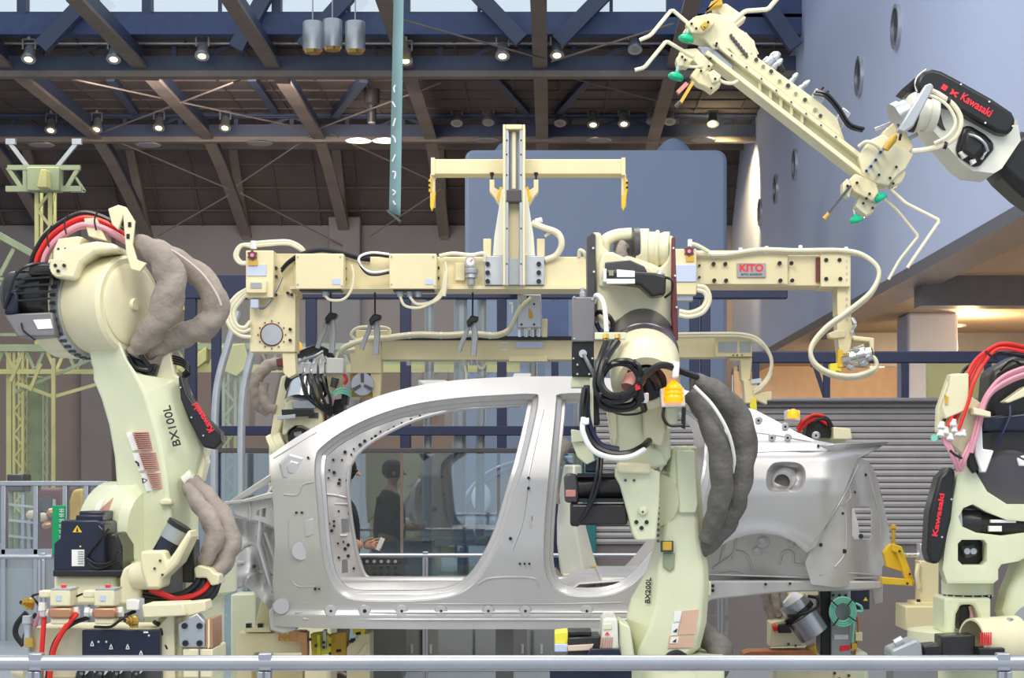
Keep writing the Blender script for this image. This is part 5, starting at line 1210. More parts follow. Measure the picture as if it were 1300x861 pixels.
# black motors on the left of the joint
m5 = B().lathe(q(796, 615, -.02), q(728, 620, .0), [(0, U(19)), (.5, U(19)), (.52, U(17)), (1, U(17))], 24).done('joint_motor', 'motor', c5)
B().box(725, 640, 797, 667, -.1, .1).done('motor_body', 'motor', c5, bev=.012)
B().box(733, 601, 790, 606, -.09, .0).done('motor_rib', 'black', c5); B().box(735, 633, 792, 638, -.1, .0).done('motor_rib', 'black', c5)
P5([(716, 606), (720, 600), (733, 602), (735, 640), (717, 638)], -.08, .08, 'motor_cap', 'dgrey', .012)
P5([(718, 622), (731, 622), (731, 631), (718, 631)], -.09, -.07, 'motor_plate', 'pinkp', .003)
P5([(724, 639), (735, 640), (736, 669), (724, 668)], -.09, .08, 'motor_cap', 'black', .01)
P5([(743, 583), (758, 583), (758, 600), (743, 600)], -.06, .06, 'motor_connector', 'navyb', .008)
for pp in ([(760, 580, -.1), (758, 600, -.13), (752, 625, -.13), (744, 650, -.12), (736, 662, -.11)], [(764, 582, -.1), (762, 605, -.13), (754, 632, -.13), (742, 656, -.12)]): T5(pp, 2.2, 'rubber')
# upper arm column under the cables
P5([(778, 505), (815, 503), (818, 550), (826, 566), (840, 572), (848, 590), (826, 596), (784, 590), (776, 560)], -.06, .14, 'upper_column', 'pale', .012)
P5([(815, 500), (838, 503), (846, 545), (841, 567), (818, 560)], -.14, -.02, 'column_cover', 'cream', .01)
P5([(768, 502), (782, 508), (784, 555), (780, 568), (774, 548)], -.08, .02, 'column_rib', 'cream', .006)
P5([(828, 540), (850, 510), (852, 580), (838, 600), (832, 580)], -.04, .12, 'column_web', 'pale', .01)
# forearm tube pointing at the viewer, dark then cream
fa = q(815, 428, .12); fb = q(820, 487, -.30); fd = (fb - fa)
B().lathe(fa, fb, [(0, U(43)), (.02, U(43.5)), (.36, U(44)), (.37, U(45)), (.40, U(45)), (.41, U(44)), (.5, U(44)), (.5, U(40))], 40).done('forearm_band', 'tube', c5)
B().lathe(fa + fd * .5, fb, [(0, U(43.5)), (.05, U(44.5)), (.85, U(43)), (1, U(36)), (1, U(26)), (.8, U(24))], 40).done('forearm_collar', 'cream', c5)
B().cyl(fb - fd * .1, fb - fd * .02, U(27), n=30).done('forearm_bore', 'black', c5)
B().lathe(q(808, 478, -.33), q(800, 494, -.36), [(0, U(13)), (1, U(12))], 18).done('forearm_core', 'pinkp', c5)
# fork head
P5([(745, 302), (750, 294), (756, 297), (757, 410), (748, 412), (746, 380)], .0, .3, 'fork_edge', 'dgrey', .006)
P5([(853, 301), (857, 300), (861, 420), (861, 432), (855, 434), (852, 400)], -.02, .3, 'fork_edge', 'maroon', .006)
hd = B()
P5([(751, 295), (763, 295), (766, 312), (775, 322), (800, 325), (830, 335), (838, 340), (847, 330), (850, 298), (856, 300), (857, 360), (860, 420), (852, 460), (845, 446), (835, 420), (815, 404), (790, 406), (770, 415), (757, 400), (755, 340)], .02, .28, 'fork_body', 'cream', .015)
P5([(765, 320), (778, 320), (800, 330), (826, 338), (832, 345), (838, 370), (820, 372), (795, 366), (760, 364), (760, 336)], -.005, .05, 'fork_recess', 'cream', .012)
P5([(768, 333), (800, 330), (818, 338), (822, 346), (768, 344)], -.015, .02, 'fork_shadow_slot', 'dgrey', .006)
mt = P5([(766, 342), (832, 346), (846, 350), (845, 374), (828, 376), (812, 362), (768, 357)], -.14, .0, 'wrist_motor', 'motor', .012)
P5([(783, 342), (806, 344), (806, 352), (783, 352)], -.146, -.12, 'type_plate', 'whitep', .002, mt)
P5([(766, 341), (770, 341), (770, 358), (766, 358)], -.15, -.02, 'motor_flange', 'whitep', .003, mt)
B().box(770, 354, 806, 360, -.146, -.1).done('type_plate', 'whitep', mt)
B().box(773, 343, 779, 350, -.146, -.12).done('green_connector', 'gsteel', mt)
B().lathe(q(836, 352, -.1), q(840, 346, -.1), [(0, U(6)), (1, U(5))], 12).done('connector', 'steel', mt)
T5([(844, 352, -.1), (853, 356, -.12), (853, 370, -.12), (844, 378, -.1)], 1.6, 'rubber')
# upper lobes of the head
B().lathe(q(806, 318, .12), q(850, 318, .1), [(0, U(24)), (.08, U(28)), (.4, U(28)), (.42, U(24)), (.6, U(24)), (.62, U(26)), (.7, U(26)), (.72, U(22)), (.85, U(24)), (1, U(24))], 30).done('wrist_drum', 'cream', c5)
B().lathe(q(802, 314, .1), q(812, 314, .1), [(0, U(20)), (.3, U(25)), (1, U(25))], 26).done('drum_seal', 'dgrey', c5)
B().tube([q(766, 326, .1), q(768, 308, .1), q(782, 300, .1), q(802, 298, .1)], U(9), n=14).done('wrist_casting', 'cream', c5)
B().poly([(778, 318), (780, 308), (806, 306), (806, 326)], .06, .1).done('wrist_gap', 'dgrey', c5)
B().tube([q(790, 326, .04), q(789, 316, .04), q(793, 310, .05)], U(7), n=12, wob=.1).done('fabric_wrap', 'sleeve', c5)
B().lathe(q(772, 334, .0), q(772, 334, .03), [(0, U(5)), (1, U(6))], 14).done('head_boss', 'cream', c5)
for x, y in ((753, 315), (754, 345), (855, 315), (857, 350), (859, 390)): B().cyl(q(x, y, -.03), q(x, y, .02), U(1.4), n=8).done('edge_screw', 'whitep', c5)
# grey box with black block beside the head
bx5 = P5([(726, 377), (755, 377), (755, 434), (726, 434)], -.22, -.08, 'junction_box', 'grey', .006)
B().lathe(q(740, 377, -.15), q(739, 366, -.15), [(0, U(4)), (.5, U(4)), (.6, U(2.5)), (1, U(2.5))], 10).done('box_plug', 'steel', bx5)
bk = P5([(726, 434), (754, 434), (754, 478), (726, 478)], -.2, -.09, 'black_block', 'black', .004)
B().lathe(q(740, 449, -.23), q(740, 449, -.2), [(0, U(2)), (0, U(5)), (1, U(6))], 14).done('port', 'chrome', bk)
T5([(741, 450, -.24), (747, 462, -.25), (753, 474, -.25), (758, 490, -.2)], 2.4, 'grey')
for x, y in ((728, 455), (752, 455), (733, 463), (733, 475), (748, 475), (729, 377), (752, 380), (729, 430)): B().cyl(q(x, y, -.228), q(x, y, -.19), U(1.3), n=8).done('box_screw', 'chrome', bk)
P5([(725, 478), (752, 478), (752, 492), (725, 492)], -.18, -.06, 'block_foot', 'pale', .004)
B().poly([(755, 422), (795, 422), (795, 431), (755, 431)], -.3, -.27).done('gland_bracket', 'pale', c5, bev=.003)
for x in (769, 784): B().lathe(q(x, 425, -.29), q(x, 436, -.3), [(0, U(4.5)), (.5, U(4.5)), (.6, U(3)), (1, U(3))], 8).done('brass_gland', 'brass', c5)
T5([(754, 384, -.15), (757, 375, -.2), (764, 380, -.24), (768, 395, -.27), (770, 422, -.29)], 3, 'whitep')
T5([(755, 400, -.1), (762, 396, -.13), (773, 402, -.14), (778, 412, -.13), (774, 424, -.12), (762, 420, -.1), (757, 410, -.1)], 3, 'rubber')
# cable loops
T5([(770, 434, -.3), (764, 450, -.34), (758, 470, -.37), (757, 495, -.38), (770, 508, -.39), (790, 508, -.39), (806, 496, -.39), (812, 480, -.38)], 4, 'rubber')
T5([(784, 434, -.3), (774, 448, -.35), (765, 465, -.38), (763, 488, -.4), (776, 502, -.41), (796, 500, -.41), (812, 486, -.41), (822, 474, -.4), (838, 464, -.4), (852, 466, -.39), (866, 472, -.3), (884, 478, -.15)], 4.6, 'rubber')
T5([(812, 494, -.4), (810, 476, -.41), (800, 464, -.41), (785, 461, -.41), (772, 466, -.4), (764, 478, -.38)], 4, 'rubber')
T5([(806, 500, -.38), (812, 470, -.42), (803, 460, -.42), (790, 458, -.42), (776, 462, -.4), (762, 480, -.38), (760, 500, -.36), (775, 514, -.36), (800, 514, -.36), (808, 506, -.34)], 3.4, 'rubber')
T5([(758, 500, -.36), (766, 516, -.35), (786, 520, -.34), (808, 514, -.34), (812, 494, -.38), (814, 505, -.36), (818, 520, -.3)], 4.4, 'rubber')
T5([(770, 520, -.2), (788, 526, -.22), (806, 526, -.22), (820, 522, -.2)], 1.4, 'rubber')
T5([(800, 470, -.34), (812, 478, -.36), (820, 472, -.36), (830, 480, -.34), (835, 492, -.28)], 6, 'black')
B().box(813, 498, 824, 512, -.36, -.28).done('metal_plug', 'chrome', c5, bev=.006)
for p in ((811, 484), (770, 459), (806, 461), (762, 503), (790, 502)): B().lathe(q(p[0] - 1.4, p[1], -.43), q(p[0] + 1.4, p[1], -.43), [(0, U(5)), (1, U(5))], 10).done('cable_tie', 'black', c5)
B().poly([(806, 489), (812, 486), (813, 494), (807, 496)], -.43, -.4).done('red_tag', 'red', c5)
P5([(854, 458), (863, 460), (862, 479), (853, 480)], -.4, -.32, 'cable_clamp', 'whitep', .006)
# white and black hose bundle sagging over the joint
P5([(749, 480), (753, 480), (754, 558), (749, 558)], -.28, -.25, 'hose_bracket', 'pale', .002)
T5([(743, 494, -.3), (740, 520, -.32), (742, 545, -.33), (754, 566, -.33), (775, 576, -.32), (798, 576, -.3), (815, 568, -.24), (824, 560, -.15)], 4.6, 'rubber')
T5([(741, 530, -.35), (740, 548, -.36), (752, 571, -.36), (775, 581, -.35), (800, 580, -.33), (818, 571, -.26)], 3.4, 'whitep')
T5([(746, 490, -.26), (744, 520, -.28), (749, 545, -.29), (762, 566, -.28), (785, 572, -.26)], 5, 'navy')
B().poly([(738, 532), (748, 530), (748, 539), (738, 540)], -.37, -.26).done('hose_clamp', 'whitep', c5, bev=.006)
P5([(740, 490), (758, 490), (762, 540), (744, 540)], -.22, -.1, 'connector_stack', 'black', .01)
P5([(725, 545), (745, 548), (748, 560), (726, 562)], -.1, .05, 'arm_bracket', 'pale', .004)
P5([(726, 560), (748, 562), (756, 585), (745, 590), (733, 580)], -.08, .05, 'arm_bracket', 'pale', .004)
# beacon
P5([(838, 493), (869, 493), (870, 516), (840, 517)], -.34, -.26, 'beacon_base', 'whitep', .006)
B().lathe(q(855, 511, -.36), q(855, 483, -.36), [(0, U(12)), (.2, U(12.5)), (.25, U(11.5)), (.6, U(10.5)), (.85, U(7)), (1, U(2))], 22).done('beacon_lens', 'orange', c5)
for y in (506, 500, 494): B().lathe(q(855, y, -.36), q(855, y - 2, -.36), [(0, U(12.4)), (1, U(12.4))], 22).done('lens_rib', 'amber', c5)
P5([(866, 517), (871, 517), (870, 545), (865, 543)], -.3, -.27, 'beacon_bracket', 'black', .003)
P5([(845, 517), (862, 517), (860, 540), (848, 545)], -.26, -.1, 'beacon_stand', 'pale', .004)
T5([(843, 517, -.3), (842, 530, -.31), (850, 540, -.31), (866, 540, -.3)], 2, 'rubber')
# charcoal sleeves
def sl5(pts, r): return B().tube([q(*p) for p in pts], r, n=16, sm=5, wob=.10).done('cable_sleeve', 'sleeved', c5, ang=1.2)
sl5([(880, 484, -.12), (905, 496, -.1), (930, 520, -.06), (943, 550, -.03), (941, 585, -.02), (934, 625, -.02), (922, 660, .0), (904, 684, .02), (890, 700, .05)], lambda t: U(11 + 7 * math.sin(PI * min(1, t * 1.02)) ** .8))
sl5([(874, 498, -.2), (890, 516, -.2), (905, 545, -.2), (915, 580, -.18), (916, 620, -.14), (908, 655, -.1), (898, 685, -.05)], lambda t: U(11 + 4 * math.sin(PI * t)))
B().tube([q(881, 490, -.27), q(905, 515, -.27), q(924, 548, -.25), q(932, 580, -.2), q(930, 600, -.16)], U(2.2), n=8).done('sleeve_pale_edge', 'whitep', c5)
sl5([(890, 800, .2), (902, 812, .15), (915, 826, .1), (912, 845, .1), (900, 870, .12)], lambda t: U(13 + 3 * math.sin(PI * t)))
P5([(886, 740), (903, 738), (903, 756), (888, 758)], .1, .25, 'arm_lug', 'cream', .006)
B().lathe(Vector((c5.location.x, c5.location.y + .05, 0)), Vector((c5.location.x, c5.location.y + .05, q(0, 836).z)), [(0, .40), (.08, .40), (.09, .32), (.6, .28), (.9, .28), (1, .24)], 36).done('pedestal', 'pale', c5)
# base details left of the arm
P5([(765, 787), (771, 784), (784, 785), (786, 833), (762, 833)], -.25, .1, 'waist_cover', 'white', .012)
P5([(766, 793), (776, 792), (777, 799), (766, 800)], -.255, -.24, 'cover_window', 'pale', .002)
P5([(768, 806), (771, 802), (774, 806)], -.256, -.24, 'warning_mark', 'kred', 0)
for k in range(6): B().bar(q(763.5 + k * 2.8, 809, -.253), q(762 + k * 2.8, 823, -.253), U(1.1)).done('label_line', 'pinkp', c5)
P5([(786, 788), (800, 796), (806, 836), (786, 836)], -.2, .1, 'waist_cover', 'pale', .01)
P5([(721, 810), (762, 808), (762, 836), (721, 836)], -.22, .05, 'waist_motor', 'motor', .006)
P5([(704, 804), (721, 802), (721, 818), (704, 818)], -.2, .0, 'terminal_block', 'yg', .004)
P5([(721, 802), (751, 802), (751, 807), (721, 807)], -.2, .0, 'terminal_strip', 'black', .003)
P5([(704, 818), (721, 818), (721, 828), (704, 828)], -.22, .0, 'terminal_block', 'lav', .004)
P5([(721, 820), (754, 818), (750, 826), (721, 827)], -.24, .0, 'terminal_strip', 'peach', .003)
P5([(750, 824), (786, 824), (790, 834), (744, 834)], -.3, -.1, 'motor_flange', 'navyb', .004)
P5([(698, 836), (802, 836), (802, 870), (698, 870)], -.22, .2, 'base_motor', 'navyb', .006)
B().box(784, 832, 920, 870, .0, .3).done('base_block', 'pale', c5, bev=.01)
# ================================================================ robot at the right edge
D(8.8)
r6 = thing('industrial_robot', 'pale robot with red and pink hoses beside the slatted wall, black side cover', 'robot', ground(1228, 8.8) + Vector((0, .2, 0)), 'assembly robots round the car')
def P6(pts, d0, d1, nm, m, bev=.008, par=None): return B().poly(pts, d0, d1).done(nm, m, par or r6, bev=bev)
def T6(pts, r, m, nm='cable', n=8): return B().tube([q(*p) for p in pts], U(r), n=n).done(nm, m, r6)
# cast frame with three windows
frame = [(1212, 606), (1222, 592), (1226, 582), (1236, 600), (1250, 624), (1275, 640), (1300, 640), (1330, 630), (1330, 690), (1290, 712), (1268, 716), (1264, 722), (1264, 735), (1258, 740), (1200, 740), (1194, 722), (1196, 700), (1204, 650)]
hole1 = [(1214, 656), (1220, 645), (1232, 640), (1250, 650), (1275, 660), (1300, 662), (1316, 660), (1300, 676), (1270, 680), (1236, 676), (1218, 668)]
hole2 = [(1213, 690), (1218, 685), (1246, 685), (1250, 690), (1250, 712), (1245, 717), (1219, 717), (1213, 711)]
def fr6(d, thick):
    b = sheet(frame, [hole1, hole2], lambda x, y: d, 9)
    b.nrm = None
    return b
f6 = fr6(-.02, .1).done('cast_frame', 'pale', r6, solid=.1, bev=.008)
f6.modifiers['solid'].offset = -1 if False else 0
P6([(1214, 656), (1220, 645), (1232, 640), (1250, 650), (1300, 662), (1316, 660), (1300, 680), (1236, 678), (1218, 668)], .10, .2, 'frame_back', 'dgrey', .004)
m6 = B().lathe(q(1217, 663, .02), q(1300, 668, .02), [(0, U(16)), (.05, U(17.5)), (.3, U(17.5)), (.31, U(14)), (1, U(14))], 24).done('frame_motor', 'motor', r6)
P6([(1217, 652), (1221, 646), (1223, 678), (1218, 672)], -.06, .0, 'motor_ring', 'steel', .003)
P6([(1258, 660), (1290, 660), (1290, 664), (1258, 664)], -.062, -.03, 'type_plate', 'whitep', .002, m6)
P6([(1256, 668), (1272, 668), (1272, 675), (1256, 675)], -.062, -.03, 'type_plate', 'whitep', .002, m6)
P6([(1214, 686), (1249, 686), (1249, 716), (1214, 716)], .05, .15, 'frame_cavity', 'black', .004)
P6([(1222, 694), (1238, 690), (1240, 706), (1226, 710)], .0, .08, 'cavity_gear', 'dgrey', .01)
for p in (1228, 1236): B().lathe(q(p, 700, -.02), q(p, 700, .05), [(0, U(4)), (1, U(6))], 10).done('gear_stud', 'steel', r6)
# big dark cylinder above the frame
B().lathe(q(1276, 600, .12), q(1279, 616, -.05), [(0, U(42)), (.9, U(42)), (1, U(40))], 40).done('forearm_tube', 'tube', r6)
P6([(1238, 548), (1262, 544), (1300, 544), (1330, 548), (1330, 605), (1270, 602), (1246, 592)], -.05, .2, 'elbow_motor', 'motor', .015)
P6([(1228, 570), (1245, 566), (1249, 590), (1236, 602), (1229, 592)], -.10, .1, 'valve_stack', 'black', .008)
P6([(1258, 470), (1290, 452), (1330, 456), (1330, 552), (1262, 552), (1254, 520)], .05, .3, 'elbow_cover', 'motor', .03)
P6([(1246, 530), (1300, 524), (1330, 530), (1330, 548), (1246, 548)], -.08, .1, 'elbow_motor', 'navyb', .012)
P6([(1290, 580), (1308, 577), (1310, 592), (1294, 592)], -.10, -.02, 'white_connector', 'whitep', .006)
P6([(1237, 544), (1247, 540), (1248, 570), (1262, 572), (1252, 600), (1246, 600), (1238, 578)], -.12, -.06, 'bracket', 'whitep', .006)
# manifold box and plate
P6([(1206, 475), (1230, 473), (1229, 500), (1246, 512), (1236, 552), (1240, 560), (1226, 580), (1205, 562), (1190, 548), (1191, 518)], -.1, -.03, 'manifold_plate', 'cream', .006)
P6([(1196, 516), (1206, 488), (1207, 475), (1230, 474), (1230, 520), (1200, 532)], -.16, -.06, 'manifold_box', 'cream', .006)
P6([(1200, 501), (1204, 504), (1203, 514), (1200, 513)], -.168, -.15, 'warning_mark', 'mustard', 0)
B().lathe(q(1188, 556, -.12), q(1186, 556, -.16), [(0, U(4)), (1, U(4.4))], 12).done('green_cap', 'mint', r6)
for x, y in ((1195, 541), (1200, 548), (1212, 546), (1216, 551), (1222, 551), (1206, 556), (1194, 551), (1210, 538)):
    B().lathe(q(x, y + 3, -.16), q(x + 1, y - 5, -.15), [(0, U(4.6)), (.45, U(4.6)), (.5, U(3.4)), (1, U(3.4))], 10).done('hose_fitting', 'whitep', r6)
for m, r, x0, y0, xm, o_, dy in (('red', 2.3, 1201, 546, 1224, 0, -.15), ('red', 2.3, 1213, 534, 1230, 2, -.13), ('red', 2.3, 1217, 546, 1235, 4, -.17), ('red', 2.3, 1209, 540, 1227, 1, -.11), ('rubber', 2.2, 1197, 536, 1214, 8, -.12)):
    T6([(x0, y0, dy), (xm - 5, 505 + o_, dy), (xm + 2, 480 + o_, dy), (xm + 14, 458 + o_, dy + .02), (1258 + o_, 442 + o_, dy + .05), (1275, 436 + o_ * 1.6, dy + .05), (1300, 440 + o_ * 1.6, dy + .07), (1330, 448 + o_, dy + .1)], r, m, n=8)
for o_, dy in ((0, -.14), (4, -.11), (8, -.15), (11, -.1)):
    T6([(1230 + o_ * .4, 575, dy), (1238 + o_ * .5, 545, dy), (1246 + o_ * .3, 515 + o_ * .2, dy), (1256 + o_ * .2, 496 + o_ * .4, dy), (1272, 479 + o_, dy + .01), (1296, 468 + o_, dy + .02), (1330, 460 + o_, dy + .03)], 2.5, 'pink', n=8)
for o_ in (0, 4): T6([(1196 + o_, 556, -.14), (1204 + o_, 570, -.15), (1212 + o_, 588, -.14), (1216 + o_, 598, -.12)], 2.3, 'pink')
for o_ in (0, 4): T6([(1232 + o_, 560, -.13), (1222 + o_, 582, -.14), (1216 + o_, 598, -.12)], 2.3, 'pink')
P6([(1236, 517), (1258, 523), (1258, 530), (1236, 526)], -.20, -.10, 'hose_clamp', 'cream', .004)
for x, y in ((1258, 452), (1213, 578)): B().tube([q(x - 7, y - 6, -.18), q(x, y, -.19), q(x + 8, y + 4, -.17)], U(1.6), n=6).done('cable_tie', 'black', r6)
P6([(1275, 510), (1300, 492), (1330, 480), (1330, 495), (1300, 504), (1280, 512)], -.12, -.02, 'white_bracket', 'cream', .005)
T6([(1282, 512, -.1), (1282, 530, -.12), (1272, 552, -.12), (1264, 566, -.1)], 1.6, 'navy')
T6([(1270, 470, -.0), (1284, 458, -.06), (1296, 464, -.06), (1290, 478, -.04)], 1.6, 'rubber')
# black side cover with red lettering
sc = P6([(1206, 592), (1213, 598), (1213, 612), (1208, 660), (1196, 710), (1190, 717), (1181, 715), (1177, 700), (1180, 650), (1192, 606)], -.10, .05, 'side_cover', 'black', .015)
lettering('Kawasaki', 'kred', sc, q(1191.5, 654, -.103), U(9), ax=q(1197, 622, 0) - q(1186, 686, 0), up=(-1, 0, -.1), name='brand_lettering', bold=.0012, sx=1.65)
for x, y in ((1208, 634), (1196, 682)): B().cyl(q(x, y, -.108), q(x, y, -.09), U(1.3), n=8).done('cover_screw', 'chrome', sc)
# waist and base fork
b0 = q(1228, 0, .15)
def zz(y): return q(0, y, .15).z
B().lathe(Vector((b0.x, b0.y, zz(754))), Vector((b0.x, b0.y, zz(722))), [(0, U(33)), (.55, U(33)), (.6, U(31)), (1, U(31))], 36).done('waist_flange', 'pale', r6)
B().lathe(Vector((b0.x, b0.y, zz(759))), Vector((b0.x, b0.y, zz(752))), [(0, U(31)), (1, U(31))], 36).done('waist_ring', 'black', r6)
for k in range(9): 
    a = PI + k * PI / 8; c = Vector((b0.x + U(31.5) * math.cos(a), b0.y + U(31.5) * math.sin(a), zz(755.5))); B().cyl(c, c + Vector((0, -.012, 0)), U(1.4), n=6).done('ring_bolt', 'steel', r6)
P6([(1199, 759), (1258, 759), (1258, 805), (1248, 805), (1242, 780), (1236, 768), (1220, 768), (1214, 780), (1212, 805), (1199, 805)], -.02, .25, 'base_fork', 'pale', .012)
P6([(1219, 770), (1232, 768), (1230, 800), (1218, 800)], .05, .15, 'fork_core', 'black', .004)
T6([(1231, 770, .03), (1234, 785, .03), (1232, 800, .03)], 2, 'pink')
B().lathe(Vector((b0.x, b0.y, 0)), Vector((b0.x, b0.y, zz(800))), [(0, .36), (.08, .36), (.09, .3), (1, .28)], 36).done('pedestal', 'pale', r6)
# shoulder ring with label and black motor
B().lathe(q(1233, 816, -.26), q(1288, 815, -.18), [(.9, U(24)), (0, U(27)), (0, U(30)), (.3, U(31)), (1, U(33)), (1, U(20))], 40).done('shoulder_ring', 'cream', r6)
for k in range(6): B().bar(q(1245 + k * 2.6, 803, -.365), q(1245 + k * 2.6, 819, -.365), U(1.2), U(3)).done('label_line', 'kred', r6)
P6([(1195, 808), (1238, 806), (1238, 834), (1195, 834)], -.30, -.14, 'waist_motor', 'motor', .006)
P6([(1243, 823), (1276, 823), (1276, 834), (1243, 834)], -.39, -.3, 'motor_terminal', 'black', .005)
for k in range(10): B().lathe(q(1280 + k * 1.2, 787 + k * 4, -.26), q(1284 + k * 1.2, 788 + k * 4, -.24), [(0, U(3)), (1, U(3.4))], 8).done('ring_bolt', 'steel', r6)
# cast body at the frame edge
cs = []
for y, xl in ((660, 1310), (690, 1292), (720, 1280), (750, 1268), (775, 1262), (800, 1272), (836, 1288)):
    cs.append([q(xl, y, .12), q(xl + 14, y, .0), q(1345, y, -.03), q(1345, y, .4), q(xl, y, .4)])
B().ring(cs).done('cast_body', 'pale', r6, bev=.03)
B().lathe(q(1318, 800, -.06), q(1318, 800, .0), [(0, U(34)), (1, U(36))], 30).done('side_disc', 'plate', r6)
# cream stand with square block and shaft
D(9.85)
st = thing('locating_stand', 'cream square locating stand with chrome shaft beside the yellow clamp', 'stand', ground(1180, 9.85))
B().box(1150, 770, 1206, 801, -.1, .2).done('square_block', 'hoist', st, bev=.006)
B().box(1168, 712, 1192, 770, -.04, .1).done('stand_post', 'hoist', st, bev=.006)
B().box(1162, 765, 1200, 771, -.08, .15).done('post_flange', 'hoist', st, bev=.004)
for x in (1166, 1196): B().lathe(q(x, 765, -.05), q(x, 761, -.05), [(0, px(2.4)), (1, px(2.4))], 8).done('flange_bolt', 'black', st)
B().poly([(1168, 690), (1182, 692), (1182, 712), (1168, 712)], -.02, .08).done('shaft_block', 'steel', st, bev=.005)
B().lathe(q(1150, 705, .03), q(1172, 705, .03), [(0, px(3)), (.7, px(3)), (.7, px(6)), (1, px(6))], 14).done('shaft', 'chrome', st)
B().tube([q(1166, 716, -.05), q(1164, 730, -.06), q(1167, 746, -.05)], px(3), n=8).done('hose', 'hoist', st)
B().wbox((q(1160, 0).x, 9.87, 0), (q(1198, 0).x, 10.03, q(0, 801).z + .02)).done('stand_column', 'grey', st)
D(9.9)
yc = thing('yellow_clamp', 'bright yellow clamp frame at the tail of the car body', 'clamp', q(1140, 745))
B().poly([(1133, 690), (1145, 694), (1161, 738), (1159, 745), (1152, 743), (1139, 702), (1133, 700)], 0, .05).done('clamp_arm', 'yellow', yc, bev=.005)
B().poly([(1120, 733), (1158, 736), (1159, 744), (1120, 742)], -.02, .06).done('clamp_bar', 'yellow', yc, bev=.004)
B().poly([(1122, 702), (1127, 694), (1132, 690), (1142, 694), (1150, 722), (1146, 726), (1126, 720)], .05, .12).done('clamp_plate', 'yellow', yc, bev=.004)
B().box(1133, 666, 1137, 692, .02, .06).done('clamp_pin', 'mustard', yc, bev=.003)
B().box(1131, 668, 1139, 671, .01, .07).done('pin_collar', 'mustard', yc)
for x, y in ((1152, 741), (1155, 729), (1142, 700)): B().cyl(q(x, y, -.03), q(x, y, .0), px(1.6), n=8).done('clamp_bolt', 'black', yc)
B().lathe(q(1144, 705, .05), q(1152, 705, .05), [(0, px(3)), (1, px(3))], 10).done('clamp_axle', 'chrome', yc)
D(8.3)
gt = thing('weld_tool', 'grey welding tool lying by the railing below the square cream block', 'tool', ground(1150, 8.3))
B().poly([(1132, 826), (1164, 812), (1170, 818), (1172, 838), (1132, 838)], 0, .2).done('tool_housing', 'plate', gt, bev=.01)
B().lathe(q(1136, 818, .05), q(1146, 813, .05), [(0, px(6)), (1, px(6.5))], 14).done('tool_nozzle', 'steel', gt)
B().poly([(1172, 820), (1194, 818), (1196, 838), (1172, 838)], .05, .2).done('tool_motor', 'black', gt, bev=.01)
B().wbox((q(1135, 0).x, 8.32, 0), (q(1192, 0).x, 8.5, q(0, 838).z + .01)).done('tool_stand', 'grey', gt)
# ================================================================ robot behind the car's tail
D(12.2)
rt = thing('industrial_robot', 'robot behind the car tail with mint hose coil, half hidden below the bodywork', 'robot', ground(1045, 12.2) + Vector((0, .2, 0)), 'assembly robots round the car')
def PT(pts, d0, d1, nm, m, bev=.008): return B().poly(pts, d0, d1).done(nm, m, rt, bev=bev)
def TT(pts, r, m, nm='cable', n=8, wob=0.): return B().tube([q(*p) for p in pts], px(r), n=n, wob=wob).done(nm, m, rt)
PT([(1000, 520), (1016, 521), (1016, 535), (1000, 533)], -.1, .1, 'beacon_base', 'whitep')
B().lathe(q(1007, 531, -.16), q(1007, 519, -.16), [(0, px(8)), (.5, px(8)), (.8, px(6)), (1, px(1))], 18).done('beacon_lens', 'amber', rt)
TT([(1014, 548, 0), (1022, 536, 0), (1036, 529, 0), (1050, 532, 0), (1058, 546, 0)], 2.5, 'rubber'); TT([(1012, 545, -.05), (1020, 534, -.05), (1033, 527, -.05), (1046, 528, -.05)], 2.2, 'red')
TT([(1012, 550, -.02), (1024, 538, -.02), (1038, 532, -.02), (1052, 540, -.02)], 2.2, 'red'); TT([(1030, 545, -.08), (1038, 533, -.1), (1050, 534, -.1), (1054, 548, -.08)], 2, 'rubber')
PT([(1026, 536), (1050, 532), (1058, 556), (1022, 556)], .0, .2, 'elbow_motor', 'motor')
PT([(1058, 542), (1080, 544), (1082, 558), (1058, 558)], -.1, .15, 'elbow_plate', 'cream')
PT([(1010, 552), (1075, 552), (1080, 690), (1000, 690)], .1, .4, 'lower_arm', 'pale')
PT([(1000, 738), (1060, 738), (1100, 738), (1098, 748), (1000, 756)], -.1, .3, 'arm_foot', 'cream')
B().tube([q(974, 738), q(976, 760), q(982, 780), q(990, 798)], lambda t: px(9), n=14, sm=7, wob=.08).done('cable_sleeve', 'sleeve', rt, ang=1.2)
B().tube([q(984, 745, -.08), q(986, 765, -.1), q(991, 782, -.1)], lambda t: px(6), n=12, sm=7, wob=.1).done('cable_sleeve', 'sleeve', rt, ang=1.2)
PT([(996, 740), (1036, 738), (1040, 756), (1002, 760)], -.18, .0, 'wrist_block', 'hoist')
B().lathe(q(1006, 764, -.2), q(1034, 806, -.2), [(0, px(19)), (.35, px(19)), (.37, px(17)), (.42, px(17)), (.44, px(20)), (1, px(19))], 24).done('wrist_motor', 'alu', rt)
B().lathe(q(1012, 775, -.2), q(1016, 780, -.2), [(0, px(21)), (1, px(21))], 24).done('motor_strap', 'rubber', rt)
B().lathe(q(1001, 758, -.22), q(1010, 766, -.22), [(0, px(10)), (1, px(14))], 14).done('motor_lid', 'whitep', rt)
TT([(1026, 757, -.3), (1038, 760, -.32), (1038, 770, -.32), (1020, 780, -.34), (1000, 782, -.34)], 2, 'rubber')
PT([(978, 790), (1000, 786), (1012, 806), (1022, 820), (978, 822)], -.2, .0, 'wrist_casting', 'cream')
for x, y in ((1001, 818), (1010, 820)): B().cyl(q(x, y, -.22), q(x, y, -.2), px(1.8), n=8).done('casting_hole', 'dgrey', rt)
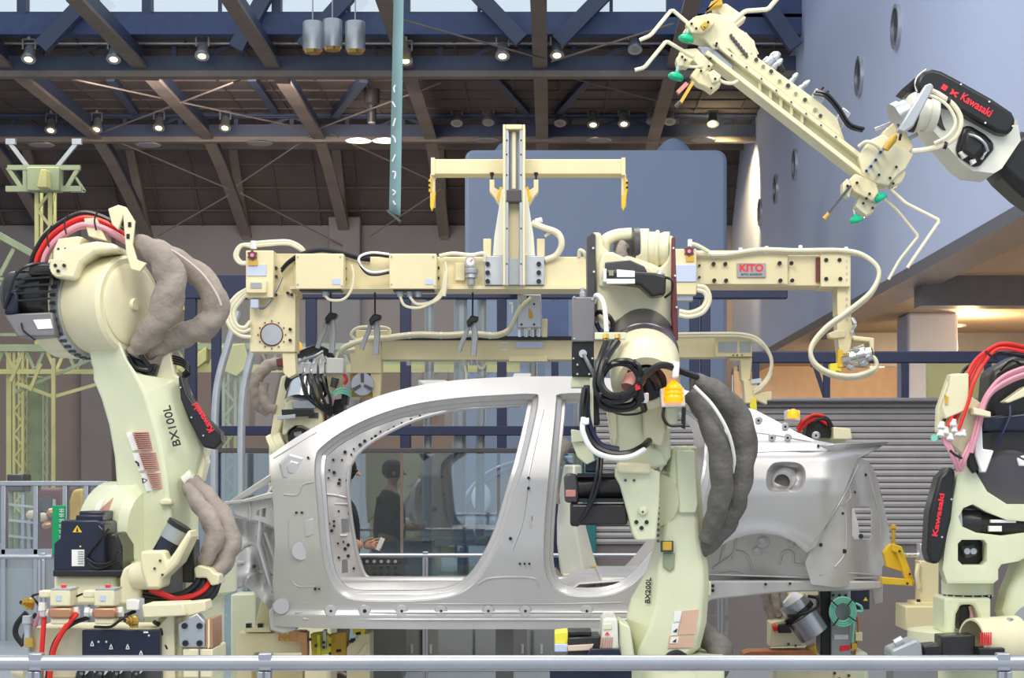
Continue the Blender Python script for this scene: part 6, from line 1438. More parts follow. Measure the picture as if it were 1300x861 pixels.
B().lathe(q(981, 798, -.23), q(986, 796, -.23), [(0, px(5)), (1, px(5))], 12).done('red_valve', 'red', rt); PT([(988, 793), (1000, 792), (1006, 804), (988, 804)], -.24, -.2, 'valve_block', 'black')
PT([(1025, 822), (1036, 818), (1038, 834), (1024, 834)], -.2, -.1, 'brass_fitting', 'mustard')
PT([(944, 830), (952, 827), (1030, 826), (1040, 834), (944, 834)], -.25, -.05, 'varnished_board', 'wood', .006)
PT([(1039, 742), (1080, 742), (1080, 748), (1039, 748)], -.2, .0, 'top_plate', 'hoist', .004); 
PT([(1042, 748), (1056, 748), (1056, 834), (1042, 834)], -.12, .1, 'black_column', 'black', .006)
PT([(1055, 747), (1080, 747), (1080, 836), (1055, 836)], -.15, .05, 'grey_column', 'plate', .006)
bolts([(1058, 756), (1066, 756), (1074, 756)], 1.8, rt, 'black', -.165, .03)
PT([(1079, 748), (1104, 748), (1104, 774), (1079, 774)], -.12, .08, 'black_motor', 'navyb', .006)
PT([(1096, 763), (1099, 758), (1102, 763)], -.125, -.11, 'warning_triangle', 'yellow', 0)
PT([(1082, 741), (1098, 740), (1098, 746), (1082, 747)], -.1, .05, 'clamp_body', 'maroon', .004)
for k in range(6):
    r = 12 + k % 3 * 2.6; dy = -.2 - .03 * (k // 3)
    B().tube([q(1070 + r * math.cos(a) * .95, 777 + r * math.sin(a) * 1.05, dy) for a in [i * 2 * PI / 18 for i in range(19)]], px(1.6), n=6, sm=2).done('hose_coil', 'mint', rt)
for a in (.6, 2.2, 3.9, 5.4):
    B().bar(q(1070 + 9 * math.cos(a), 777 + 10 * math.sin(a), -.26), q(1070 + 21 * math.cos(a), 777 + 22 * math.sin(a), -.26), px(1.6)).done('cable_tie', 'black', rt)
TT([(1086, 766, -.2), (1093, 770, -.2), (1094, 776, -.2), (1086, 776, -.2)], 1.6, 'mint'); TT([(1084, 786, -.2), (1083, 800, -.2), (1082, 816, -.2)], 2, 'mint')
PT([(1059, 806), (1077, 806), (1077, 812), (1059, 812)], -.155, -.14, 'type_plate', 'whitep', .002); PT([(1066, 820), (1079, 819), (1079, 826), (1066, 827)], -.155, -.14, 'red_label', 'kred', .002)
PT([(1086, 803), (1095, 803), (1095, 814), (1086, 814)], -.15, .0, 'switch', 'hoist', .004); PT([(1081, 817), (1088, 817), (1088, 825), (1081, 825)], -.15, .0, 'switch', 'mustard', .004)
TT([(1088, 782, -.1), (1090, 795, -.12), (1088, 810, -.12), (1085, 832, -.1)], 1.6, 'wood')
B().wbox((q(985, 0).x, 12.1, 0), (q(1100, 0).x, 12.6, q(0, 826).z)).done('pedestal', 'pale', rt, bev=.03)
PT([(985, 843), (1088, 843), (1088, 870), (985, 870)], -.25, -.1, 'base_plate', 'cream', .006)
bolts([(1028, 850), (1050, 848), (1060, 855), (1072, 848), (1078, 858), (1066, 862)], 1.8, rt, 'dgrey', -.27, .03)
# ================================================================ robot behind the front pillar
D(12.9)
rb = thing('industrial_robot', 'robot behind the windscreen pillar with amber beacon and white valves', 'robot', ground(385, 12.9) + Vector((0, .2, 0)), 'assembly robots round the car')
def PB(pts, d0, d1, nm, m, bev=.008): return B().poly(pts, d0, d1).done(nm, m, rb, bev=bev)
def TB(pts, r, m, nm='cable', n=8, wob=0.): return B().tube([q(*p) for p in pts], px(r), n=n, wob=wob, sm=6).done(nm, m, rb, ang=1.2 if wob else .6)
PB([(357, 478), (368, 474), (378, 478), (360, 530), (346, 580), (342, 620), (342, 560), (350, 510)], .0, .3, 'upper_arm', 'cream', .02)
PB([(341, 560), (352, 540), (410, 522), (412, 620), (345, 700), (341, 640)], .12, .4, 'arm_body', 'cream', .02)
B().lathe(q(392, 478, .0), q(384, 516, -.15), [(0, px(24)), (.1, px(27)), (.3, px(27)), (.32, px(23)), (1, px(24))], 32).done('forearm_tube', 'chrome', rb)
B().lathe(q(391, 482, .0), q(389, 492, -.05), [(0, px(28)), (1, px(28))], 32).done('forearm_band', 'navyb', rb)
PB([(357, 520), (396, 519), (398, 528), (358, 529)], -.3, -.15, 'black_beam', 'black', .005); PB([(352, 528), (375, 526), (375, 531), (352, 533)], -.32, -.25, 'bracket', 'steel', .003)
PB([(362, 512), (372, 505), (395, 504), (408, 510), (411, 552), (400, 556), (394, 546), (384, 540), (374, 540), (366, 546), (363, 552), (358, 552)], -.2, .0, 'fork_body', 'cream', .01)
PB([(370, 510), (390, 508), (402, 513), (400, 519), (372, 519)], -.21, -.15, 'fork_plate', 'alu', .004)
B().lathe(q(380, 556, -.16), q(378, 556, .02), [(0, px(10)), (0, px(13)), (1, px(13))], 22).done('fork_bore', 'black', rb); B().lathe(q(378, 550, -.17), q(379, 560, -.1), [(0, px(5)), (1, px(6))], 12).done('gear_core', 'steel', rb)
PB([(394, 524), (404, 524), (404, 531), (391, 531)], -.215, -.19, 'fork_slot', 'dgrey', .003)
B().box(408, 512, 415, 548, -.1, .1).done('fork_edge', 'maroon', rb, bev=.004)
B().lathe(q(346, 570, -.1), q(362, 562, -.1), [(0, px(18)), (.4, px(18)), (.45, px(15)), (1, px(15))], 26).done('wrist_drum', 'cream', rb)
B().tube([q(358, 462, .1), q(342, 464, .1), q(328, 478, .1), q(324, 498, .1), q(330, 515, .1), q(342, 522, .1)], lambda t: px(8), n=14, sm=7, wob=.08).done('cable_sleeve', 'sleeve', rb, ang=1.2)
B().tube([q(336, 486, .0), q(334, 500, .0), q(340, 516, .0), q(350, 520, .0)], lambda t: px(6), n=12, sm=7, wob=.08).done('cable_sleeve', 'sleeve', rb, ang=1.2)
PB([(350, 456), (358, 454), (360, 464), (352, 466)], .0, .2, 'sleeve_collar', 'maroon', .006)
PB([(371, 439), (383, 439), (384, 446), (370, 446)], -.1, .1, 'beacon_base', 'whitep', .004)
B().lathe(q(377, 444, -.14), q(377, 432, -.14), [(0, px(6)), (.6, px(6)), (.85, px(4)), (1, px(1))], 16).done('beacon_lens', 'amber', rb)
for o_ in (0, 3, 6): TB([(372, 455 + o_, -.1), (384, 446 + o_, -.12), (400, 440 + o_, -.12), (414, 444 + o_, -.12), (424, 454 + o_, -.1)], 2, 'rubber')
for x in (378, 387, 396, 405):
    PB([(x, 460), (x + 6, 459), (x + 6, 474), (x, 475)], -.22, -.1, 'white_valve', 'whitep', .005); B().lathe(q(x + 3, 462, -.22), q(x + 3, 455, -.22), [(0, px(2.5)), (1, px(2))], 8).done('valve_cap', 'chrome', rb)
    TB([(x + 3, 475, -.2), (x + 8, 490, -.25), (x + 14, 506, -.25), (420, 528, -.2)], 2, 'rubber')
TB([(376, 462, -.22), (388, 456, -.25), (400, 452, -.25), (410, 446, -.22)], 1.6, 'plate'); TB([(380, 470, -.22), (372, 462, -.22), (378, 456, -.22)], 1.6, 'whitep')
PB([(400, 455), (410, 449), (414, 460), (404, 466)], -.2, -.1, 'connector', 'chrome', .005)
PB([(415, 454), (436, 455), (436, 474), (414, 474)], -.2, .0, 'cream_box', 'whitep', .005); PB([(414, 474), (436, 474), (434, 500), (418, 500)], -.15, .0, 'box_bracket', 'cream', .005)
B().lathe(q(423, 492, -.2), q(426, 480, -.2), [(0, px(4)), (1, px(5))], 12).done('air_cylinder', 'dgrey', rb)
for o_ in (0, 3, 6): TB([(420, 506 + o_, -.2), (424, 498 + o_, -.22), (434, 493 + o_, -.22), (446, 497 + o_, -.2)], 1.3, 'mint')
TB([(421, 515, -.2), (424, 505, -.22), (428, 499, -.22)], 1.6, 'pink'); TB([(437, 475, -.2), (440, 482, -.2), (437, 488, -.2)], 2, 'red')
PB([(420, 508), (436, 506), (436, 526), (420, 526)], -.1, .1, 'black_valve', 'black', .006); PB([(434, 500), (442, 500), (440, 514), (432, 514)], -.14, .0, 'black_valve', 'black', .006)
B().wbox((q(345, 0).x, 12.9, 0), (q(420, 0).x, 13.3, q(0, 690).z)).done('pedestal', 'cream', rb, bev=.03)
# ================================================================ robot behind the rear door opening
D(12.6)
ro = thing('industrial_robot', 'white robot arm seen through the rear door opening of the car', 'robot', ground(735, 12.6) + Vector((0, .2, 0)), 'assembly robots round the car')
cs = []
for l, rr_ in (((716, 590), (738, 590)), ((711, 620), (740, 640)), ((707, 660), (744, 670)), ((707, 690), (752, 700)), ((710, 715), (758, 720)), ((714, 738), (758, 740)), ((722, 770), (756, 770))):
    cs.append([q(l[0], l[1], .05), q((l[0] * .4 + rr_[0] * .6), l[1], -.04), q(*rr_, .08), q(*rr_, .3), q(l[0], l[1], .3)])
B().ring(cs).done('lower_arm', 'white', ro, bev=.015)
B().box(752, 719, 760, 728, -.02, .05).done('stop_block', 'mustard', ro, bev=.004)
B().poly([(714, 729), (736, 729), (738, 742), (714, 742)], -.12, .0).done('arm_block', 'white', ro, bev=.008)
B().poly([(766, 727), (778, 727), (780, 738), (764, 738)], -.1, .0).done('arm_block', 'cream', ro, bev=.006)
B().tube([q(722, 560, -.1), q(708, 578, -.1), q(702, 605, -.1), q(703, 640, -.1)], lambda t: px(8), n=12, sm=7, wob=.1).done('cable_sleeve', 'sleeve', ro, ang=1.2)
B().tube([q(700, 725, -.15), q(706, 732, -.15), q(712, 738, -.15)], lambda t: px(7), n=12, sm=6, wob=.1).done('cable_sleeve', 'sleeve', ro, ang=1.2)
B().wbox((q(712, 0).x, 12.55, 0), (q(765, 0).x, 12.95, q(0, 742).z)).done('pedestal', 'white', ro, bev=.03)
# ================================================================ jig stands under the sill
D(10.35)
j = thing('jig_stand', 'cream welded jig stand carrying the front end of the car sill', 'jig', ground(350, 10.35) + Vector((0, .1, 0)))
B().poly([(300, 804), (384, 804), (384, 829), (324, 829), (320, 836), (320, 880), (300, 880)], 0, .2).done('jig_frame', 'hoist', j, bev=.006)
B().box(318, 836, 384, 880, .1, .2).done('jig_web', 'hoist', j)
B().poly([(310, 798), (342, 797), (344, 803), (310, 803)], -.03, .12).done('jig_pad', 'hoist', j, bev=.004)
for x in (315, 330): B().box(x - 3, 792, x + 3, 798, .0, .05).done('pad_bolt', 'black', j)
B().poly([(333, 755), (346, 755), (346, 803), (322, 803)], .22, .3).done('jig_gusset', 'hoist', j, bev=.004)
B().poly([(353, 800), (388, 801), (390, 815), (353, 814)], -.08, .0).done('copper_arm', 'copper', j, bev=.003)
B().poly([(380, 802), (390, 803), (390, 834), (383, 834), (383, 816), (378, 815)], -.1, .0).done('copper_arm', 'copper', j, bev=.003)
bolts([(358, 804), (365, 804), (358, 812), (365, 812)], 2.6, j, 'brass', -.09, .02)
B().poly([(394, 805), (410, 803), (420, 810), (420, 830), (396, 834)], -.02, .08).done('yellow_bracket', 'yg', j, bev=.004)
B().box(402, 806, 407, 835, -.05, .0).done('yellow_bracket', 'yg', j, bev=.003)
B().box(410, 800, 414, 825, -.06, .0).done('steel_strip', 'steel', j, bev=.003)
for x, y in ((394, 812), (411, 816), (411, 822), (419, 819), (401, 820), (419, 830)): B().cyl(q(x, y, -.075), q(x, y, -.04), px(2), n=8).done('bracket_bolt', 'black', j)
B().poly([(418, 806), (440, 802), (440, 832), (418, 832)], .03, .12).done('yellow_plate', 'mustard', j, bev=.004)
B().poly([(440, 822), (456, 805), (470, 804), (470, 880), (440, 880)], .0, .2).done('jig_post', 'hoist', j, bev=.006)
B().poly([(453, 832), (466, 815), (466, 826), (456, 838)], -.01, .0).done('post_recess', 'cream', j, bev=.003)
B().box(448, 798, 463, 806, .0, .1).done('yellow_pad', 'yg', j, bev=.003)
for x, y in ((446, 814), (448, 812), (430, 826), (455, 804)): B().lathe(q(x - 3, y + 1, -.03), q(x + 3, y, -.03), [(0, px(2)), (1, px(2))], 8).done('toggle', 'black', j)
B().wbox((q(300, 0).x, 10.35, 0), (q(470, 0).x, 10.6, q(0, 874).z)).done('jig_base', 'hoist', j, bev=.01)
D(11.2)
o = B().poly([(293, 755), (322, 754), (325, 760), (325, 900), (293, 900)], .0, .25).done('cabinet', 'pale', bev=.008)
tag(o, 'pale green machine cabinet behind the front jig stand', 'cabinet')
D(10.7)
j2 = thing('body_support', 'grey steel post carrying the car body under its middle', 'support', ground(640, 10.85))
B().wbox((q(640, 0).x - .06, 10.75, 0), (q(640, 0).x + .06, 10.95, .3)).done('post', 'grey', j2)
B().wbox((q(640, 0).x - .05, 10.77, .3), (q(640, 0).x + .05, 10.93, .735)).done('post', 'grey', j2)
# ================================================================ material handling robot with suction gripper, upper right
D(8.6)
r7 = thing('gripper_robot', 'black and cream robot wrist with red lettering reaching down from the upper corner', 'robot', q(1245, 200) + Vector((0, .15, 0)))
def P7(pts, d0, d1, nm, m, bev=.008, par=None): return B().poly(pts, d0, d1).done(nm, m, par or r7, bev=bev)
# forearm
P7([(1262, 190), (1300, 160), (1340, 190), (1340, 275), (1300, 248), (1265, 216)], .0, .3, 'forearm', 'black', .05)
P7([(1164, 112), (1180, 100), (1200, 112), (1240, 150), (1262, 170), (1292, 158), (1291, 150), (1296, 178), (1272, 214), (1262, 220), (1235, 217), (1222, 208), (1206, 190), (1190, 172), (1168, 148)], -.02, .25, 'wrist_housing', 'white', .03)
cv7 = P7([(1166, 97), (1172, 90), (1184, 87), (1196, 90), (1215, 100), (1260, 125), (1285, 142), (1290, 152), (1286, 166), (1278, 171), (1266, 168), (1230, 148), (1208, 136), (1180, 128), (1166, 114), (1163, 106)], -.09, .0, 'side_cover', 'black', .02)
B().tube([q(1182, 130, -.06), q(1166, 118, -.06), q(1162, 106, -.06), q(1166, 96, -.06), q(1176, 88, -.06)], px(1.2), n=6).done('cover_trim', 'whitep', cv7)
for x, y in ((1220, 107), (1256, 129), (1286, 160), (1251, 156)): B().cyl(q(x, y, -.098), q(x, y, -.08), px(1.3), n=8).done('cover_screw', 'whitep', cv7)
tx = Vector((.855, 0, -.52)); tu = Vector((.52, 0, .855))
lettering('Kawasaki', 'kred', cv7, q(1239.5, 133.5, -.092), px(14.5), ax=tx, up=tu, name='brand_lettering', bold=.0012, sx=.82)
def L7(u, v): return (1199 + u * .855 + v * .52, 111 + u * .52 - v * .855)
P7([L7(-3.5, -3.5), L7(3.5, -3.5), L7(3.5, 3.5), L7(-3.5, 3.5)], -.0925, -.085, 'red_emblem', 'kred', 0, cv7)
P7([L7(9, -3.5), L7(11.5, -3.5), L7(14, -1), L7(19, -4), L7(20, -2), L7(16, 0), L7(20, 2.5), L7(18.5, 4), L7(13, 1.5), L7(11.5, 4), L7(9, 4), L7(10.5, 0)], -.0925, -.085, 'red_emblem', 'kred', 0, cv7)
P7([(1144, 114), (1160, 100), (1170, 94), (1178, 88), (1166, 98), (1164, 116), (1152, 118)], .0, .15, 'wrist_cap', 'black', .02)
P7([(1222, 160), (1232, 158), (1252, 170), (1263, 181), (1262, 190), (1246, 209), (1238, 212), (1218, 198), (1214, 190)], -.05, .1, 'motor_bay', 'black', .02)
P7([(1226, 166), (1234, 163), (1250, 174), (1253, 184), (1238, 202), (1222, 192)], -.09, -.03, 'bay_motor', 'motor', .02)
for pts in ([(1218, 193), (1226, 190), (1231, 197), (1224, 201)], [(1232, 203), (1238, 201), (1240, 206), (1235, 209)]): P7(pts, -.07, -.03, 'bay_label', 'whitep', .002)
B().tube([q(1228, 170, -.08), q(1240, 174, -.1), q(1250, 182, -.1), q(1254, 192, -.08)], px(2), n=8).done('bay_cable', 'steel', r7)
B().tube([q(1246, 202, -.07), q(1250, 196, -.09), q(1253, 190, -.07)], px(1.6), n=8).done('bay_cable', 'chrome', r7)
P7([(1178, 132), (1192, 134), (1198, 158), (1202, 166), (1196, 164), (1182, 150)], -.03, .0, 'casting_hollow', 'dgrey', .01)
# wrist flange, tilted towards the gripper
wd_ = Vector((-.86, -.1, -.5))
w0 = q(1184, 140, -.02); 
B().lathe(q(1186, 146, -.03), q(1152, 140, -.05), [(0, px(22)), (.3, px(24)), (.32, px(21)), (.5, px(21)), (.52, px(25)), (.85, px(24)), (1, px(20))], 32).done('wrist_drum', 'white', r7)
B().lathe(q(1164, 143, -.04), q(1158, 142, -.04), [(0, px(25.5)), (1, px(25.5))], 30).done('drum_seal', 'black', r7)
B().lathe(q(1152, 142, -.05), q(1136, 150, -.06), [(0, px(16)), (.5, px(16)), (.5, px(19)), (1, px(19))], 24).done('tool_flange', 'steel', r7)
P7([(1140, 165), (1175, 108), (1182, 105), (1186, 110), (1160, 160), (1148, 168)], -.24, -.18, 'hose_carrier', 'steel', .006)
B().tube([q(1180, 114, -.2), q(1194, 121, -.2), q(1211, 134, -.2), q(1220, 152, -.2), q(1214, 172, -.2), q(1198, 184, -.2), q(1176, 190, -.2), q(1158, 192, -.2)], px(3.4), n=8).done('hose', 'ivory', r7)
B().tube([q(1176, 120, -.22), q(1192, 126, -.22), q(1206, 138, -.22), (q(1213, 156, -.22)), q(1204, 172, -.22), q(1186, 182, -.22)], px(2.2), n=8).done('hose', 'ivory', r7)
for x, y in ((1204, 127), (1200, 184)): B().lathe(q(x - 2, y, -.2), q(x + 2, y + 1, -.2), [(0, px(5)), (1, px(5))], 10).done('hose_tie', 'black', r7)
B().bar(q(1330, 215, .15), q(1480, 330, .8), .3).done('forearm_link', 'black', r7, bev=.04)
B().bar(q(1480, 320, .8), (q(1480, 330, .8).x, 9.4, .0), .34).done('robot_column', 'white', r7, bev=.05)
# ---------------------------------------------------------------- gripper frame
t7 = thing('suction_gripper', 'long cream gripper frame with four green suction cups and bent rods held by the robot', 'gripper', q(1020, 130))
def PG(pts, d0, d1, nm, m, bev=.006, par=None): return B().poly(pts, d0, d1).done(nm, m, par or t7, bev=bev)
A0 = Vector((905, 62)); A1 = Vector((1118, 228)); du = (A1 - A0).normalized(); dn = Vector((-du.y, du.x))
LEN = (A1 - A0).length
def G(u, v): p = A0 + du * u + dn * v; return (p.x, p.y)          # u along the beam, v across (down-left positive)
PG([G(0, -6), G(LEN, -6), G(LEN, 6), G(0, 6)], .0, .03, 'beam_web', 'pale', .003)
PG([G(-4, 5), G(LEN + 2, 5), G(LEN + 2, 11), G(-4, 11)], -.06, .1, 'beam_flange', 'cream', .004)
PG([G(-4, -11), G(LEN, -11), G(LEN, -5), G(-4, -5)], -.06, .1, 'beam_flange', 'cream', .004)
for k in range(5):
    u = 70 + k * 17
    PG([G(u, -5), G(u + 5, -5), G(u + 12, 5), G(u + 7, 5)], -.03, .0, 'beam_rib', 'cream', .003)
PG([G(20, -11), G(34, -26), G(150, -30), G(178, -28), G(204, -11)], -.03, .06, 'top_plate', 'cream', .005)
PG([G(36, -24), G(60, -24), G(190, -16), G(200, -11), G(30, -11)], -.05, .0, 'side_plate', 'hoist', .004)
for k, (u, v, r) in enumerate(((52, -23, 2.6), (64, -22, 2.2), (76, -23, 2.6), (92, -20, 2.2), (104, -22, 2.8), (118, -20, 2.2), (132, -21, 2.6), (150, -19, 2.6), (160, -17, 2.4))):
    B().cyl(q(*G(u, v), -.06), q(*G(u, v), -.02), px(r), n=12).done('plate_hole', 'dgrey' if k % 2 == 0 else 'gsteel', t7)
for k in range(8): B().cyl(q(*G(24 + k * 24, -8), -.07), q(*G(24 + k * 24, -8), -.05), px(1.2), n=8).done('rivet', 'dgrey', t7)
# valves and fittings on top of the beam
for u, v, l, r in ((66, -30, 22, 8), (74, -30, 18, 5), (104, -30, 16, 4), (118, -30, 18, 4)):
    a = q(*G(u, v + 4), .0); c = q(*G(u + (4 if l > 17 else 0), v - l + 4), .0)
    B().lathe(a, c, [(0, px(r)), (.3, px(r)), (.32, px(r * .75)), (.5, px(r * .75)), (.52, px(r * .9)), (.8, px(r * .8)), (1, px(r * .3))], 12).done('vacuum_valve', 'chrome' if r > 4 else 'steel', t7)
PG([G(70, -44), G(90, -36), G(90, -30), G(72, -30)], .02, .1, 'black_valve', 'black', .01)
for o_ in (0, 4): B().tube([q(*G(136, -34 - o_), -.05), q(*G(150, -40 - o_), -.07), q(*G(172, -36 - o_), -.07), q(*G(196, -28 - o_), -.07), q(*G(214, -34 - o_), -.05)], px(2), n=7).done('air_hose', 'rubber', t7)
PG([G(134, -42), G(150, -42), G(152, -28), G(136, -28)], -.03, .1, 'sensor_block', 'steel', .006); PG([G(176, -44), G(190, -44), G(192, -14), G(178, -14)], .0, .1, 'sensor_block', 'alu', .006)
for u in (140, 148): B().lathe(q(*G(u, -40), -.02), q(*G(u, -48), -.02), [(0, px(2)), (1, px(2))], 8).done('sensor_plug', 'black', t7)
# head end (upper)
PG([(866, 42), (880, 22), (902, 16), (925, 20), (945, 45), (956, 68), (936, 74), (926, 62), (905, 62), (894, 50)], -.05, .1, 'head_plate', 'cream', .006)
PG([(905, 8), (922, 4), (948, 22), (934, 34), (918, 22)], -.02, .08, 'head_arm', 'cream', .006)
PG([(870, 30), (884, 20), (904, 18), (908, 30), (892, 42), (878, 42)], -.10, -.04, 'head_block', 'hoist', .006)
PG([(928, 35), (938, 36), (958, 52), (962, 74), (946, 78), (930, 60)], -.04, .06, 'valve_rack', 'cream', .005)
for k in range(7): PG([(926 + k * 3.2, 44 + k * 4), (929 + k * 3.2, 42 + k * 4), (931 + k * 3.2, 48 + k * 4), (928 + k * 3.2, 50 + k * 4)], -.06, -.03, 'rack_slot', 'dgrey', .002)
for k in range(4): B().tube([q(934 + k * 4, 36 + k * 2, -.02), q(944 + k * 4, 48 + k * 3, -.03), q(956 + k * 2, 66 + k, -.02)], px(1.6), n=6).done('air_hose', 'ivory', t7)
PG([(936, 34), (948, 42), (958, 52), (955, 56), (942, 48), (934, 40)], .0, .05, 'rack_cover', 'pinkp', .004)
PG([(886, 58), (905, 60), (932, 84), (926, 92), (910, 80), (892, 70)], -.04, .06, 'head_rail', 'alu', .005)
PG([(862, 66), (870, 62), (884, 61), (906, 82), (894, 92), (880, 76), (872, 84), (860, 80)], -.06, .04, 'cup_arm', 'cream', .005)
PG([(858, 74), (866, 66), (874, 74), (868, 84), (860, 84)], -.09, .0, 'cup_bracket', 'cream', .005)
PG([(876, 96), (884, 86), (906, 92), (916, 106), (904, 116), (896, 110), (886, 106)], -.08, .02, 'clamp_block', 'hoist', .006)
PG([(898, 92), (906, 88), (916, 96), (912, 104), (904, 106)], -.1, .0, 'clamp_block', 'cream', .005)
for x, y in ((878, 30), (894, 35), (899, 28), (884, 36), (909, 58), (902, 74), (900, 84), (908, 100), (903, 112), (890, 90), (873, 100), (866, 72), (870, 76), (910, 55)): B().cyl(q(x, y, -.12), q(x, y, -.05), px(1.6), n=8).done('bolt', 'black', t7)
B().poly([(896, 16), (903, 2), (916, -4), (918, 6), (908, 8), (898, 12)], -.06, .0).done('yellow_clamp', 'mustard', t7, bev=.004)
B().poly([(889, 32), (896, 26), (900, 32), (893, 38)], -.12, -.06).done('yellow_clamp', 'mustard', t7, bev=.004)
def rodtube(pts, m='ivory', r=2.6): return B().tube([q(*p) for p in pts], px(r), n=10, sm=4).done('bent_rod', m, t7)
def bent(pts, r=2.5):
    o_ = []
    for i, p in enumerate(pts):
        p = Vector(p + (0,) * (3 - len(p)))
        if 0 < i < len(pts) - 1:
            a = Vector(pts[i - 1] + (0,) * (3 - len(pts[i - 1]))); c = Vector(pts[i + 1] + (0,) * (3 - len(pts[i + 1])))
            for t in (-1, -.5): o_.append(p + (a - p).normalized() * 5 * -t)
            for t in (.5, 1): o_.append(p + (c - p).normalized() * 5 * t)
        else: o_.append(p)
    return B().tube([q(*p) for p in o_], px(r), n=10, sm=3).done('bent_rod', 'ivory', t7)
bent([(874, 30, -.05), (853, 12, -.06), (826, 45, -.08), (812, 51, -.08)])
bent([(880, 72, -.06), (846, 52, -.07), (818, 86, -.1), (806, 89, -.1)])
bent([(930, 28, -.02), (946, 14, -.02), (975, 12, -.02), (992, -8, -.02)], 3)
B().tube([q(868, 84, -.06), q(880, 85, -.06), q(892, 84, -.06)], px(1.8), n=8).done('cup_rod', 'ivory', t7)
B().tube([q(908, 98, -.07), q(918, 104, -.08), q(928, 106, -.08), q(936, 103, -.06)], px(2.2), n=8).done('hose', 'ivory', t7)
def cup(x, y, dx, dy_, r=10):
    a = q(x, y, -.08); d = (q(x + dx, y + dy_, -.08) - a).normalized()
    c = B().lathe(a, a + d * px(11), [(0, px(2.5)), (.3, px(3)), (.32, px(r * .7)), (.6, px(r)), (.85, px(r)), (1, px(r * .85)), (1, px(r * .5)), (.8, px(r * .3))], 22).done('suction_cup', 'green', t7)
    B().cyl(a - d * px(6), a + d * px(2), px(2.4), n=10).done('cup_stem', 'chrome', t7)
cup(873, 42, -.25, 1); cup(860, 90, -.25, 1); cup(1114, 245, .55, .85, 8.5); cup(1085, 272, .25, 1, 8.5)
# pointer tools
def pin(pts, m): return B().tube([q(*p) for p in pts], px(2.4), n=8, sm=0)
B().bar(q(880, 104, -.1), q(863, 132, -.12), px(4)).done('pointer', 'mustard', t7); B().lathe(q(864, 130, -.12), q(858, 136, -.12), [(0, px(3)), (1, px(3))], 10).done('pointer_tip', 'dgrey', t7)
B().bar(q(872, 106, -.1), q(860, 118, -.11), px(5)).done('sensor_head', 'pinkp', t7); B().bar(q(876, 100, -.1), q(868, 110, -.1), px(4.4)).done('sensor_body', 'black', t7)
# tool end (lower)
PG([(1090, 200), (1104, 178), (1122, 170), (1134, 180), (1160, 196), (1150, 214), (1140, 222), (1128, 236), (1108, 232), (1094, 218)], -.07, .06, 'end_block', 'cream', .006)
PG([(1120, 168), (1136, 154), (1146, 158), (1160, 186), (1150, 200), (1130, 190)], -.02, .08, 'end_block', 'hoist', .006)
PG([(1078, 228), (1086, 220), (1112, 232), (1116, 244), (1108, 256), (1096, 250), (1082, 242)], -.09, .02, 'clamp_block', 'hoist', .006)
PG([(1092, 248), (1108, 256), (1114, 258), (1108, 270), (1100, 274), (1092, 268), (1086, 262)], -.06, .02, 'cup_arm', 'cream', .005)
PG([(1128, 214), (1146, 210), (1151, 220), (1146, 232), (1134, 238), (1128, 230)], -.05, .05, 'cup_arm', 'cream', .01)
PG([(1070, 232), (1076, 226), (1082, 238), (1078, 252), (1070, 244)], -.1, -.02, 'clamp_jaw', 'cream', .005)
B().bar(q(1080, 236, -.1), q(1048, 276, -.13), px(3)).done('pointer', 'dgrey', t7); B().lathe(q(1052, 271, -.13), q(1046, 278, -.13), [(0, px(2.6)), (.5, px(2.6)), (1, px(3))], 8).done('pointer_tip', 'mustard', t7)
B().bar(q(1134, 172, -.12), q(1100, 218, -.13), px(4.5)).done('clamp_bar', 'steel', t7)
for x, y in ((1131, 178), (1126, 184)): B().lathe(q(x + 6, y - 6, -.15), q(x - 2, y + 6, -.15), [(0, px(3)), (.4, px(5)), (1, px(4))], 10).done('yellow_cylinder', 'mustard', t7)
for x, y in ((1118, 193), (1112, 203), (1106, 211), (1100, 217), (1116, 222), (1134, 233), (1088, 232), (1076, 236), (1100, 252), (1096, 258), (1104, 246), (1108, 264), (1130, 226), (1138, 212)): B().cyl(q(x, y, -.15), q(x, y, -.05), px(1.8), n=8).done('bolt', 'black', t7)
bent([(1130, 240, -.04), (1150, 258, -.06), (1193, 280, -.08), (1162, 325, -.1), (1152, 340, -.1)], 2.2)
bent([(1112, 244, -.02), (1138, 266, .0), (1166, 300, .02), (1142, 330, .03), (1128, 355, .03)], 2.0)
B().tube([q(1090, 186, -.08), q(1100, 180, -.1), q(1112, 184, -.1), q(1120, 194, -.08)], px(2.4), n=8).done('hose', 'ivory', t7)
B().tube([q(1142, 178, -.15), q(1144, 166, -.17), q(1140, 158, -.15)], px(1.8), n=8).done('hose', 'navy', t7)
B().bar(q(1150, 150, .05), q(1110, 165, .05), px(5)).bar(q(1165, 170, .05), q(1128, 190, .05), px(5)).done('tool_changer', 'alu', t7, bev=.003)
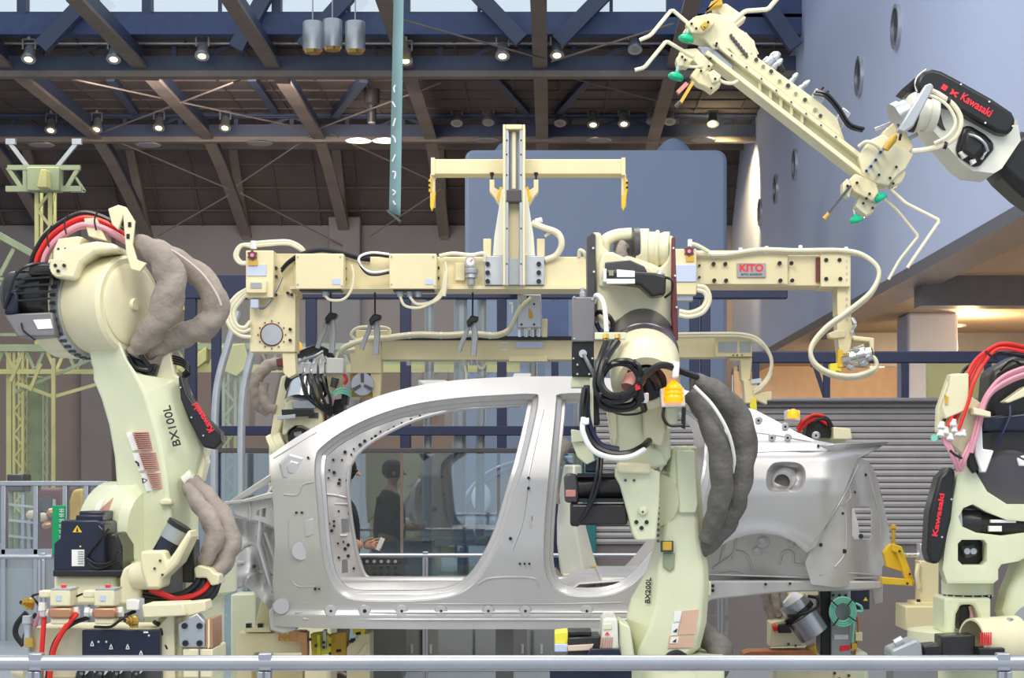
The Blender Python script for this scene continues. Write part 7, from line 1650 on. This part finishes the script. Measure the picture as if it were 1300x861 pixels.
# ================================================================ green steel structure on the left
D(22)
gs = thing('steel_gantry', 'pale green riveted lattice column with crane head and trusses at the far left', 'gantry', ground(57, 22))
def barp(pts, w, nm, m='gsteel', d=0., h=None):
    for a, c in zip(pts, pts[1:]): B().bar(q(*a, d), q(*c, d), px(w), px(h or w)).done(nm, m, gs)
def lattice(x0, y0, x1, y1, w, n, m):
    barp([(x0, y0), (x0, y1)], w, 'column_leg', m); barp([(x1, y0), (x1, y1)], w, 'column_leg', m)
    barp([(x0 + 6, y0), (x0 + 6, y1)], w * .7, 'column_leg', m, 1.0); barp([(x1 + 6, y0), (x1 + 6, y1)], w * .7, 'column_leg', m, 1.0)
    for k in range(n):
        a = y0 + (y1 - y0) * k / n; c = y0 + (y1 - y0) * (k + 1) / n
        barp([(x0, a), (x1, c)] if k % 2 else [(x1, a), (x0, c)], w * .7, 'lacing', m)
        barp([(x1, a), (x1 + 6, c)] if k % 2 else [(x1 + 6, a), (x1, c)], w * .5, 'lacing', m, .5)
lattice(47, 244, 64, 440, 5, 9, 'ysteel')
barp([(10, 213), (102, 213)], 6, 'head_beam', 'gsteel'); barp([(8, 240), (104, 240)], 7, 'head_beam', 'gsteel')
barp([(10, 213), (28, 240)], 5, 'head_strut'); barp([(100, 213), (84, 240)], 5, 'head_strut'); barp([(32, 213), (32, 240)], 5, 'head_strut'); barp([(76, 213), (76, 240)], 5, 'head_strut')
B().box(34, 212, 75, 242, -.1, .1).done('head_plate', 'gsteel', gs, bev=.01)
B().poly([(52, 215), (58, 215), (60, 238), (46, 238)], -.3, -.1).done('head_gusset', 'ysteel', gs, bev=.01)
barp([(36, 213), (12, 181)], 5, 'head_arm', 'steel'); barp([(72, 213), (98, 181)], 5, 'head_arm', 'steel'); barp([(8, 180), (20, 180)], 7, 'arm_plate', 'steel'); barp([(92, 180), (104, 180)], 7, 'arm_plate', 'steel')
barp([(96, 225), (108, 243), (90, 243)], 3, 'head_strut')
# slanted boom
barp([(-20, 288), (64, 335)], 8, 'boom', 'gsteel'); barp([(-30, 345), (50, 385)], 5, 'boom', 'gsteel'); barp([(0, 350), (18, 316)], 5, 'boom_strut'); barp([(-6, 352), (30, 362)], 4, 'boom_strut'); barp([(-10, 330), (0, 300)], 4, 'boom_strut')
# horizontal trusses
barp([(-30, 442), (140, 442)], 9, 'truss_chord', 'gsteel'); barp([(-30, 472), (130, 472)], 6, 'truss_chord', 'ysteel', -.06); barp([(-30, 425), (120, 425)], 4, 'truss_chord', 'gsteel', 1.)
for k in range(6):
    x = -20 + k * 26
    barp([(x, 442), (x + 13, 472), (x + 26, 442)], 4, 'truss_web', 'ysteel' if k % 2 else 'gsteel')
barp([(20, 498), (130, 450)], 4, 'brace', 'gsteel', -.3); barp([(22, 487), (68, 504), (130, 486)], 4, 'brace', 'ysteel', -.37); barp([(38, 496), (52, 462)], 4, 'brace', 'ysteel', -.44); barp([(14, 484), (26, 455)], 4, 'brace', 'ysteel', -.51)
barp([(68, 455), (68, 660)], 4.5, 'column_leg', 'ysteel', -.4)
lattice(18, 447.5, 29, 700, 3.6, 17, 'ysteel'); barp([(12, 447.5), (12, 700)], 6.4, 'column_leg', 'ysteel', .02)
B().box(34, 478, 52, 720, .2, .5).done('column_plate', 'gsteel', gs, bev=.01)
for k in range(16):
    for x in (36, 50): B().cyl(q(x, 490 + k * 12, .17), q(x, 490 + k * 12, .22), px(.9), n=6).done('rivet', 'gsteel', gs)
lattice(55, 490, 60, 700, 2.4, 14, 'gsteel'); 
B().wbox((q(2, 0).x, 21.7, 0), (q(75, 0).x, 22.9, q(0, 690).z)).done('plinth', 'gsteel', gs)
D(23.5)
g2 = thing('steel_gantry', 'yellow-green lattice truss and column behind the glass near the round port', 'gantry', ground(300, 23.5))
gs = g2
barp([(225, 440), (480, 440)], 8, 'truss_chord', 'gsteel'); barp([(225, 468), (660, 468)], 10, 'truss_chord', 'ysteel'); barp([(480, 460), (660, 460)], 6, 'truss_chord', 'gsteel')
for k in range(14):
    x = 225 + k * 26; barp([(x, 440 if x < 470 else 462), (x + 13, 468), (x + 26, 440 if x < 450 else 462)], 3, 'truss_web', 'ysteel' if k % 2 else 'gsteel')
lattice(284, 475, 299, 640, 4, 9, 'gsteel')
B().poly([(276, 440), (310, 436), (318, 462), (300, 478), (280, 470)], -.1, .1).done('gusset_plate', 'ysteel', gs, bev=.01)
B().poly([(225, 468), (262, 440), (262, 458), (236, 478)], -.1, .1).done('gusset_plate', 'ysteel', gs, bev=.01)
barp([(240, 400), (262, 470)], 5, 'brace', 'ysteel'); barp([(210, 375), (236, 392)], 5, 'brace', 'yellow')
B().wbox((q(278, 0).x, 23.4, 0), (q(308, 0).x, 24.0, q(0, 638).z)).done('plinth', 'gsteel', gs)
# ================================================================ glazed display case with old machinery
D(18)
dc = thing('display_case', 'low glazed display case with white frame at the left behind the green signboard', 'display case', ground(60, 18))
B().box(-60, 611, 136, 617, -.05, .05).done('case_top_rail', 'alu', dc, bev=.006)
B().box(-60, 697, 136, 705, -.05, .05).done('case_bottom_rail', 'alu', dc, bev=.006)
for x in (4, 45, 82, 109, 134): B().box(x - 3, 617, x + 3, 860, -.05, .05).done('case_post', 'alu', dc, bev=.005)
for a, c in ((-60, 4), (4, 45), (45, 82), (82, 109), (109, 134)): B().box(a + 3, 618, c - 3, 697, -.01, .01).done('pane', 'glass', dc)
B().wbox((q(-60, 0).x, 18.0, 0), (q(136, 0).x, 18.1, q(0, 705).z)).done('case_plinth', 'plate', dc)
D(19.5)
om = thing('old_machine', 'maroon and steel old machine behind the glass of the display case', 'machine', ground(52, 19.5))
B().box(46, 620, 80, 700, .0, .6).done('machine_body', 'maroon', om, bev=.03)
B().lathe(q(60, 640, -.1), q(60, 640, .0), [(0, px(10)), (1, px(11))], 20).done('machine_dial', 'dgrey', om)
for x, h_ in ((14, 600), (22, 640), (30, 606), (38, 650)): B().cyl(q(x, 740, .1), q(x, h_ + 10, .1), px(3.5), n=10).done('machine_pipe', 'gsteel' if x in (14, 22) else 'steel', om)
for y in (640, 660, 680): B().bar(q(8, y, .0), q(46, y + 4, .0), px(3)).done('machine_pipe', 'steel', om)
for x, y in ((40, 655), (54, 658), (66, 652), (60, 668)): B().lathe(q(x - 6, y, -.2), q(x + 6, y - 2, -.2), [(0, px(3)), (.3, px(6)), (.7, px(6)), (1, px(4))], 12).done('machine_valve', 'peach' if x < 60 else 'copper', om)
B().poly([(86, 640), (92, 622), (106, 620), (108, 690), (88, 700)], 0, .3).done('yellow_engine', 'mustard', om, bev=.03)
B().tube([q(113, 690, 0), q(112, 650, 0), q(122, 632, 0), q(136, 630, 0), q(146, 640, 0)], px(5), n=10).done('exhaust_pipe', 'copper', om)
B().box(8, 602, 30, 625, .0, .3).done('machine_head', 'dgrey', om, bev=.02)
B().wbox((q(5, 0).x, 19.5, 0), (q(140, 0).x, 20.3, q(0, 700).z)).done('machine_base', 'dgrey', om)
# green signboard
D(9.8)
sg = thing('signboard', 'narrow bright green signboard with white characters behind the black motor', 'sign', ground(74, 9.8))
B().box(66, 642, 82, 705, 0, .03).done('sign_panel', 'signg', sg, bev=.003)
B().lathe(q(69, 642, .015), q(69, 634, .015), [(0, px(2)), (1, px(2))], 8).done('sign_clip', 'steel', sg)
b = B()
for y in (647, 653, 660, 667, 674, 681):
    b.bar(q(75, y, -.002), q(81, y, -.002), px(.9)).bar(q(75.5, y + 2.4, -.002), q(81, y + 2.4, -.002), px(.9)).bar(q(78, y - 1, -.002), q(78, y + 4, -.002), px(.9))
b.done('sign_characters', 'whitep', sg)
B().wbox((q(72, 0).x, 9.8, 0), (q(76, 0).x, 9.83, q(0, 705).z)).done('sign_post', 'grey', sg)
# black perforated bench and low cabinets behind the rear railing
D(14.6)
bn = thing('perforated_bench', 'black bench with two rows of round holes behind the car doorway', 'bench', ground(487, 14.6))
B().box(458, 707, 513, 736, 0, .4).done('bench_top', 'dgrey', bn, bev=.01)
for r_ in range(3):
    for k in range(5): B().cyl(q(466 + k * 9, 713 + r_ * 8, -.01), q(466 + k * 9, 713 + r_ * 8, .02), px(2.2), n=10).done('bench_hole', 'black' if r_ else 'steel', bn)
B().wbox((q(460, 0).x, 14.62, 0), (q(511, 0).x, 14.95, q(0, 736).z)).done('bench_leg', 'dgrey', bn)
D(15.2)
for i, (x0, x1, l) in enumerate(((470, 600, 'low dark grey cabinet under the car, nearer the jig stand'), (603, 748, 'low dark grey cabinet under the car, nearer the teal post'))):
    lc = thing('low_cabinet', l, 'cabinet', ground((x0 + x1) / 2, 15.2), 'low cabinets behind the rear railing')
    B().wbox((q(x0, 0).x, 15.2, 0), (q(x1, 0).x, 15.7, q(0, 798).z)).done('cabinet_body', 'taupe2', lc, bev=.01)
    B().wbox((q((x0 + x1) / 2 - 2, 0).x, 15.18, .05), (q((x0 + x1) / 2 + 2, 0).x, 15.21, q(0, 800).z)).done('cabinet_gap', 'black', lc)
    for s_ in (-12, 12): B().bar(q((x0 + x1) / 2 + s_, 818, -.04), q((x0 + x1) / 2 + s_, 830, -.04), .02).done('cabinet_handle', 'steel', lc)
# ================================================================ visitor behind the car
D(15.9 - 1.6)
pe = thing('person', 'visitor in a dark jacket standing behind the front pillar holding a white leaflet', 'person', ground(430, 14.3))
o0 = pe.location
def skin(name, pts, edges, radii, m, sub=2):
    me = bpy.data.meshes.new(name); me.from_pydata([tuple(Vector(p)) for p in pts], edges, [])
    o = bpy.data.objects.new(name, me); C.objects.link(o); o.parent = pe; ORG[o.name] = o0
    md = o.modifiers.new('skin', 'SKIN'); md.use_smooth_shade = True
    for sv, r in zip(me.skin_vertices[0].data, radii): sv.radius = (r, r * .85) if isinstance(r, float) else r
    me.skin_vertices[0].data[0].use_root = True
    s2 = o.modifiers.new('sub', 'SUBSURF'); s2.levels = sub; s2.render_levels = sub
    me.materials.append(M[m]); return o
H = 1.66
# one continuous body: hips, torso, arms, hands' wrists, legs, neck, head (facing +x)
pts = [(0, 0, .92), (0, 0, 1.08), (.01, 0, 1.24), (0, 0, 1.38), (.02, 0, 1.46), (.035, 0, 1.53), (.05, 0, 1.60),
       (0, -.16, 1.37), (.02, -.2, 1.12), (.2, -.15, 1.04), (0, .16, 1.37), (.0, .2, 1.12), (.17, .12, 1.05),
       (0, -.09, .84), (.02, -.10, .48), (-.01, -.10, .09), (.1, -.10, .04), (0, .09, .84), (.01, .10, .48), (-.02, .10, .09), (.09, .10, .04)]
ed = [(0, 1), (1, 2), (2, 3), (3, 4), (4, 5), (5, 6), (3, 7), (7, 8), (8, 9), (3, 10), (10, 11), (11, 12), (0, 13), (13, 14), (14, 15), (15, 16), (0, 17), (17, 18), (18, 19), (19, 20)]
ra = [.15, .14, .15, .13, .055, .07, .085, .07, .05, .036, .07, .05, .036, .095, .06, .045, .035, .095, .06, .045, .035]
body = skin('body', pts, ed, ra, 'skin')
jk = skin('jacket', [(0, 0, .86)] + pts[1:4] + [(.01, 0, 1.43)] + [pts[7], pts[8], (.15, -.165, 1.065)] + [pts[10], pts[11], (.13, .14, 1.065)], [(0, 1), (1, 2), (2, 3), (3, 4), (3, 5), (5, 6), (6, 7), (3, 8), (8, 9), (9, 10)],
          [.19, .17, .175, .15, .075, .085, .066, .054, .085, .066, .054], 'jacket')
tr7 = skin('trousers', [(0, 0, .93), pts[13], pts[14], (-.005, -.10, .12), pts[17], pts[18], (-.01, .10, .12)], [(0, 1), (1, 2), (2, 3), (0, 4), (4, 5), (5, 6)], [.165, .11, .078, .068, .11, .078, .068], 'trousers')
for s_ in (-1, 1):
    B().ring([[o0 + Vector((x, s_ * .10 + w * c, z)) for c, z in ((-1, .0), (1, .0), (.9, h_), (-.9, h_))] for x, w, h_ in ((-.07, .035, .08), (.02, .045, .10), (.12, .045, .06), (.19, .03, .04))]).done('shoe', 'black', pe, bev=.01)
# face, hair
hc = o0 + Vector((.05, 0, 1.60))
B().lathe(hc + Vector((.09, 0, -.005)), hc + Vector((.118, 0, -.022)), [(0, .018), (1, .009)], 8).done('nose', 'skin', pe)
B().wbox(hc + Vector((.088, -.02, -.052)), hc + Vector((.094, .02, -.045))).done('mouth', 'redp', pe)
for s_ in (-1, 1):
    B().ball(hc + Vector((.083, s_ * .03, .012)), .011).done('eye', 'hair', pe); B().ball(hc + Vector((.0, s_ * .082, -.005)), .022, sq=1.3).done('ear', 'skin', pe)
B().ball(hc + Vector((-.02, 0, .03)), .108, n=16, sq=1.0).done('hair', 'hair', pe)
# hands with fingers; the near hand holds a leaflet
for (wx, wy, wz, nm) in ((.2, -.15, 1.04, 'near'), (.17, .12, 1.05, 'far')):
    P0 = Vector((wx, wy, wz)); vs = [P0, P0 + Vector((.05, 0, .008)), P0 + Vector((.085, 0, .012))]; es = [(0, 1), (1, 2)]; rd = [.026, .03, .028]
    for k, (dz, ln) in enumerate(((.028, .036), (.010, .042), (-.008, .039), (-.024, .030))):
        i = len(vs); vs += [P0 + Vector((.09, .0, .012 + dz)), P0 + Vector((.09 + ln, -.012, .012 + dz * 1.1)), P0 + Vector((.09 + ln * 1.4, -.03, .012 + dz))]; es += [(2, i), (i, i + 1), (i + 1, i + 2)]; rd += [.010, .009, .007]
    i = len(vs); vs += [P0 + Vector((.045, -.02, .04)), P0 + Vector((.085, -.035, .05))]; es += [(1, i), (i, i + 1)]; rd += [.012, .009]
    skin('hand', vs, es, rd, 'skin', 1)
lf = B().bar(o0 + Vector((.31, -.17, 1.02)), o0 + Vector((.35, -.185, 1.11)), .035, .004, up=(0, 1, 0)).done('leaflet', 'whitep')
tag(lf, 'small white leaflet in the hand of the visitor behind the car', 'leaflet')
# ================================================================ dark blue display car far behind the glass
D(21)
dcv = thing('display_car', 'dark blue display car with pale mirror seen through the glass behind the doorway', 'car', ground(700, 21))
cs = []
for x, zt, zb, w in ((575, 700, 735, .62), (580, 672, 745, .8), (590, 655, 748, .86), (640, 648, 750, .88), (720, 645, 750, .88), (800, 648, 750, .86), (812, 665, 745, .8)):
    zc = q(0, zt).z; zd = q(0, zb).z; X = q(x, 0).x
    cs.append([Vector((X, 21.9 - w, zd)), Vector((X, 21.9 - w - .04, (zc + zd) / 2)), Vector((X, 21.9 - w + .05, zc)), Vector((X, 21.9, zc + .04)), Vector((X, 21.9 + w - .05, zc)), Vector((X, 21.9 + w, zd))])
B().ring(cs).done('car_shell', 'bluecar', dcv, ang=.5)
cs = []
for x, zt, w in ((584, 652, .76), (612, 615, .66), (650, 592, .6), (700, 586, .58), (750, 592, .6), (790, 640, .72)):
    X = q(x, 0).x; zc = q(0, zt).z; zd = q(0, 656).z
    cs.append([Vector((X, 21.9 - .8, zd)), Vector((X, 21.9 - w, zc)), Vector((X, 21.9 + w, zc)), Vector((X, 21.9 + .8, zd))])
B().ring(cs).done('cabin_glass', 'dgrey', dcv, ang=.4)
B().tube([q(583, 640, .0), q(612, 606, .15), q(650, 588, .2), q(700, 582, .22), q(750, 588, .2), q(790, 640, .1)], px(3), n=8).done('roof_rail', 'alu', dcv)
B().ball(q(611, 632, -.15), .11, n=14, sq=1.5).done('door_mirror', 'whitep', dcv)
for x in (616, 770):
    B().lathe(Vector((q(x, 0).x, 20.98, .32)), Vector((q(x, 0).x, 21.2, .32)), [(0, .2), (0, .32), (1, .32)], 26).done('wheel', 'rubber', dcv)
    B().lathe(Vector((q(x, 0).x, 22.6, .32)), Vector((q(x, 0).x, 22.82, .32)), [(0, .32), (1, .32)], 26).done('wheel', 'rubber', dcv)
B().poly([(600, 672), (640, 669), (640, 680), (602, 683)], -.05, .2).done('headlamp', 'alu', dcv, bev=.02)
